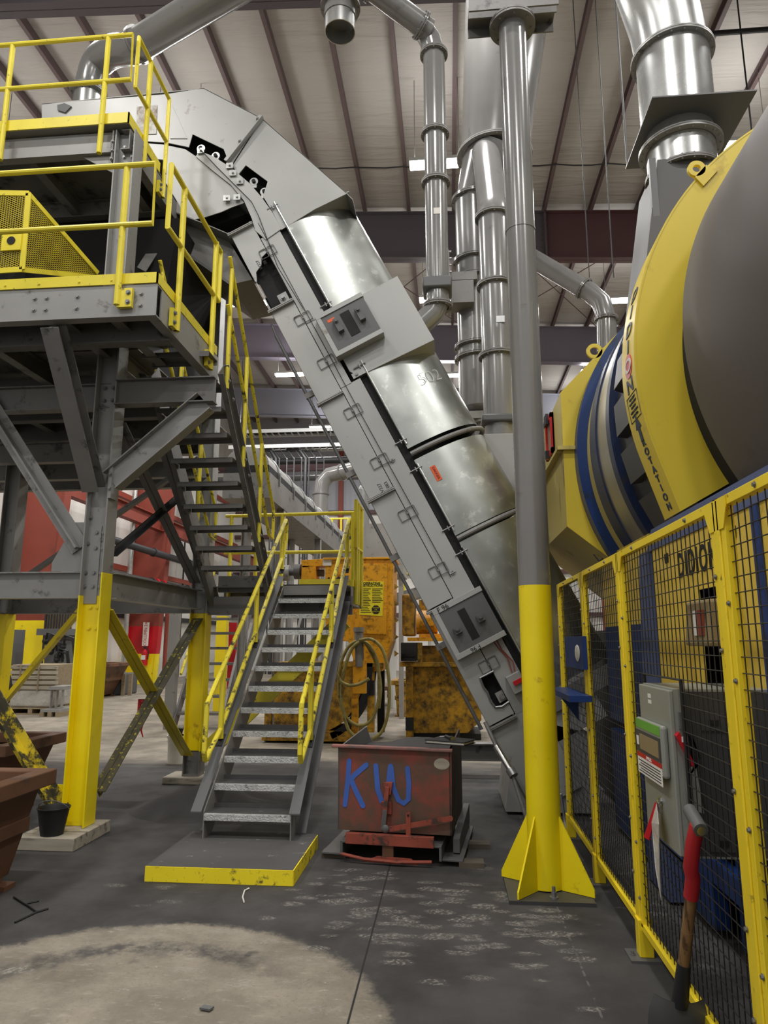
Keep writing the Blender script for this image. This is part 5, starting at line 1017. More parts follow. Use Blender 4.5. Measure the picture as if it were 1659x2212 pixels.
for i in range(K): fs += [(i + 1, i, Q + i, Q + i + 1), (2 * Q + i, 2 * Q + i + 1, 3 * Q + i + 1, 3 * Q + i), (i, i + 1, 2 * Q + i + 1, 2 * Q + i), (Q + i + 1, Q + i, 3 * Q + i, 3 * Q + i + 1)]
fs += [(0, Q, 3 * Q, 2 * Q), (K, 2 * Q + K, 3 * Q + K, Q + K)]
mb.add(vs, fs); strip = mb.build('guard_strip', 'yellow_drum', drum)
def on_strip(txt, z, size, m_, sx=1.0, sy=1.0, y=4.33, nm='lettering', bold=0.002, r=Ro + 0.002):
    a = gz(z); ac = min(a, math.pi + AS); up_ = V((math.sin(ac), 0, -math.cos(ac)))
    return letter(nm, txt, size, gpt(a, r, y), (0, -1, 0), up_, m_, strip, sx=sx, sy=sy, bold=bold)
for i, ch in enumerate('ROTATION'): on_strip(ch, 2.815 - i * 0.058, 0.062, 'blue_text', sx=1.5, y=4.285)
for ch, z, c in (('D', 3.80, 'blue_text'), ('I', 3.68, 'blue_text'), ('D', 3.56, 'blue_text'), ('I', 3.44, 'blue_text'), ('O', 3.315, 'paper'), ('N', 3.185, 'blue_text')): on_strip(ch, z, 0.125, c, sx=1.5, y=4.285, r=Ro + 0.004 if ch == 'O' else Ro + 0.002)
a = gz(3.315); mb = MB(); c_ = gpt(a, Ro + 0.001, 4.285); mb.tube((c_.x + 0.02, c_.y, c_.z), (c_.x - 0.002, c_.y, c_.z), 0.078, n=32); o_ = mb.build('logo_disc', 'red_paint', strip)
def arrow(z):
    a = gz(z); ac = min(a, math.pi + AS); up_ = V((math.sin(ac), 0, -math.cos(ac))); c = gpt(a, Ro + 0.001, 4.285); ux = V((0, -1, 0)); nn = ux.cross(up_)
    mb = MB(); mb.plate([c + ux * x + up_ * y for x, y in ((-0.055, -0.0), (0, 0.085), (0.055, 0.0), (0.022, -0.0), (0.022, -0.085), (-0.022, -0.085), (-0.022, 0.0))], nn * 0.003); return mb.build('arrow', 'blue_text', strip, smooth=False)
arrow(2.91)
for k, tx in enumerate(('FOUNDRY', 'MACHINERY', 'ROTARY', 'MEDIA DRUM', 'PATENTED')): on_strip(tx, 3.105 - 0.027 * k, 0.020, 'blue_text', sx=1.3, y=4.285, bold=0.0)
mb = MB(); ux = V((0, -1, 0)); pr_ = []
for y, z in ((4.175, 3.13), (4.175, 2.97), (4.395, 2.97), (4.395, 3.13)):
    a = gz(z); pr_.append(gpt(a, Ro + 0.001, y))
mb.pipe(pr_, 0.003, 6, closed=True); mb.build('logo_border', 'blue_text', strip)
def lug(c, r, hole, m_, par, name='lifting_lug'):
    mb = MB(); mb.hollow(V(c) - V((0, 0.012, 0)), V(c) + V((0, 0.012, 0)), r, hole, 28); d = V((DX, c[1], DZ)) - V(c); d.normalize(); n_ = V((-d.z, 0, d.x))
    mb.plate([V(c) + n_ * r - d * -hole * 1.15 + V((0, -0.012, 0)), V(c) - n_ * r + d * hole * 1.15 + V((0, -0.012, 0)), V(c) - n_ * r * 1.3 + d * r * 2.0 + V((0, -0.012, 0)), V(c) + n_ * r * 1.3 + d * r * 2.0 + V((0, -0.012, 0))], (0, 0.024, 0))
    return mb.build(name, m_, par)
lug((1.63, 4.15, 4.585), 0.055, 0.026, 'yellow_drum', drum)
# octagonal end hood
Hd = [(1.1, 2.65), (1.1, 3.95), (1.75, 4.62), (2.35, 5.15), (3.65, 5.15), (4.9, 3.95), (4.9, 2.3), (4.2, 1.75), (2.2, 1.75)]
mb = MB(); mb.plate([(x, 6.46, z) for x, z in Hd], (0, 0.012, 0)); mb.build('hood_front', 'yellow_drum', drum, smooth=False)
mb = MB(); n_ = len(Hd); vs = [V((x, 6.472, z)) for x, z in Hd] + [V((x, 8.35, z)) for x, z in Hd]; mb.add(vs, [(i, n_ + i, n_ + (i + 1) % n_, (i + 1) % n_)[::-1] for i in range(n_)] + [tuple(range(n_, 2 * n_))]); mb.build('hood_shell', 'yellow_dull', drum, smooth=False)
mb = MB(); mb.box((1.04, 6.44, 3.375), (1.10, 8.37, 3.41)); mb.box((1.04, 6.42, 3.375), (1.35, 6.46, 3.41)); mb.build('hood_flange', 'yellow_dull', drum, smooth=False)
for y0, y1, z0, z1 in ((6.95, 7.35, 3.50, 3.92), (8.0, 8.3, 3.46, 3.80)):
    mb = MB(); w_ = 0.05
    mb.box((1.085, y0, z0), (1.10, y1, z1)); mb.mi = 1
    for q in ((y0, y1, z0, z0 + w_), (y0, y1, z1 - w_, z1), (y0, y0 + w_, z0, z1), (y1 - w_, y1, z0, z1)): mb.box((1.065, q[0], q[2]), (1.10, q[1], q[3]))
    mb.mi = 2; mb.box((1.03, (y0 + y1) / 2 - 0.03, z0 - 0.02), (1.07, (y0 + y1) / 2 + 0.03, z0 + 0.06)); mb.box((1.04, (y0 + y1) / 2 - 0.06, z1 - 0.08), (1.07, (y0 + y1) / 2 + 0.06, z1 + 0.03))
    mb.build('inspection_hatch', ['grey_plastic', 'red_paint', 'rubber'], drum, smooth=False)
lug((1.44, 6.47, 4.36), 0.075, 0.042, 'yellow_drum', drum)
mb = MB(); mb.pipe([at(1282, 1197, 6.44), at(1296, 1214, 6.42), at(1290, 1218, 6.42), at(1302, 1206, 6.42)], 0.008, 6); mb.build('pull_handle', 'pipe_black', drum)

# ---- machine base
bs = thing('machine_base', 'blue and yellow steel base frame carrying the rotary drum behind the fence', 'machine base', (2.5, 3.5, 0))
def bp_(mb, nm, m_, bev=0.0): return mb.build(nm, m_, bs, bev=bev, smooth=False)
mb = MB(); mb.plate([(1.35, 0.9, 2.335), (1.35, 4.72, 2.335), (1.35, 4.86, 2.20), (1.35, 0.9, 2.20)], (0.45, 0, 0)); bp_(mb, 'top_beam', 'blue_grey')
mb = MB(); mb.box((1.42, 0.9, 2.335), (1.47, 4.10, 2.36)); bp_(mb, 'rail_edge', 'blue')
# stencilled side panel with a stepped cut out
P = [(4.76, 2.20), (4.76, 1.20), (4.02, 1.20), (4.02, 1.36), (3.96, 1.36), (3.96, 1.88), (3.56, 1.88), (3.56, 1.28), (0.9, 1.28), (0.9, 2.20)]
mb = MB(); mb.plate([(1.36, y, z) for y, z in P], (0.01, 0, 0)); bp_(mb, 'side_panel', 'yellow_panel')
for y0, y1, z0, z1 in ((0.9, 3.56, 1.04, 1.28),): mb = MB(); mb.box((1.35, y0, z0), (1.42, y1, z1)); bp_(mb, 'lower_beam', 'blue')
mb = MB(); mb.box((1.345, 3.12, 1.28), (1.42, 3.19, 2.2)); bp_(mb, 'panel_post', 'blue')
k = letter('lettering', 'DIDION', 0.20, (1.357, 3.95, 2.035), (0, -1, 0), (0, 0, 1), 'ink', bs, sx=0.74, spacing=1.22, bold=0.003, depth=0.002)
letter('lettering', '"', 0.2, (1.357, 4.46, 2.055), (0, -1, 0), (0, 0, 1), 'ink', bs, sx=1.2, bold=0.004); letter('lettering', '"', 0.2, (1.357, 3.42, 2.055), (0, -1, 0), (0, 0, 1), 'ink', bs, sx=1.2, bold=0.004)
mb = MB(); mb.hexa([(1.19, 3.40, 1.58), (1.40, 3.40, 1.58), (1.40, 3.72, 1.58), (1.19, 3.72, 1.58)], [(1.21, 3.40, 1.80), (1.40, 3.40, 1.80), (1.40, 3.72, 1.80), (1.21, 3.72, 1.80)]); bp_(mb, 'motor_box', 'grey_plastic', 0.015)
mb = MB(); mb.box((1.188, 3.50, 1.63), (1.2, 3.56, 1.75)); mb.mi = 1; mb.box((1.186, 3.44, 1.63), (1.2, 3.50, 1.75)); bp_(mb, 'warning_label', ['paper', 'red_col'])
mb = MB(); mb.box((1.62, 0.9, 0.05), (4.6, 8.3, 1.72)); bp_(mb, 'void_backing', 'black')  # black block stands for the unlit void under the drum
mb = MB(); mb.hexa([(1.33, 4.80, 0.02), (1.62, 4.80, 0.02), (1.62, 5.28, 0.02), (1.33, 5.28, 0.02)], [(1.33, 4.80, 2.2), (1.62, 4.80, 2.2), (1.62, 4.98, 2.2), (1.33, 4.98, 2.2)]); bp_(mb, 'leg', 'blue_grey')
mb = MB(); mb.plate([(1.37, 4.76, 1.2), (1.37, 4.76, 0.4), (1.37, 5.25, 0.4), (1.37, 5.1, 1.3)], (0.012, 0, 0)); bp_(mb, 'gusset', 'blue_grey')
mb = MB(); mb.box((1.50, 5.3, 0.9), (1.62, 6.95, 1.74)); bp_(mb, 'rear_panel', 'blue')
mb = MB(); mb.box((1.50, 5.3, 1.74), (1.54, 6.95, 2.4)); bp_(mb, 'rear_panel', 'yellow_panel')
mb = MB(); mb.box((1.42, 4.3, 0.05), (1.50, 6.6, 0.85)); bp_(mb, 'skirt_panel', 'blue')
for y in (1.2, 1.75, 2.3, 2.75, 3.6, 4.05): mb = MB(); mb.box((1.5, y, 0.02), (1.58, y + 0.1, 1.1)); bp_(mb, 'leg', 'blue')
mb = MB(); mb.box((1.42, 0.9, 0.30), (1.5, 4.3, 0.42)); bp_(mb, 'bottom_beam', 'blue')
for y in (3.3, 3.9): mb = MB(); mb.tube((1.48, y, 0.03), (1.48, y, 1.2), 0.03, n=12); bp_(mb, 'conduit', 'blue')

# ---- mesh fence
FX = 0.98
posts = (6.28, 5.17, 4.05, 2.55, 1.05)
plab = ('yellow fence post at the far end of the mesh fence beside the pole', 'second yellow fence post from the far end, behind the pole foot', 'yellow fence post right behind the grey switch cabinet', 'tall nearest yellow fence post at right behind the shovel', 'yellow fence post outside the right edge')
for y, lb in zip(posts, plab):
    if y < 2: continue
    t = thing('fence_post', lb, 'fence post', (FX, y, 0), 'posts of the yellow mesh fence')
    mb = MB(); mb.box((FX - 0.025, y - 0.025, 0.15), (FX + 0.025, y + 0.025, 2.10)); mb.build('post', 'yellow_fence', t, bev=0.004, smooth=False)
    mb = MB(); mb.box((FX - 0.036, y - 0.036, 0.012), (FX + 0.036, y + 0.036, 0.19)); mb.build('sleeve', 'yellow_fence', t, bev=0.004, smooth=False)
    mb = MB(); mb.box((FX - 0.09, y - 0.075, 0), (FX + 0.09, y + 0.075, 0.012)); mb.mi = 1; mb.bolt((FX - 0.065, y, 0.012), (0, 0, 1), 0.01, 0.014); mb.build('base_plate', ['door_grey', 'bolt'], t, smooth=False)
    mb = MB(); mb.box((FX - 0.024, y - 0.024, 2.10), (FX + 0.024, y + 0.024, 2.104)); mb.build('cap', 'rubber', t, smooth=False)
    for z in (0.35, 0.62, 1.05, 1.52, 1.78):
        for dy in (-0.05, 0.05): mb = MB(); mb.bolt((FX - 0.022, y + dy, z + dy), (-1, 0, 0), 0.007, 0.006); mb.build('bolt', 'bolt', t)
pl2 = ('yellow framed mesh fence panel at the far end, narrowest in view', 'mesh fence panel between the second and third posts in front of blue legs', 'mesh fence panel with the cut out for the grey switch cabinet', 'nearest mesh fence panel at the right edge of view')
CUT = (3.15, 3.72, 0.67, 1.44)
for i in range(4):
    y1, y0 = posts[i] - 0.03, posts[i + 1] + 0.03
    t = thing('mesh_fence', pl2[i], 'fence panel', (FX, (y0 + y1) / 2, 0.17), 'panels of the yellow mesh fence')
    z0, z1 = 0.16, 2.085; fr = MB(); hw = 0.018
    for a, b_ in (((y0, z0), (y1, z0)), ((y0, z1), (y1, z1)), ((y0, z0), (y0, z1)), ((y1, z0), (y1, z1))):
        mb = MB(); mb.box((FX - 0.02, min(a[0], b_[0]) - (0 if a[0] != b_[0] else 0.0), min(a[1], b_[1]) - (hw if a[1] == b_[1] else 0)), (FX + 0.015, max(a[0], b_[0]) + (hw * 2 if a[0] == b_[0] and a[0] == y0 else 0), max(a[1], b_[1]) + (hw if a[1] == b_[1] else 0)) if not (a[0] == b_[0] and a[0] == y1) else (FX + 0.015, y1 - hw * 2, z1))
        mb.build('frame_bar', 'yellow_fence', t, bev=0.002, smooth=False)
    mb = MB(); rr = 0.0023; sp = 0.055; ny = int((y1 - y0) / sp); cut = CUT if i == 2 else None
    for k in range(1, ny + 1):
        y = y0 + k * (y1 - y0) / (ny + 1); segs = [(z0, z1)]
        if cut and cut[0] < y < cut[1]: segs = [(z0, cut[2]), (cut[3], z1)]
        for a, b_ in segs: mb.tube((FX, y, a), (FX, y, b_), rr, n=6, caps=False)
    nz = int((z1 - z0) / sp)
    for k in range(1, nz + 1):
        z = z0 + k * (z1 - z0) / (nz + 1); segs = [(y0, y1)]
        if cut and cut[2] < z < cut[3]: segs = [(y0, cut[0]), (cut[1], y1)]
        for a, b_ in segs: mb.tube((FX - 0.004, a, z), (FX - 0.004, b_, z), rr, n=6, caps=False)
    mb.build('wire_mesh', 'wire', t)
    if cut:
        mb = MB(); q = [(FX, cut[0], cut[2]), (FX, cut[0], cut[3]), (FX, cut[1], cut[3]), (FX, cut[1], cut[2])]; mb.pipe(q, 0.008, 8, closed=True); mb.build('edge_trim', 'rubber', t)
    for y in (y0 + 0.3, y1 - 0.3): mb = MB(); mb.bolt((FX - 0.02, y, z1), (-1, 0, 0), 0.007, 0.006); mb.build('bolt', 'bolt', t)
    for yy, s_ in ((y0, 1), (y1, -1)): mb = MB(); mb.plate([(FX - 0.021, yy - s_ * 0.02, 2.1), (FX - 0.021, yy + s_ * 0.07, 2.1), (FX - 0.021, yy + s_ * 0.07, 2.06), (FX - 0.021, yy + s_ * 0.035, 1.99), (FX - 0.021, yy - s_ * 0.02, 1.99)], (-0.004, 0, 0)); mb.build('corner_clip', 'yellow_fence', t, smooth=False)

# ---- switch cabinet through the fence
cx0, cx1, cy0, cy1, cz0, cz1 = 0.935, 1.40, 3.19, 3.66, 0.72, 1.40
t = thing('switch_cabinet', 'grey electrical switch cabinet poking through the mesh fence', 'cabinet', (1.15, 3.42, cz0))
mb = MB(); mb.box((cx0 + 0.02, cy0, cz0), (cx1, cy1, cz1)); mb.mi = 1; mb.box((FX + 0.01, cy0 - 0.002, cz0 + 0.01), (cx1 - 0.005, cy0, cz1 - 0.01)); mb.build('body', ['cabinet', 'cabinet_dark'], t, bev=0.006, smooth=False)  # dark slab on the near side: same enamel with shade painted in
mb = MB(); mb.box((cx0, cy0 - 0.004, cz0 + 0.005), (cx0 + 0.02, cy1 + 0.004, cz1 - 0.005)); dr = mb.build('door', 'cabinet', t, bev=0.005, smooth=False)
mb = MB(); mb.box((cx0 - 0.03, cy0 + 0.04, 1.02), (cx0, cy1 - 0.01, 1.24)); sw = mb.build('switch_housing', 'cabinet', t, bev=0.012, smooth=False)
mb = MB(); mb.box((cx0 - 0.032, cy0 + 0.06, 1.195), (cx0 - 0.03, cy1 - 0.02, 1.235)); mb.build('green_label', 'green', sw, smooth=False)
mb = MB(); mb.box((cx0 - 0.034, cy0 + 0.06, 1.085), (cx0 - 0.03, cy1 - 0.02, 1.185)); mb.mi = 1; mb.box((cx0 - 0.036, cy0 + 0.08, 1.10), (cx0 - 0.032, cy1 - 0.09, 1.17)); mb.mi = 2; mb.box((cx0 - 0.036, cy1 - 0.07, 1.115), (cx0 - 0.032, cy1 - 0.035, 1.155)); mb.build('window', ['cabinet_dark', 'grey_plastic', 'paper'], sw, smooth=False)
mb = MB(); mb.box((cx0 - 0.032, cy0 + 0.06, 0.985), (cx0 - 0.03, cy1 - 0.02, 1.06)); mb.mi = 1; mb.box((cx0 - 0.0325, cy0 + 0.06, 1.06), (cx0 - 0.03, cy1 - 0.02, 1.08)); wl = mb.build('warning_label', ['paper', 'red_paint'], t, smooth=False)
for k in range(5): mb = MB(); mb.box((cx0 - 0.033, cy0 + 0.08, 0.995 + k * 0.012), (cx0 - 0.0322, cy1 - 0.04 - 0.03 * (k % 2), 0.999 + k * 0.012)); mb.build('print_line', 'ink', wl, smooth=False)
letter('lettering', 'DANGER', 0.02, (cx0 - 0.0328, cy0 + 0.25, 1.07), (0, -1, 0), (0, 0, 1), 'paper', wl)
mb = MB(); mb.box((cx0 - 0.001, 3.46, 1.34), (cx0, 3.51, 1.36)); mb.box((cx0 - 0.001, 3.455, 1.315), (cx0, 3.51, 1.332)); mb.build('label', 'paper', dr, smooth=False)
mb = MB(); mb.plate([(1.010, cy0 - 0.03, 1.22), (0.995, cy0 - 0.03, 1.225), (1.040, cy0 - 0.03, 1.12), (1.010, cy0 - 0.03, 1.09)], (0, 0.028, 0)); mb.mi = 1; mb.plate([(0.947, cy0 - 0.034, 1.21), (0.960, cy0 - 0.034, 1.225), (1.012, cy0 - 0.034, 1.10), (1.005, cy0 - 0.034, 1.085)], (0, 0.03, 0)); mb.mi = 2; mb.box((0.967, cy0 - 0.036, 1.185), (0.990, cy0 - 0.03, 1.207)); mb.build('handle', ['rubber', 'red_paint', 'paper'], t, smooth=False)
mb = MB(); mb.plate([(1.020, cy0 - 0.02, 1.10)] + [V((1.04 + 0.06 * math.cos(a), cy0 - 0.02, 1.0 + 0.10 * math.sin(a))) for a in [math.pi / 2 + math.pi * i / 16 for i in range(17)]], (0, 0.02, 0)); mb.build('handle_quadrant', 'cabinet', t, smooth=False)
for z in (1.27, 0.79): mb = MB(); mb.box((0.970, cy0 - 0.016, z - 0.035), (0.985, cy0, z + 0.035)); mb.build('hinge', 'bolt', t, smooth=False)
for z in (1.27, 0.79): mb = MB(); mb.box((1.06, cy0 - 0.012, z - 0.04), (1.16, cy0 - 0.002, z + 0.03)); mb.mi = 1; mb.box((1.09, cy0 - 0.02, z - 0.015), (1.13, cy0 - 0.012, z + 0.005)); mb.build('latch', ['cabinet_dark', 'rubber'], t, smooth=False)
mb = MB(); mb.bolt((cx0, 3.40, 0.90), (-1, 0, 0), 0.014, 0.012); mb.pipe([(cx0 - 0.012, 3.415, 0.90), (cx0 - 0.014, 3.415, 0.86), (cx0 - 0.014, 3.39, 0.85), (cx0 - 0.014, 3.385, 0.89)], 0.004, 7, closed=True); tag(mb.build('padlock', 'chrome'), 'small chrome hasp lock on the cabinet door', 'lock')
mb = MB(); mb.plate([(cx0 - 0.02, 3.42, 0.89), (cx0 - 0.06, 3.50, 0.72), (cx0 - 0.045, 3.47, 0.715), (cx0 - 0.02, 3.395, 0.87)], (-0.004, 0, 0)); tag(mb.build('lockout_tag', 'red_paint', smooth=False), 'red lockout tag hanging from the cabinet lock', 'tag')
mb = MB(); mb.plate([(cx0 - 0.022, 3.40, 0.885), (cx0 - 0.04, 3.43, 0.80), (cx0 - 0.045, 3.40, 0.62), (cx0 - 0.04, 3.36, 0.50), (cx0 - 0.045, 3.34, 0.62), (cx0 - 0.04, 3.32, 0.82)], (-0.003, 0, 0)); tag(mb.build('paper_tag', 'wrap', smooth=False), 'crumpled grey plastic tag strip hanging below the cabinet lock', 'tag')
# blue bracket on the fence
t = thing('blue_bracket', 'blue plate with round hole fixed on the far part of the fence', 'bracket', (0.93, 5.5, 1.4))
mb = MB(); mb.box((0.925, 5.05, 1.41), (0.955, 5.8, 1.64)); mb.mi = 1; mb.sphere((0.922, 5.25, 1.52), 0.06, 20, 10, (0.1, 1.6, 1.0)); mb.build('plate', ['blue', 'paper'], t, bev=0.01)
t = thing('blue_shelf', 'small blue angled shelf jutting from the far fence under the holed plate', 'shelf', (0.9, 5.4, 1.2))
mb = MB(); mb.box((0.80, 4.95, 1.20), (0.955, 5.9, 1.24)); mb.build('top', 'blue', t, smooth=False); mb = MB(); mb.plate([(0.82, 5.5, 1.20), (0.955, 5.5, 1.20), (0.955, 5.5, 1.02)], (0, 0.02, 0)); mb.build('rib', 'blue', t, smooth=False)

# ---- shovel
t = thing('shovel', 'short handled shovel with red grip and dark blade leaning on the fence', 'shovel', (0.86, 3.15, 0))
top, bot = V((0.905, 2.84, 0.92)), V((0.865, 3.08, 0.24)); ax = (top - bot).normalized(); sd = ax.cross(V((0, 1, 0))).normalized()
mb = MB(); mb.tube(bot + ax * 0.0, bot + ax * 0.30, 0.022, n=16); mb.tube(bot + ax * 0.30, bot + ax * 0.50, 0.021, 0.022, n=16); mb.build('shaft', 'handle_wood', t)
mb = MB(); mb.pipe([bot + ax * 0.44, bot + ax * 0.52, bot + ax * 0.56 + sd * 0.012, bot + ax * 0.66 + sd * 0.012, bot + ax * 0.735 + sd * 0.004], 0.027, 14); mb.build('grip_sleeve', 'handle_red', t)
gd = (V((0, 1, 0)) - ax * ax.y).normalized(); gp = bot + ax * 0.735; mb = MB(); mb.tube(gp - gd * 0.03, gp + gd * 0.10, 0.026, n=18); mb.mi = 1; mb.tube(gp - gd * 0.036, gp - gd * 0.03, 0.017, n=14); mb.build('hand_grip', ['door_grey', 'chrome'], t)
mb = MB(); mb.tube(bot - ax * 0.02, bot + ax * 0.16, 0.032, 0.025, n=16); mb.build('socket', 'pipe_black', t)
mb = MB(); nrm = sd.cross(ax); vs = []; fs = []
for j in range(9):
    for i in range(9):
        u = (i / 8 - 0.5) * 2; v_ = j / 8; wdt = 0.11 * (1.0 if v_ < 0.55 else 1 - 0.55 * ((v_ - 0.55) / 0.45) ** 2) * (0.85 + 0.15 * min(1, v_ * 4)); vs.append(bot - ax * (0.0 + 0.245 * v_) + sd * u * wdt + nrm * (0.035 * u * u - 0.02 - 0.012 * math.sin(v_ * 3)))
vs += [p + nrm * 0.003 for p in vs]
for j in range(8):
    for i in range(8): a = j * 9 + i; fs += [(a, a + 1, a + 10, a + 9), (81 + a + 9, 81 + a + 10, 81 + a + 1, 81 + a)]
mb.add(vs, fs); mb.build('blade', 'door_grey', t)
# loose bolt and rod by the fence
mb = MB(); mb.bolt((0.83, 5.0, 0.014), (1, 0.3, 0), 0.014, 0.02); mb.tube((0.72, 5.02, 0.012), (0.83, 5.0, 0.014), 0.009, n=8); tag(mb.build('loose_bolt', 'door_grey'), 'loose dusty bolt lying on the floor between pole foot and fence', 'bolt')
mb = MB(); mb.tube((0.66, 5.3, 0.008), (0.98, 5.22, 0.008), 0.006, n=8); tag(mb.build('loose_rod', 'bolt'), 'thin bright rod lying on the floor by the second fence post', 'rod')
# ================================================================== RED HOPPER, BINS, BUCKET
hy = 5.52
t = thing('tipping_hopper', 'worn red steel tipping hopper with blue KW sprayed on its front', 'hopper', (-0.38, 5.9, 0))
def wallq(mb, a, b_, c_, d, th): 
    return mb.hexa([a, b_, c_, d], [V(p) + V(th) for p in (a, b_, c_, d)])
x0, x1 = -0.83, 0.035
mb = MB(); mb.plate([(x0, hy, 0.20), (x1 - 0.0, hy, 0.20), (x1 + 0.01, hy, 0.80), (x0 - 0.005, hy, 0.80)], (0, 0.012, 0)); hb = mb.build('front_wall', 'red_hopper', t, smooth=False)
mb = MB(); mb.plate([(x0, hy, 0.20), (x0, hy, 0.80), (x0 + 0.04, 6.25, 0.87), (x0 + 0.06, 6.38, 0.72), (x0 + 0.06, 6.38, 0.20)], (0.012, 0, 0)); mb.build('side_wall', 'door_grey', t, smooth=False)
mb = MB(); mb.plate([(x1, hy, 0.20), (x1, hy, 0.80), (x1 - 0.0, 6.25, 0.87), (x1 - 0.0, 6.38, 0.72), (x1 - 0.0, 6.38, 0.20)], (-0.012, 0, 0)); mb.build('side_wall', 'hopper_side', t, smooth=False)
mb = MB(); mb.plate([(x0 + 0.06, 6.38, 0.2), (x1, 6.38, 0.2), (x1, 6.38, 0.72), (x0 + 0.06, 6.38, 0.72)], (0, 0.012, 0)); mb.build('back_wall', 'door_grey', t, smooth=False)
mb = MB(); mb.bar((x0 - 0.05, hy - 0.008, 0.81), (x1 + 0.02, hy - 0.008, 0.80), 0.055, 0.022, up=(0, 0, 1)); mb.build('rim', 'hopper_rim', t, bev=0.006, smooth=False)
mb = MB(); mb.box((x0 + 0.01, hy + 0.02, 0.2), (x1 - 0.01, 6.36, 0.22)); mb.build('floor_plate', 'door_grey', t, smooth=False)
mb = MB(); n = 20; vs = []; fs = []
for i in range(n + 1):
    for j in range(n + 1):
        x = x0 + 0.02 + (x1 - x0 - 0.045) * i / n; y = hy + 0.015 + 0.84 * j / n; vs.append((x, y, 0.72 + 0.085 * math.exp(-(((x + 0.28) / 0.3) ** 2 + ((y - 6.15) / 0.25) ** 2)) + 0.008 * math.sin(x * 23) * math.cos(y * 19)))
for i in range(n):
    for j in range(n): a = i * (n + 1) + j; fs.append((a, a + n + 1, a + n + 2, a + 1))
mb.add(vs, fs); tag(mb.build('hopper_sand', 'dust', sharp=180), 'black sand filling the red hopper', 'sand', kind='stuff')
kf = hy - 0.003
mb = MB()
for st in ([(-0.745, 0.70), (-0.755, 0.55), (-0.775, 0.38)], [(-0.61, 0.675), (-0.70, 0.60), (-0.735, 0.56)], [(-0.735, 0.575), (-0.69, 0.48), (-0.635, 0.38)],
           [(-0.535, 0.67), (-0.52, 0.50), (-0.49, 0.42)], [(-0.42, 0.67), (-0.435, 0.56), (-0.445, 0.47)], [(-0.415, 0.66), (-0.40, 0.52), (-0.36, 0.43), (-0.32, 0.41), (-0.285, 0.44), (-0.28, 0.55), (-0.29, 0.66)]):
    ribbon(mb, st, 0.038, (0, kf, 0), (1, 0, 0), (0, 0, 1), (0, -1, 0), 0.003)
mb.build('sprayed_letters', 'blue_spray', hb, smooth=False)
def hp(mb, nm, m_, bev=0.003): return mb.build(nm, m_, t, bev=bev, smooth=False)
mb = MB(); mb.plate([(-0.475, hy - 0.03, 0.56), (-0.40, hy - 0.03, 0.56), (-0.415, hy - 0.03, 0.47), (-0.465, hy - 0.03, 0.47)], (0, 0.03, 0)); hp(mb, 'latch_plate', 'red_rust')
mb = MB(); mb.bar((-0.44, hy - 0.04, 0.53), (-0.455, hy - 0.045, 0.34), 0.035, 0.018, up=(0, 1, 0)); mb.mi = 1; mb.bar((-0.455, hy - 0.045, 0.37), (-0.47, hy - 0.04, 0.22), 0.036, 0.02, up=(0, 1, 0)); mb.build('latch_bar', ['red_rust', 'door_grey'], t, bev=0.003, smooth=False)
mb = MB(); mb.box((-0.49, hy - 0.02, 0.33), (-0.41, hy, 0.42)); hp(mb, 'latch_bracket', 'red_rust')
mb = MB(); mb.bar((-0.42, hy - 0.05, 0.235), (0.035, hy - 0.05, 0.33), 0.035, 0.012, up=(0, 1, 0)); mb.tube((0.035, hy - 0.057, 0.33), (0.035, hy - 0.043, 0.33), 0.018); hp(mb, 'release_lever', 'red_rust', 0.0)
mb = MB(); mb.box((-0.295, hy - 0.06, 0.2), (-0.26, hy - 0.045, 0.36)); mb.mi = 1; mb.tube((-0.278, hy - 0.064, 0.34), (-0.278, hy - 0.058, 0.34), 0.008); mb.build('lever_guide', ['red_rust', 'black'], t, smooth=False)
mb = MB(); mb.sphere((-0.45, hy - 0.05, 0.235), 0.03, 14, 8, (1, 0.6, 1)); hp(mb, 'pivot', 'door_grey', 0.0)
mb = MB(); mb.box((-0.745, hy - 0.10, 0.13), (-0.085, hy - 0.06, 0.205)); hp(mb, 'cross_bar', 'red_rust')
mb = MB(); mb.box((-0.47, hy - 0.08, 0.05), (-0.385, hy - 0.05, 0.14)); hp(mb, 'pocket_post', 'rust')
mb = MB(); mb.box((-0.79, hy - 0.08, 0.13), (-0.03, 6.4, 0.145)); mb.box((-0.79, hy - 0.08, 0.04), (-0.77, 6.4, 0.14)); mb.box((-0.05, hy - 0.08, 0.04), (-0.03, 6.4, 0.14)); mb.box((-0.94, hy - 0.05, 0.035), (-0.77, 6.45, 0.05)); mb.box((-0.05, hy - 0.05, 0.035), (0.12, 6.45, 0.05)); hp(mb, 'fork_pocket', 'door_grey')
mb = MB(); mb.pipe([(-0.78, hy - 0.1, 0.06), (-0.6, hy - 0.11, 0.035), (-0.35, hy - 0.12, 0.03), (-0.1, hy - 0.1, 0.04)], 0.012, 8); mb.plate([(-0.62, hy - 0.11, 0.015), (-0.2, hy - 0.11, 0.015), (-0.25, hy - 0.11, 0.055), (-0.5, hy - 0.11, 0.06)], (0, 0.01, 0)); hp(mb, 'front_lip', 'red_rust', 0.0)
mb = MB(); mb.plate([(x1 + 0.0, 5.6, 0.06), (x1 + 0.0, 6.5, 0.06), (x1 + 0.0, 6.5, 0.22), (x1 + 0.0, 5.6, 0.16)], (0.05, 0, 0)); hp(mb, 'rocker_rail', 'door_grey')
mb = MB(); mb.sphere((-0.03, hy - 0.001, 0.70), 0.075, 18, 8, (0.8, 0.03, 0.55)); hp(mb, 'bare_patch', 'wood', 0.0)
HR = Matrix.Rotation(math.radians(-6.3), 4, 'Z'); hs = bpy.data.objects['hopper_sand']; pv = V((-0.38, 5.9, 0)); t.rotation_euler = (0, 0, math.radians(-6.3))
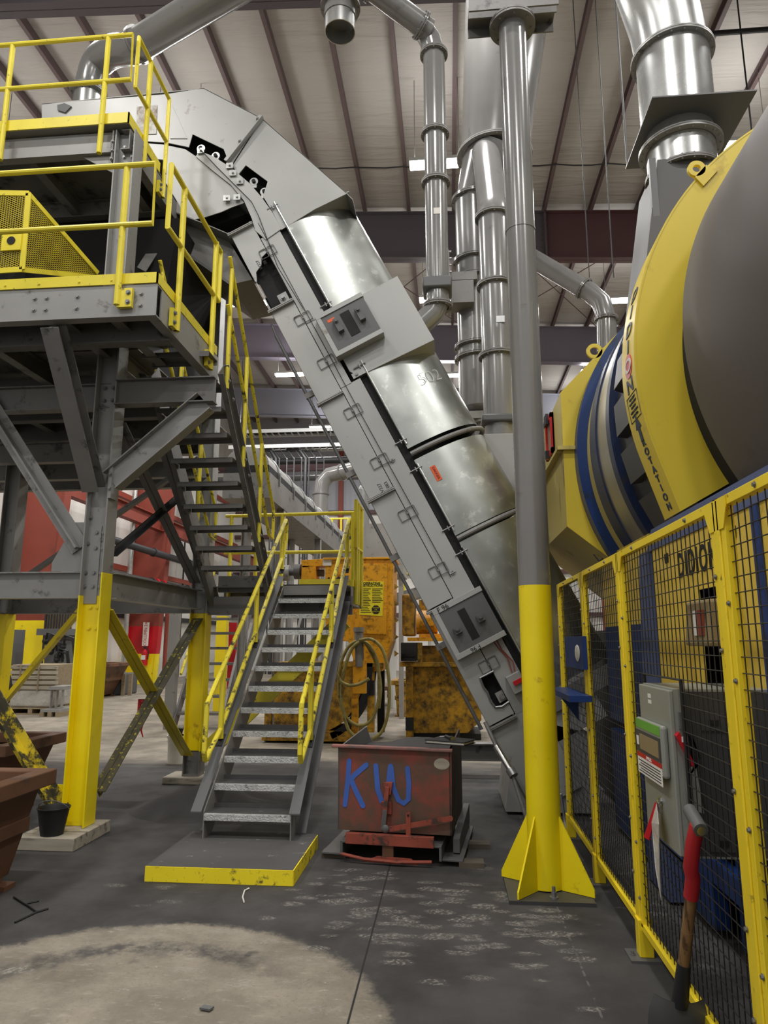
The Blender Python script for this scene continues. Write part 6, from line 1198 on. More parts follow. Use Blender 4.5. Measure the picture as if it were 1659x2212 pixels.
hs.matrix_world = Matrix.Translation(pv) @ HR @ Matrix.Translation(-pv)
for x, y, lb in ((-0.9, 5.62, 'front left'), (0.13, 5.47, 'front right'), (0.20, 5.95, 'rear right')):
    mb = MB(); mb.box((x - 0.09, y - 0.06, 0), (x + 0.09, y + 0.06, 0.036)); tag(mb.build('timber_block', 'dark_timber', smooth=False), 'short dark timber under the red hopper, at its %s corner' % lb, 'block')
# portfolio and torch on the hopper corner
t = thing('portfolio', 'black leather portfolio with papers lying on the right corner of the hopper rim', 'folder', (0.0, 5.6, 0.825))
q = [(-0.20, 5.48), (0.10, 5.46), (0.19, 5.68), (-0.06, 5.72)]
for z0_, z1_, nm, m_, s_ in ((0.826, 0.832, 'back_cover', 'leather', 1), (0.833, 0.848, 'papers', 'paper', 0.93), (0.849, 0.857, 'front_cover', 'leather', 1)):
    c = V((0.0, 5.58, 0)); mb = MB(); tl = lambda x: (0.19 - x) * 0.05; mb.hexa([(c.x + (x - c.x) * s_, c.y + (y - c.y) * s_, z0_ + tl(x)) for x, y in q], [(c.x + (x - c.x) * s_, c.y + (y - c.y) * s_, z1_ + tl(x)) for x, y in q]); mb.build(nm, m_, t, bev=0.002, smooth=False)
t = thing('flashlight', 'small black torch with cord lying on the leather portfolio', 'flashlight', (-0.02, 5.56, 0.86))
mb = MB(); mb.tube((-0.04, 5.66, 0.876), (-0.005, 5.56, 0.876), 0.014, n=16); mb.tube((-0.005, 5.56, 0.878), (0.004, 5.53, 0.878), 0.015, 0.021, n=18); mb.tube((0.004, 5.53, 0.878), (0.011, 5.51, 0.878), 0.021, n=18); mb.mi = 1; mb.tube((0.011, 5.51, 0.878), (0.012, 5.507, 0.878), 0.018, n=18); mb.build('barrel', ['rubber', 'chrome'], t)
mb = MB(); mb.pipe([(-0.045, 5.67, 0.876), (-0.09, 5.68, 0.872), (-0.14, 5.63, 0.862), (-0.16, 5.58, 0.860)], 0.004, 6); mb.build('cord', 'bolt', t)

def mitred(mb, q, w_, h):
    """closed rectangular ring with mitred corners, q = outer corners counter-clockwise at its underside"""
    s_ = ((1, 1), (-1, 1), (-1, -1), (1, -1)); n_ = 4
    inn = [V((p.x + w_ * a, p.y + w_ * b_, p.z)) for p, (a, b_) in zip(q, s_)]; up_ = V((0, 0, h))
    vs = list(q) + inn + [p + up_ for p in q] + [p + up_ for p in inn]; fs = []
    for i in range(4):
        j = (i + 1) % 4; fs += [(i, j, 8 + j, 8 + i), (4 + j, 4 + i, 12 + i, 12 + j), (8 + i, 8 + j, 12 + j, 12 + i), (j, i, 4 + i, 4 + j)]
    mb.add(vs, fs)
def tub(name, label, x0, x1, y0, y1, z1, inset, m_='rust', cat='bin', bottom=0.06):
    t = thing(name, label, cat, ((x0 + x1) / 2, (y0 + y1) / 2, 0)); th = 0.012
    def ringq(z, d): return [V((x0 + d, y0 + d * 0.35, z)), V((x1 - d, y0 + d * 0.35, z)), V((x1 - d, y1 - d * 0.35, z)), V((x0 + d, y1 - d * 0.35, z))]
    T, B = ringq(z1 - 0.02, 0.075), ringq(bottom, inset); Ti, Bi = [p + V((0, 0, 0)) for p in T], None
    mb = MB(); c = (T[0] + T[2]) / 2
    vs = B + T + [p + (V((c.x, c.y, p.z)) - p).normalized() * 0.03 for p in T] + [p + (V((c.x, c.y, p.z)) - p).normalized() * 0.03 + V((0, 0, 0.02)) for p in B]; fs = [(3, 2, 1, 0)]
    for i in range(4):
        j = (i + 1) % 4; fs += [(i, j, 4 + j, 4 + i), (4 + i, 4 + j, 8 + j, 8 + i), (8 + i, 8 + j, 12 + j, 12 + i)]
    fs.append((12, 13, 14, 15)); mb.add(vs, fs); mb.build('body', m_, t, smooth=False)
    mb = MB(); R_, R2 = ringq(z1 - 0.10, 0.0), ringq(z1, 0.0)
    mitred(mb, R_, 0.12, 0.10)
    mb.build('rim', m_, t, bev=0.008, smooth=False)
    k = (z1 * 0.52 - bottom) / (z1 - bottom); d = inset + (0.10 - inset) * k; Mq = ringq(z1 * 0.52, d - 0.035); mb = MB()
    mitred(mb, [p - V((0, 0, 0.045)) for p in Mq], 0.06, 0.09)
    mb.build('band', m_, t, bev=0.006, smooth=False)
    for y in (y0 + 0.12, y1 - 0.24): mb = MB(); mb.box((x0 + inset - 0.05, y, 0.0), (x1 - inset + 0.08, y + 0.12, 0.03)); mb.box((x0 + inset, y + 0.03, 0.03), (x1 - inset, y + 0.09, bottom + 0.02)); mb.build('skid', m_, t, smooth=False)
    return t
tub('rusty_bin', 'big brown rusty steel bin cut off by the left edge, nearest the viewer', -4.3, -2.75, 3.70, 4.88, 0.73, 0.24)
p = at(105, 1580, 7.1); tub('rusty_bin', 'dark brown steel bin behind the yellow column foot at the left edge', p.x - 1.9, p.x + 0.2, 6.1, 7.1, p.z, 0.30)
# black wheel at the left edge
p = at(-2, 1500, 8.7); t = thing('wheel', 'black slotted cast wheel standing at the far left edge', 'wheel', (p.x, 8.7, 0))
rw = 0.52; c_ = V((p.x - 0.36, 8.6, 0.98)); mb = MB(); mb.hollow(c_, c_ + V((0, 0.12, 0)), rw, rw * 0.8, 40); mb.hollow(c_ + V((0, .02, 0)), c_ + V((0, 0.1, 0)), rw * 0.3, 0.05, 24)
for i in range(12): a = i * math.pi / 6; d = V((math.cos(a), 0, math.sin(a))); mb.bar(c_ + d * rw * 0.28 + V((0, .06, 0)), c_ + d * rw * 0.82 + V((0, .06, 0)), 0.05, 0.06, up=(0, 1, 0))
mb.build('rim', 'rubber', t); mb = MB(); mb.box((c_.x - 0.15, 8.62, 0), (c_.x + 0.15, 8.70, 0.62)); mb.build('stand', 'rubber', t, smooth=False)
# bucket
bx, by = -3.17, 5.62
t = thing('bucket', 'black metal bucket with wire handle standing on the timber block', 'bucket', (bx, by, 0.1))
mb = MB(); n = 36; prof_ = [(0.0, 0.10), (0.085, 0.10), (0.118, 0.29), (0.124, 0.295), (0.126, 0.305), (0.118, 0.307), (0.112, 0.295), (0.08, 0.12), (0.0, 0.118)]; vs = []; fs = []
for r, z in prof_:
    for i in range(n): a = 2 * math.pi * i / n; rr = r + (0.004 * math.sin(7 * a + z * 30) if 0.12 < z < 0.28 and r > 0.085 else 0); vs.append((bx + rr * math.cos(a), by + rr * math.sin(a), z))
for k in range(len(prof_) - 1):
    for i in range(n): fs.append((k * n + i, k * n + (i + 1) % n, (k + 1) * n + (i + 1) % n, (k + 1) * n + i))
mb.add(vs, fs); mb.build('body', 'rubber', t)
mb = MB(); mb.pipe([(bx - 0.125, by, 0.29)] + [V((bx - 0.125 * math.cos(a), by - 0.06 * math.sin(a), 0.29 + 0.075 * math.sin(a))) for a in [math.pi * i / 14 for i in range(1, 14)]] + [(bx + 0.125, by, 0.29)], 0.004, 6); mb.build('handle', 'bolt', t)
mb = MB(); mb.pipe([(bx - 0.1, by - 0.02, 0.27), (bx - 0.03, by - 0.05, 0.275), (bx + 0.1, by - 0.02, 0.285)], 0.008, 6); mb.build('scraper', 'bolt', t)
# bent wires on the floor
p = [V((p_.x * (1.6 / 1.6), p_.y, 0.006)) for p_ in ()]
def fl(px, py): 
    d = fwd * FPX + rgt * (px - 829.5) - upv * (py - 1106.0); k = CAM + d * (-1.6 / d.z); return V((k.x, k.y, 0.006))
mb = MB(); mb.pipe([fl(30, 1940), fl(50, 1953), fl(62, 1960), fl(78, 1972)], 0.006, 6); mb.pipe([fl(52, 1955), fl(84, 1948)], 0.005, 6); mb.pipe([fl(32, 1995), fl(78, 1973), fl(104, 1965)], 0.006, 6); tag(mb.build('bent_wire', 'rubber'), 'bent black wire scrap lying on the floor at left', 'wire')
mb = MB(); mb.pipe([fl(527, 1951), fl(524, 1940), fl(528, 1926), fl(538, 1921)], 0.005, 6); tag(mb.build('curved_wire', 'paper'), 'short curved pale wire on the floor in front of the pad', 'wire')
mb = MB(); c = fl(445, 2185); mb.plate([c + V(v_) for v_ in ((-0.03, 0, 0), (0.02, -0.01, 0), (0.03, 0.02, 0), (-0.02, 0.03, 0))], (0, 0, 0.008)); tag(mb.build('scrap_chip', 'door_grey', smooth=False), 'small dark chip on the swept concrete patch near the bottom edge', 'scrap')
# ================================================================== BACKGROUND MACHINES
ym = 11.5
def A(px, py, y=ym): return at(px, py, y)
def bx3(mb, px0, px1, py0, py1, y, depth):
    """box whose front face at depth y spans the given survey pixels"""
    a, b_ = at(px0, py1, y), at(px1, py0, y); return mb.box((a.x, y, a.z), (b_.x, y + depth, b_.z))
t = thing('shot_mixer', 'orange foundry mixer with yellow operating instructions placard behind the stairs', 'machine', (A(700, 1600).x, ym + 0.5, 0))
def op(mb, nm, m_, bev=0.004, smooth=False, par=None): return mb.build(nm, m_, par or t, bev=bev, smooth=smooth)
mb = MB(); mb.plate([A(702, 1208), A(850, 1208), A(846, 1385), A(826, 1450), A(770, 1450), A(752, 1385), A(704, 1385)], (0, 0.9, 0)); op(mb, 'body', 'orange', 0.01)
mb = MB(); bx3(mb, 698, 854, 1203, 1209, ym - 0.03, 0.96); op(mb, 'top_rim', 'orange')
mb = MB(); mb.plate([A(776, 1218, ym - 0.03), A(837, 1218, ym - 0.03), A(834, 1371, ym - 0.03), A(765, 1368, ym - 0.03)], (0, 0.03, 0)); dr = op(mb, 'door', 'orange', 0.006)
mb = MB(); mb.pipe([A(785, 1340, ym - 0.05), A(786, 1336, ym - 0.07), A(806, 1337, ym - 0.07), A(806, 1342, ym - 0.05)], 0.008, 6); op(mb, 'handle', 'orange_dirty', 0, par=dr)
sy = ym - 0.036; mb = MB(); mb.plate([A(780, 1256, sy), A(829, 1256, sy), A(826, 1331, sy), A(776, 1328, sy)], (0, 0.005, 0)); sg = op(mb, 'instruction_placard', 'sign_yellow', 0)
for tx, py in (('OPERATING', 1260), ('INSTRUCTIONS', 1265)): letter('lettering', tx, 0.052, A(803, py, sy - 0.003), (1, 0, 0), (0, 0, 1), 'ink', sg, depth=0.001, bold=0.001)
mb = MB()
for c0, c1 in ((779, 801), (804, 827)):
    for k in range(15):
        if c0 > 800 and k > 8: continue
        y0_ = 1272 + k * 3.6; a = A(c0, y0_, sy - 0.002); b_ = A(c1 - (k * 5 % 7), y0_, sy - 0.002); mb.box((a.x, sy - 0.002, a.z - 0.006), (b_.x, sy, a.z + 0.004))
op(mb, 'print_lines', 'ink', 0, par=sg)
c_ = A(812, 1317, sy); mb = MB(); mb.plate([c_ + V((0.075 * math.cos(math.pi / 8 + i * math.pi / 4), -0.003, 0.075 * math.sin(math.pi / 8 + i * math.pi / 4))) for i in range(8)], (0, 0.003, 0)); oc = op(mb, 'stop_sign', 'ink', 0, par=sg)
for tx, dz in (('DANGER', 0.03), ('EYE', 0.0), ('PROTECTION', -0.03)): letter('lettering', tx, 0.026, c_ + V((0, -0.005, dz)), (1, 0, 0), (0, 0, 1), 'sign_yellow', oc, depth=0.0005)
letter('lettering', 'ult', 0.22, A(722, 1252, ym - 0.004), (1, 0, 0), (0, 0, 1), 'ink', t, depth=0.001, bold=0.006)
mb = MB(); bx3(mb, 697, 716, 1205, 1222, ym - 0.01, 0.01); op(mb, 'notice', 'paper', 0)
mb = MB(); mb.plate([A(650, 1210, ym + 0.2), A(700, 1207, ym + 0.2), A(700, 1222, ym + 0.2), A(653, 1226, ym + 0.2)], (0, 0.4, 0)); mb.plate([A(652, 1222, ym + 0.2), A(682, 1222, ym + 0.2), A(684, 1262, ym + 0.2), A(650, 1262, ym + 0.2)], (0, 0.3, 0)); op(mb, 'bearing_housing', 'orange')
mb = MB(); a = A(700, 1238, ym + 0.35); mb.tube(A(612, 1236, ym + 0.35), a, 0.06, n=16); mb.tube(A(637, 1235, ym + 0.35), A(650, 1235, ym + 0.35), 0.13, n=20); mb.mi = 1; mb.tube(A(606, 1238, ym + 0.35), A(626, 1238, ym + 0.35), 0.14, n=20); op(mb, 'shaft_drive', ['door_grey', 'steel'], 0, True)
mb = MB(); k = 20; pts = [A(592, 1402), A(786, 1402), A(790, 1440)]; c0 = A(690, 1432); r_ = (A(790, 1432).x - c0.x)
pts = [A(592, 1440), A(592, 1580), A(700, 1585)] + [V((c0.x + r_ * math.cos(a), ym, c0.z - r_ * 1.42 * math.sin(a))) for a in [math.pi / 2.4 * (1 - i / 12) for i in range(13)]] + [A(790, 1432)]
mb.plate(pts, (0, 1.2, 0)); op(mb, 'curved_tub', 'orange_dirty', 0.006)
mb = MB(); q = [V((c0.x + (r_ + 0.07) * math.cos(a), 0, c0.z - (r_ + 0.07) * 1.42 * math.sin(a))) for a in [math.pi / 2.4 * (1 - i / 12) for i in range(13)]]
for a, b_ in zip(q[:-1], q[1:]): mb.bar(V((a.x, ym + 0.3, a.z)), V((b_.x, ym + 0.3, b_.z)), 0.7, 0.1, up=(0, 0, 1)) if (b_ - a).length > 0 else None
op(mb, 'tub_liner', 'black', 0)
mb = MB(); bx3(mb, 590, 828, 1432, 1440, ym - 0.05, 1.0); op(mb, 'support_beam', 'orange_dirty')
for px in (793, 570, 815): mb = MB(); bx3(mb, px, px + (15 if px > 600 else 16), 1440 if px > 600 else 1500, 1582, ym - 0.02 + (0.8 if px == 815 else 0), 0.12); op(mb, 'leg', 'orange_dirty' if px != 815 else 'rubber')
mb = MB(); bx3(mb, 565, 770, 1580, 1600, ym - 0.05, 1.1); op(mb, 'base_frame', 'orange_dirty')
mb = MB(); bx3(mb, 793, 808, 1470, 1502, ym - 0.03, 0.14); op(mb, 'rubber_sleeve', 'rubber', 0)
for px in (578, 622, 742):
    c_ = A(px, 1607, ym + 0.1); c_.z = 0.085; mb = MB(); mb.tube(c_ - V((0.0, 0.03, 0)), c_ + V((0.0, 0.03, 0)), 0.085, n=20); w_ = mb.build('caster', 'rubber', t); mb = MB(); mb.box(c_ + V((-0.07, -0.05, 0.06)), c_ + V((0.07, 0.05, 0.12))); mb.build('fork', 'door_grey', w_, smooth=False)
for k in range(6): mb = MB(); c_ = A(852, 1225 + k * 36, ym); mb.plate([c_, c_ + V((0.07, 0, -0.05)), c_ + V((0.0, 0, -0.10))], (0, 0.02, 0)); op(mb, 'edge_fin', 'orange_dirty', 0)
# hose
t2 = thing('hose_post', 'rusty pipe post with orange base holding the coiled hose', 'post', (A(777, 1440, 10.9).x, 10.9, 0))
mb = MB(); a = A(777, 1440, 10.9); b_ = A(775, 1365, 10.9); mb.tube(a, b_, 0.07, n=18); mb.tube(b_, b_ + V((0, 0, 0.07)), 0.085, n=18); mb.build('pipe', 'steel_dark', t2)
mb = MB(); mb.box((a.x - 0.12, 10.88, 0), (a.x - 0.02, 10.96, a.z - 0.3)); mb.box((a.x - 0.1, 10.86, a.z - 0.4), (a.x + 0.1, 11.0, a.z + 0.1)); mb.build('bracket', 'orange', t2, smooth=False)
mb = MB(); H = [(792, 1402), (770, 1388), (745, 1400), (733, 1450), (732, 1510), (740, 1560), (760, 1590)]
mb = MB()
for k, (lst, yh) in enumerate((([(776, 1382), (752, 1398), (735, 1440), (733, 1500), (745, 1545), (770, 1566), (795, 1562), (812, 1535), (820, 1490), (815, 1430), (798, 1395), (778, 1382)], 10.86),
              ([(778, 1386), (760, 1402), (743, 1450), (738, 1510), (750, 1570), (768, 1592)], 10.82), ([(776, 1383), (805, 1382), (830, 1412), (841, 1480), (838, 1540), (825, 1580), (805, 1596)], 10.80),
              ([(727, 1452), (735, 1470), (752, 1480), (775, 1478), (797, 1466)], 10.78), ([(774, 1384), (790, 1390), (812, 1432), (822, 1480), (818, 1530)], 10.90))):
    mb.pipe(sm([at(x, y, yh) for x, y in lst]), 0.026, 10)
tag(mb.build('rubber_hose', 'hose'), 'coiled olive rubber hose hung on the post beside the orange mixer', 'hose')

# second orange machine: jaw crusher tank with motor
yk = 12.0
t = thing('crusher', 'dirty orange crusher tank with motor on top behind the conveyor foot', 'machine', (at(960, 1600, yk).x, yk + 0.6, 0))
mb = MB(); mb.plate([at(x, y, yk) for x, y in ((890, 1440), (1040, 1440), (1040, 1556), (1010, 1584), (890, 1584))], (0, 1.2, 0)); op(mb, 'tank', 'orange_dirty', 0.01)
mb = MB(); bx3(mb, 864, 1045, 1431, 1440, yk - 0.12, 1.4); op(mb, 'table_flange', 'orange_dirty')
mb = MB(); bx3(mb, 877, 892, 1440, 1592, yk - 0.1, 0.15); op(mb, 'leg', 'orange_dirty'); mb = MB(); bx3(mb, 876, 893, 1550, 1578, yk - 0.105, 0.16); op(mb, 'leg_wrap', 'rubber', 0)
mb = MB(); bx3(mb, 866, 900, 1388, 1428, yk - 0.1, 0.5); op(mb, 'spring_box', 'rubber', 0.01)
mb = MB(); a = at(883, 1424, yk - 0.12); mb.tube(a + V((0, .05, -0.03)), a + V((0, .05, 0.03)), 0.13, n=20); mb.tube(a + V((0, .05, 0.04)), a + V((0, .05, 0.09)), 0.13, n=20); op(mb, 'spring', 'black', 0, True)
mb = MB(); bx3(mb, 902, 912, 1388, 1431, yk - 0.05, 0.1); bx3(mb, 912, 1010, 1395, 1431, yk + 0.1, 0.6); op(mb, 'jaw_frame', 'orange_dirty')
mb = MB(); bx3(mb, 880, 1000, 1377, 1385, yk - 0.1, 0.9); bx3(mb, 905, 960, 1369, 1377, yk, 0.6); op(mb, 'motor_base', 'orange')
mb = MB(); bx3(mb, 869, 894, 1283, 1374, yk - 0.1, 0.8); op(mb, 'belt_guard', ['orange_dirty'], 0.03)
mb = MB(); a, b_ = at(900, 1345, yk + 0.15), at(945, 1345, yk + 0.15); mb.tube(a, b_, 0.20, n=28)
for i in range(14): x = a.x + 0.05 + i * (b_.x - a.x - 0.1) / 14; mb.tube((x, a.y, a.z), (x + 0.01, a.y, a.z), 0.215, n=28)
bx3(mb, 920, 936, 1335, 1352, yk - 0.1, 0.1); op(mb, 'motor', 'orange', 0, True)
mb = MB(); bx3(mb, 905, 935, 1295, 1320, yk + 0.3, 0.4); op(mb, 'top_bracket', 'orange_dirty')
mb = MB(); mb.box((at(890, 1590, yk).x, yk + 0.1, 0), (at(1040, 1590, yk).x, yk + 1.1, 0.1)); op(mb, 'skid', 'rubber', 0)
# dark low beam behind hopper
p = at(1000, 1600, 9.0); mb = MB(); mb.ibeam((-0.2, 9.0, 0.28), (1.2, 9.0, 0.28), 0.2, 0.2, 0.015); mb.box((-0.15, 8.95, 0), (-0.05, 9.05, 0.18)); mb.box((1.0, 8.95, 0), (1.1, 9.05, 0.18)); tag(mb.build('low_beam', 'steel_dark', smooth=False), 'low dark steel beam on short feet behind the red hopper', 'beam')

# trough conveyor with rounded lid in the background
t = thing('covered_conveyor', 'long background trough conveyor with rounded grey lid and clamps', 'conveyor', (-3.7, 18, 0))
a = at(560, 1002, 12.5); xq, zq = a.x - 0.15, a.z - 0.1; hw = 0.42
y0, y1 = 12.2, 24.0
mb = MB(); vs = []; k = 16
for y in (y0, y1): vs += [V((xq + hw * math.cos(math.pi * i / k), y, zq + hw * 0.85 * math.sin(math.pi * i / k))) for i in range(k + 1)]
mb.add(vs, [(i, i + 1, k + 2 + i, k + 1 + i) for i in range(k)] + [tuple(range(k + 1))]); mb.build('lid', 'steel', t)
mb = MB(); mb.box((xq - hw - 0.02, y0, zq - 0.62), (xq + hw + 0.02, y1, zq - 0.14)); mb.build('trough', 'steel_dark', t, smooth=False)
mb = MB(); mb.box((xq - hw, y0, zq - 0.14), (xq + hw, y1, zq)); mb.build('lid_gap', 'black', t, smooth=False)
for i in range(9):
    y = y0 + 0.7 + i * 1.25; mb = MB(); mb.pipe([V((xq + (hw + 0.012) * math.cos(math.pi * j / 14), y, zq + (hw * 0.85 + 0.012) * math.sin(math.pi * j / 14))) for j in range(15)], 0.02, 6); mb.box((xq + hw, y - 0.03, zq - 0.25), (xq + hw + 0.05, y + 0.03, zq)); mb.build('lid_strap', 'bolt', t)
for y in (13.5, 17.5, 21.5):
    mb = MB(); mb.ibeam((xq - 0.35, y, 0), (xq - 0.35, y, zq - 0.62), 0.16, 0.16, 0.012, up=(1, 0, 0)); mb.ibeam((xq + 0.35, y, 0), (xq + 0.35, y, zq - 0.62), 0.16, 0.16, 0.012, up=(1, 0, 0)); mb.bar((xq - 0.35, y, 1.0), (xq + 0.35, y, zq - 1.0), 0.06, 0.06); mb.build('support_frame', 'steel', t, smooth=False)
# service platform further back
t = thing('service_platform', 'small far yellow railed service platform beside the covered conveyor', 'platform', (at(730, 1195, 25.5).x, 25.5, 0))
a, b_ = at(696, 1195, 25.5), at(757, 1120, 25.5)
mb = MB(); mb.box((a.x, 25.5, a.z - 0.15), (b_.x, 27, a.z)); mb.build('deck', 'yellow', t, smooth=False)
mb = MB(); mb.pipe([(a.x, 25.5, b_.z), (b_.x, 25.5, b_.z)], 0.035, 8); mb.pipe([(a.x, 25.5, (a.z + b_.z) / 2 + 0.05), (b_.x, 25.5, (a.z + b_.z) / 2 + 0.05)], 0.035, 8)
for k in range(4): x = a.x + (b_.x - a.x) * k / 3; mb.tube((x, 25.5, a.z), (x, 25.5, b_.z), 0.04, n=8)
mb.build('rail', 'yellow', t)
for x in (a.x + 0.1, b_.x - 0.1): mb = MB(); mb.tube((x, 25.8, 0), (x, 25.8, a.z - 0.15), 0.07, n=8); mb.build('leg', 'steel', t)
# sloping yellow rails right of the mixer
t = thing('walkway_rail', 'sloping yellow walkway railing in the gap right of the mixer', 'guardrail', (at(880, 1270, 17.4).x, 17.4, 0))
q = [(845, 1248), (935, 1225)], [(845, 1292), (935, 1262)]
mb = MB(); mb.pipe([at(*q[0][0], 17.4), at(*q[0][1], 17.4)], 0.035, 8); mb.pipe([at(*q[1][0], 17.4), at(*q[1][1], 17.4)], 0.035, 8); mb.pipe([at(868, 1243, 17.4), at(875, 1284, 17.4)], 0.035, 8); mb.build('rail', 'yellow', t)
mb = MB(); mb.bar(at(840, 1300, 17.5), at(950, 1268, 17.5), 0.8, 0.25); mb.build('walkway', 'steel_dark', t, smooth=False)
for px in (848, 930): c_ = at(px, 1295, 17.6); mb = MB(); mb.tube((c_.x, 17.7, 0), (c_.x, 17.7, c_.z - 0.1), 0.08, n=8); mb.build('leg', 'white_paint', t)
# grey vent pipes in the background
t = thing('vent_pipe', 'grey vent pipe with elbow beyond the landing rail, against the back wall', 'duct', (at(693, 1110, 26).x, 26, 0))
q = [at(693, 1200, 26), at(693, 1068, 26), at(697, 1043, 26), at(712, 1026, 26), at(740, 1020, 25.8), at(800, 1004, 25.2)]
q[0].z = 0; mb = MB(); mb.pipe(q, 0.30, 24); mb.build('pipe', 'duct', t); ring(t, q[1], (0, 0, 1), 0.30, 8, 'duct', 0.04); ring(t, q[4], V(q[5]) - V(q[4]), 0.30, 8, 'duct', 0.04)
a = at(785, 1060, 22); mb = MB(); mb.tube((a.x, 22, 0), (a.x, 22, a.z), 0.2, n=20); mb.sphere((a.x, 22, a.z), 0.2, 16, 8); tag(mb.build('vent_pipe', 'duct'), 'straight grey standpipe right of the elbowed vent pipe', 'duct')
mb = MB(); bx3(mb, 790, 870, 1130, 1240, 15.0, 1.5); a = at(790, 1240, 15); mb.box((a.x + 0.1, 15.2, 0), (a.x + 0.2, 15.3, a.z)); mb.box((a.x + 0.7, 15.2, 0), (a.x + 0.8, 15.3, a.z)); tag(mb.build('grey_housing', 'steel', smooth=False), 'plain light grey sheet housing standing behind the orange mixer', 'housing')
# cable trays across the back
for k, (py, y) in enumerate(((935, 30), (968, 29))):
    z = at(620, py, y).z; t = thing('cable_tray', ('upper' if k == 0 else 'lower') + ' ladder cable tray with cables high across the back of the hall', 'cable tray', (-3, y, z))
    mb = MB(); mb.bar((-9.5, y - 0.35, z), (2.5, y - 0.35, z), 0.06, 0.16); mb.bar((-9.5, y + 0.35, z), (2.5, y + 0.35, z), 0.06, 0.16)
    for i in range(40): mb.bar((-9.4 + i * 0.3, y - 0.35, z - 0.04), (-9.4 + i * 0.3, y + 0.35, z - 0.04), 0.05, 0.04)
    mb.build('ladder', 'white_paint', t, smooth=False)
    mb = MB()
    for d in (-0.2, -0.05, 0.1, 0.2): mb.pipe([(-9.4, y + d, z + 0.03), (-6, y + d + 0.03, z + 0.05), (-3, y + d - 0.03, z + 0.03), (2.4, y + d, z + 0.05)], 0.035, 6)
    mb.build('cables', 'rubber', t)
    for x in (-9, -5, -1, 2.4): mb = MB(); mb.tube((x, y - 0.38, z - 0.08), (x, y - 0.38, zt(x) + 0.2), 0.014, n=6); mb.build('hanger', 'bolt', t)
for k, px in enumerate((596, 628, 660, 692)):
    y = 28.6; a = at(px, 972, y); mb = MB(); b_ = at(px + 8, 1000, y)
    for d in (-0.16, 0.16): mb.pipe([a + V((d - 0.9, 0.3, 0.05)), a + V((d - 0.3, 0.2, 0.0)), a + V((d, 0, -0.4)), V((a.x + d, y, 0.3))], 0.035, 6)
    for i in range(20): z = a.z - 0.5 - i * 0.35; mb.bar((a.x - 0.16, y, z), (a.x + 0.16, y, z), 0.05, 0.03)
    if k % 2 == 0: mb.pipe([a + V((-0.9, 0.3, 0.1)), a + V((-0.3, 0.2, 0.05)), a + V((0.02, -0.03, -0.4)), V((a.x + 0.02, y - 0.03, 0.3))], 0.08, 6)
    tag(mb.build('cable_drop', 'pipe_black'), ('leftmost', 'second from left', 'third from left', 'rightmost')[k] + ' of the vertical cable drops below the trays at the back', 'cable tray')
for py, r, m_, lb in ((996, 0.16, 'pipe_black', 'black pipe running across the back of the hall under the cable trays'), (1033, 0.13, 'door_grey', 'thin grey pipe across the back below the black pipe')):
    z = at(640, py, 31).z; mb = MB(); mb.tube((-12.6, 31, z), (15.0, 31, z), r, n=14); tag(mb.build('cross_pipe', m_), lb, 'pipe')
z = at(640, 1008, 32).z; struct(MB().box((-12.4, 32, z - 0.2), (9, 32.2, z + 0.2)).build('trim_cross_beam', 'maroon', smooth=False))
# left background: pallets, bins, machine
t = thing('crate_pallet', 'slatted timber crate of goods on the wrapped stack at left', 'crate', (at(70, 1490, 15.3).x, 15.3, 0))
mb = MB(); bx3(mb, 22, 122, 1436, 1490, 15.3, 1.0); mb.build('load', 'pallet', t, smooth=False)
for k in range(5): mb = MB(); bx3(mb, 20, 124, 1438 + k * 11, 1445 + k * 11, 15.26, 0.04); mb.build('slat', 'wood', t, smooth=False)
for px in (38, 78): mb = MB(); bx3(mb, px, px + 7, 1434, 1494, 15.22, 0.04); mb.build('batten', 'pallet', t, smooth=False)
t = thing('wrapped_pallet', 'shrink wrapped pallet load under the timber crate at left', 'pallet', (at(70, 1540, 15.3).x, 15.3, 0))
mb = MB(); bx3(mb, 18, 116, 1490, 1528, 15.28, 1.05); mb.build('wrapped_load', 'wrap', t, bev=0.05)
a, b_ = at(18, 1528, 15.3), at(118, 1528, 15.3); mb = MB()
for z in (0.0, a.z - 0.03): mb.box((a.x, 15.25, z), (b_.x, 16.35, z + 0.03))
for k in range(3): mb.box((a.x + k * (b_.x - a.x - 0.1) / 2, 15.25, 0.03), (a.x + k * (b_.x - a.x - 0.1) / 2 + 0.1, 16.35, a.z - 0.03))
mb.build('pallet_base', 'pallet', t, smooth=False)
t = thing('grey_fixture', 'grey angled steel fixture standing right of the wrapped pallet', 'fixture', (at(120, 1535, 15.0).x, 15.0, 0))
mb = MB(); bx3(mb, 104, 136, 1483, 1490, 14.95, 0.6); 
for px in (106, 118, 130): bx3(mb, px, px + 5, 1490, 1530, 15.0, 0.08)
a, b_ = at(92, 1540, 15.0), at(134, 1532, 15.0); mb.box((a.x, 14.9, 0.1), (b_.x, 15.7, b_.z)); mb.build('frame', 'steel', t, smooth=False)
mb = MB()
for k in range(3): mb.box((a.x + k * 0.18, 14.88, 0), (a.x + k * 0.18 + 0.09, 15.7, 0.1))
mb.build('pallet_base', 'pallet', t, smooth=False)
a = at(120, 1433, 19.5); b_ = at(236, 1433, 19.5); tub('rusty_bin', 'weathered rusty bin on the far floor left of the yellow column', a.x, b_.x, 19.5, 21.0, a.z, 0.5)
a = at(213, 1503, 21); t = thing('dark_crate', 'dark grey covered crate on the far floor behind the column', 'crate', (at(240, 1500, 21).x, 21, 0))
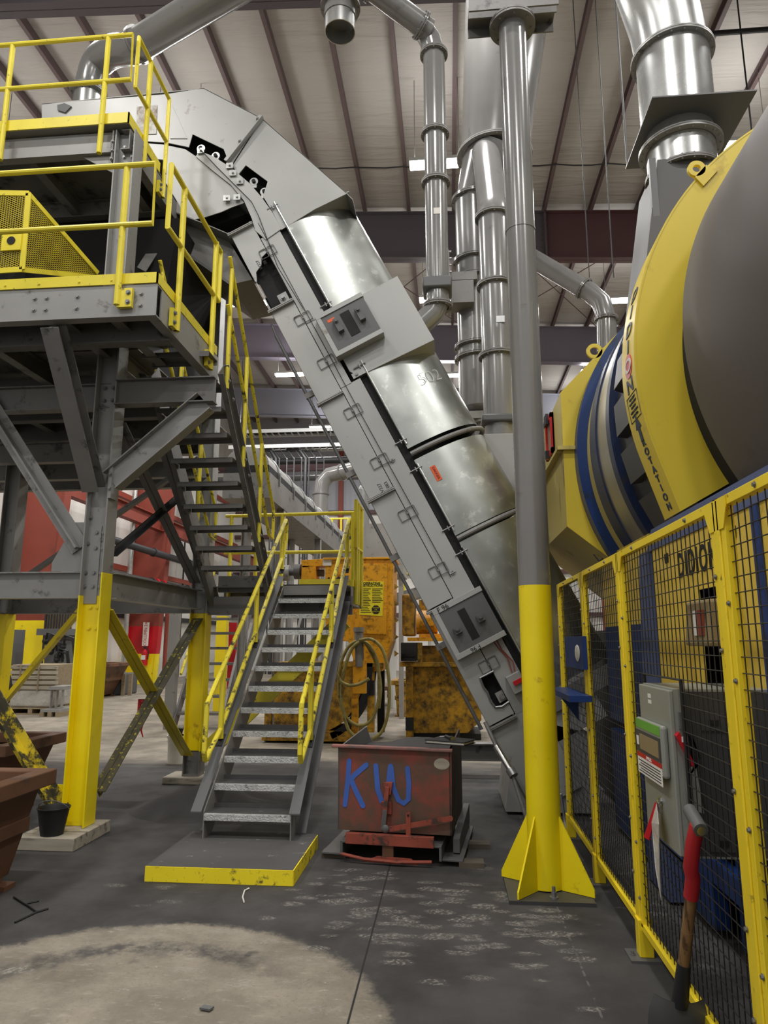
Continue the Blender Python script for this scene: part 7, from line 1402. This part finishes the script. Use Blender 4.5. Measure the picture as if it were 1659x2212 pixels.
mb = MB(); b_, c_ = at(213, 1455, 21), at(268, 1455, 21); mb.hexa([(b_.x - 0.1, 21, 0), (c_.x, 21, 0), (c_.x, 22, 0), (b_.x - 0.1, 22, 0)], [(b_.x + 0.1, 21, b_.z), (c_.x, 21, b_.z), (c_.x, 22, b_.z), (b_.x + 0.1, 22, b_.z)]); mb.build('body', 'door_grey', t, bev=0.04, smooth=False)
for k in range(2): mb = MB(); x = c_.x - 0.02 + k * 0.22; mb.box((x, 20.9, 0), (x + 0.1, 20.98, b_.z)); mb.build('batten', 'pallet', t, smooth=False)
t = thing('dark_machine', 'dark cluttered machine in the left background behind the timber crate', 'machine', (at(115, 1430, 17).x, 17.2, 0))
mb = MB(); bx3(mb, 8, 30, 1360, 1440, 17, 0.5); mb.build('frame', 'door_grey', t, smooth=False)
mb = MB(); bx3(mb, 78, 145, 1358, 1372, 17.0, 0.8); mb.build('top_beam', 'door_grey', t, smooth=False)
mb = MB(); a, b_ = at(95, 1430, 17.3), at(140, 1372, 17.3); mb.box((a.x, 17.3, 0), (b_.x, 17.9, b_.z)); mb.build('engine_block', 'door_grey', t, smooth=False)
mb = MB()
for k in range(7): c_ = at(98 + (k * 13) % 40, 1385 + (k * 17) % 45, 16.9); mb.pipe([c_, c_ + V((0.1, -0.1, 0.2)), c_ + V((0.25, 0, 0.15)), c_ + V((0.3, 0.05, -0.25))], 0.035, 7); mb.sphere(c_, 0.08, 10, 6)
mb.build('hoses', 'rubber', t)
# grille of slender bars before the left wall
mb = MB()
for k in range(9): c_ = at(98 + k * 6, 1350, 18.4); mb.tube((c_.x, 18.4, 1.9), (c_.x, 18.4, 3.0), 0.02, n=6)
a, b_ = at(96, 1350, 18.4), at(150, 1350, 18.4); mb.box((a.x, 18.38, 2.98), (b_.x, 18.42, 3.02)); mb.box((a.x, 18.38, 0), (a.x + 0.05, 18.42, 3.0)); mb.box((b_.x, 18.38, 0), (b_.x + 0.05, 18.42, 3.0)); mb.mi = 1; mb.box((a.x, 18.5, 1.5), (b_.x, 18.55, 2.95)); tag(mb.build('bar_grille', ['pipe_black', 'pallet'], smooth=False), 'dark vertical bar grille in front of tan panel in the left background', 'grille')
# grey frame stair and posts between the columns
t = thing('grey_stair_frame', 'grey steel stair tower seen between the two yellow columns', 'stairs', (at(365, 1560, 13).x, 13.2, 0))
c_ = at(366, 1500, 13); mb = MB(); mb.box((c_.x - 0.09, 13, 0.0), (c_.x + 0.09, 13.15, 2.35)); mb.build('post', 'steel', t, smooth=False)
for k in range(7): z = 0.25 + k * 0.3; mb = MB(); mb.box((c_.x + 0.1, 13.1 + k * 0.2, z), (c_.x + 1.0, 13.35 + k * 0.2, z + 0.05)); mb.build('tread', 'steel_dark', t, smooth=False)
mb = MB(); mb.bar((c_.x + 1.02, 13.0, 0.0), (c_.x + 1.02, 14.7, 2.4), 0.05, 0.25); mb.bar((c_.x + 0.1, 13.0, 0.0), (c_.x + 0.1, 14.7, 2.4), 0.04, 0.2); mb.build('stringer', 'steel_dark', t, smooth=False)
mb = MB(); mb.pipe([(c_.x + 0.2, 13, 1.0), (c_.x + 0.2, 14.7, 3.2), (c_.x + 0.2, 15.2, 3.2)], 0.03, 8); mb.build('handrail', 'yellow_dusty', t)
c_ = at(497, 1500, 15); mb = MB(); mb.box((c_.x - 0.08, 15, 0), (c_.x + 0.08, 15.15, at(497, 1345, 15).z)); tag(mb.build('red_post', 'red_paint', smooth=False), 'slim red post standing behind the lower stair', 'post')
c_ = at(474, 1440, 16); mb = MB(); mb.box((c_.x - 0.12, 16, 0), (c_.x + 0.12, 16.2, 2.2)); mb.mi = 1; mb.box((c_.x - 0.12, 16, 2.2), (c_.x + 0.12, 16.2, 3.5)); tag(mb.build('yellow_post', ['yellow_bright', 'steel'], smooth=False), 'yellow footed grey post left of the slim red post', 'post')
# stacked boards and bins right of the mixer
y = 17.0
for k in range(7):
    a, b_ = at(766, 1560, y), at(800, 1560, y); z = 0.12 + k * 0.13; mb = MB(); mb.box((a.x + 0.02 * (k % 3), y, z), (b_.x - 0.03 * (k % 2), y + 0.8, z + 0.10)); o = tag(mb.build('white_board', 'paper', smooth=False), 'pale board in the stack right of the mixer tub', 'board', 'stack of pale boards right of the mixer')
mb = MB(); mb.box((a.x - 0.1, y, 0), (b_.x + 0.1, y + 0.9, 0.118)); tag(mb.build('board_pallet', 'pallet', smooth=False), 'pallet under the stack of pale boards', 'pallet')
a, b_ = at(828, 1483, 18), at(860, 1483, 18); tub('rusty_bin', 'brown ribbed bin seen right of the hose', a.x, b_.x, 18, 19, a.z, 0.15)
a, b_ = at(845, 1470, 15.5), at(885, 1470, 15.5); tub('yellow_bin', 'stained yellow bin between the hose and the crusher', a.x, b_.x, 15.5, 16.5, a.z, 0.12, 'orange_dirty')
# danger streamer on the brace
p = at(304, 1532, 7.0); t = thing('danger_tag', 'red danger streamer hanging from the crossed yellow braces', 'tag', p)
mb = MB(); mb.plate([p + V(v_) for v_ in ((-0.035, 0, 0.10), (0.035, 0, 0.10), (0.04, 0, -0.14), (0.025, 0, -0.20), (0.045, 0, -0.27), (0.035, 0, -0.27), (0.005, 0, -0.20), (-0.035, 0, -0.15))], (0, 0.003, 0)); mb.build('streamer', 'red_paint', t, smooth=False)
letter('lettering', 'DANGER', 0.07, p + V((0.003, -0.002, -0.03)), (0, 0, -1), (1, 0, 0), 'ink', t, depth=0.0005, sx=0.95)
# white bucket behind the rear column
p = at(384, 1570, 9.5); mb = MB(); mb.tube((p.x, 9.5, 0), (p.x, 9.5, 0.36), 0.11, 0.125, n=24); mb.tube((p.x, 9.5, 0.33), (p.x, 9.5, 0.36), 0.135, n=24); mb.mi = 1; mb.tube((p.x, 9.5, 0.36), (p.x + 0.02, 9.5, 0.46), 0.06, n=10); tag(mb.build('plastic_pail', ['paper', 'rubber']), 'white plastic pail beside the rear yellow column', 'pail')
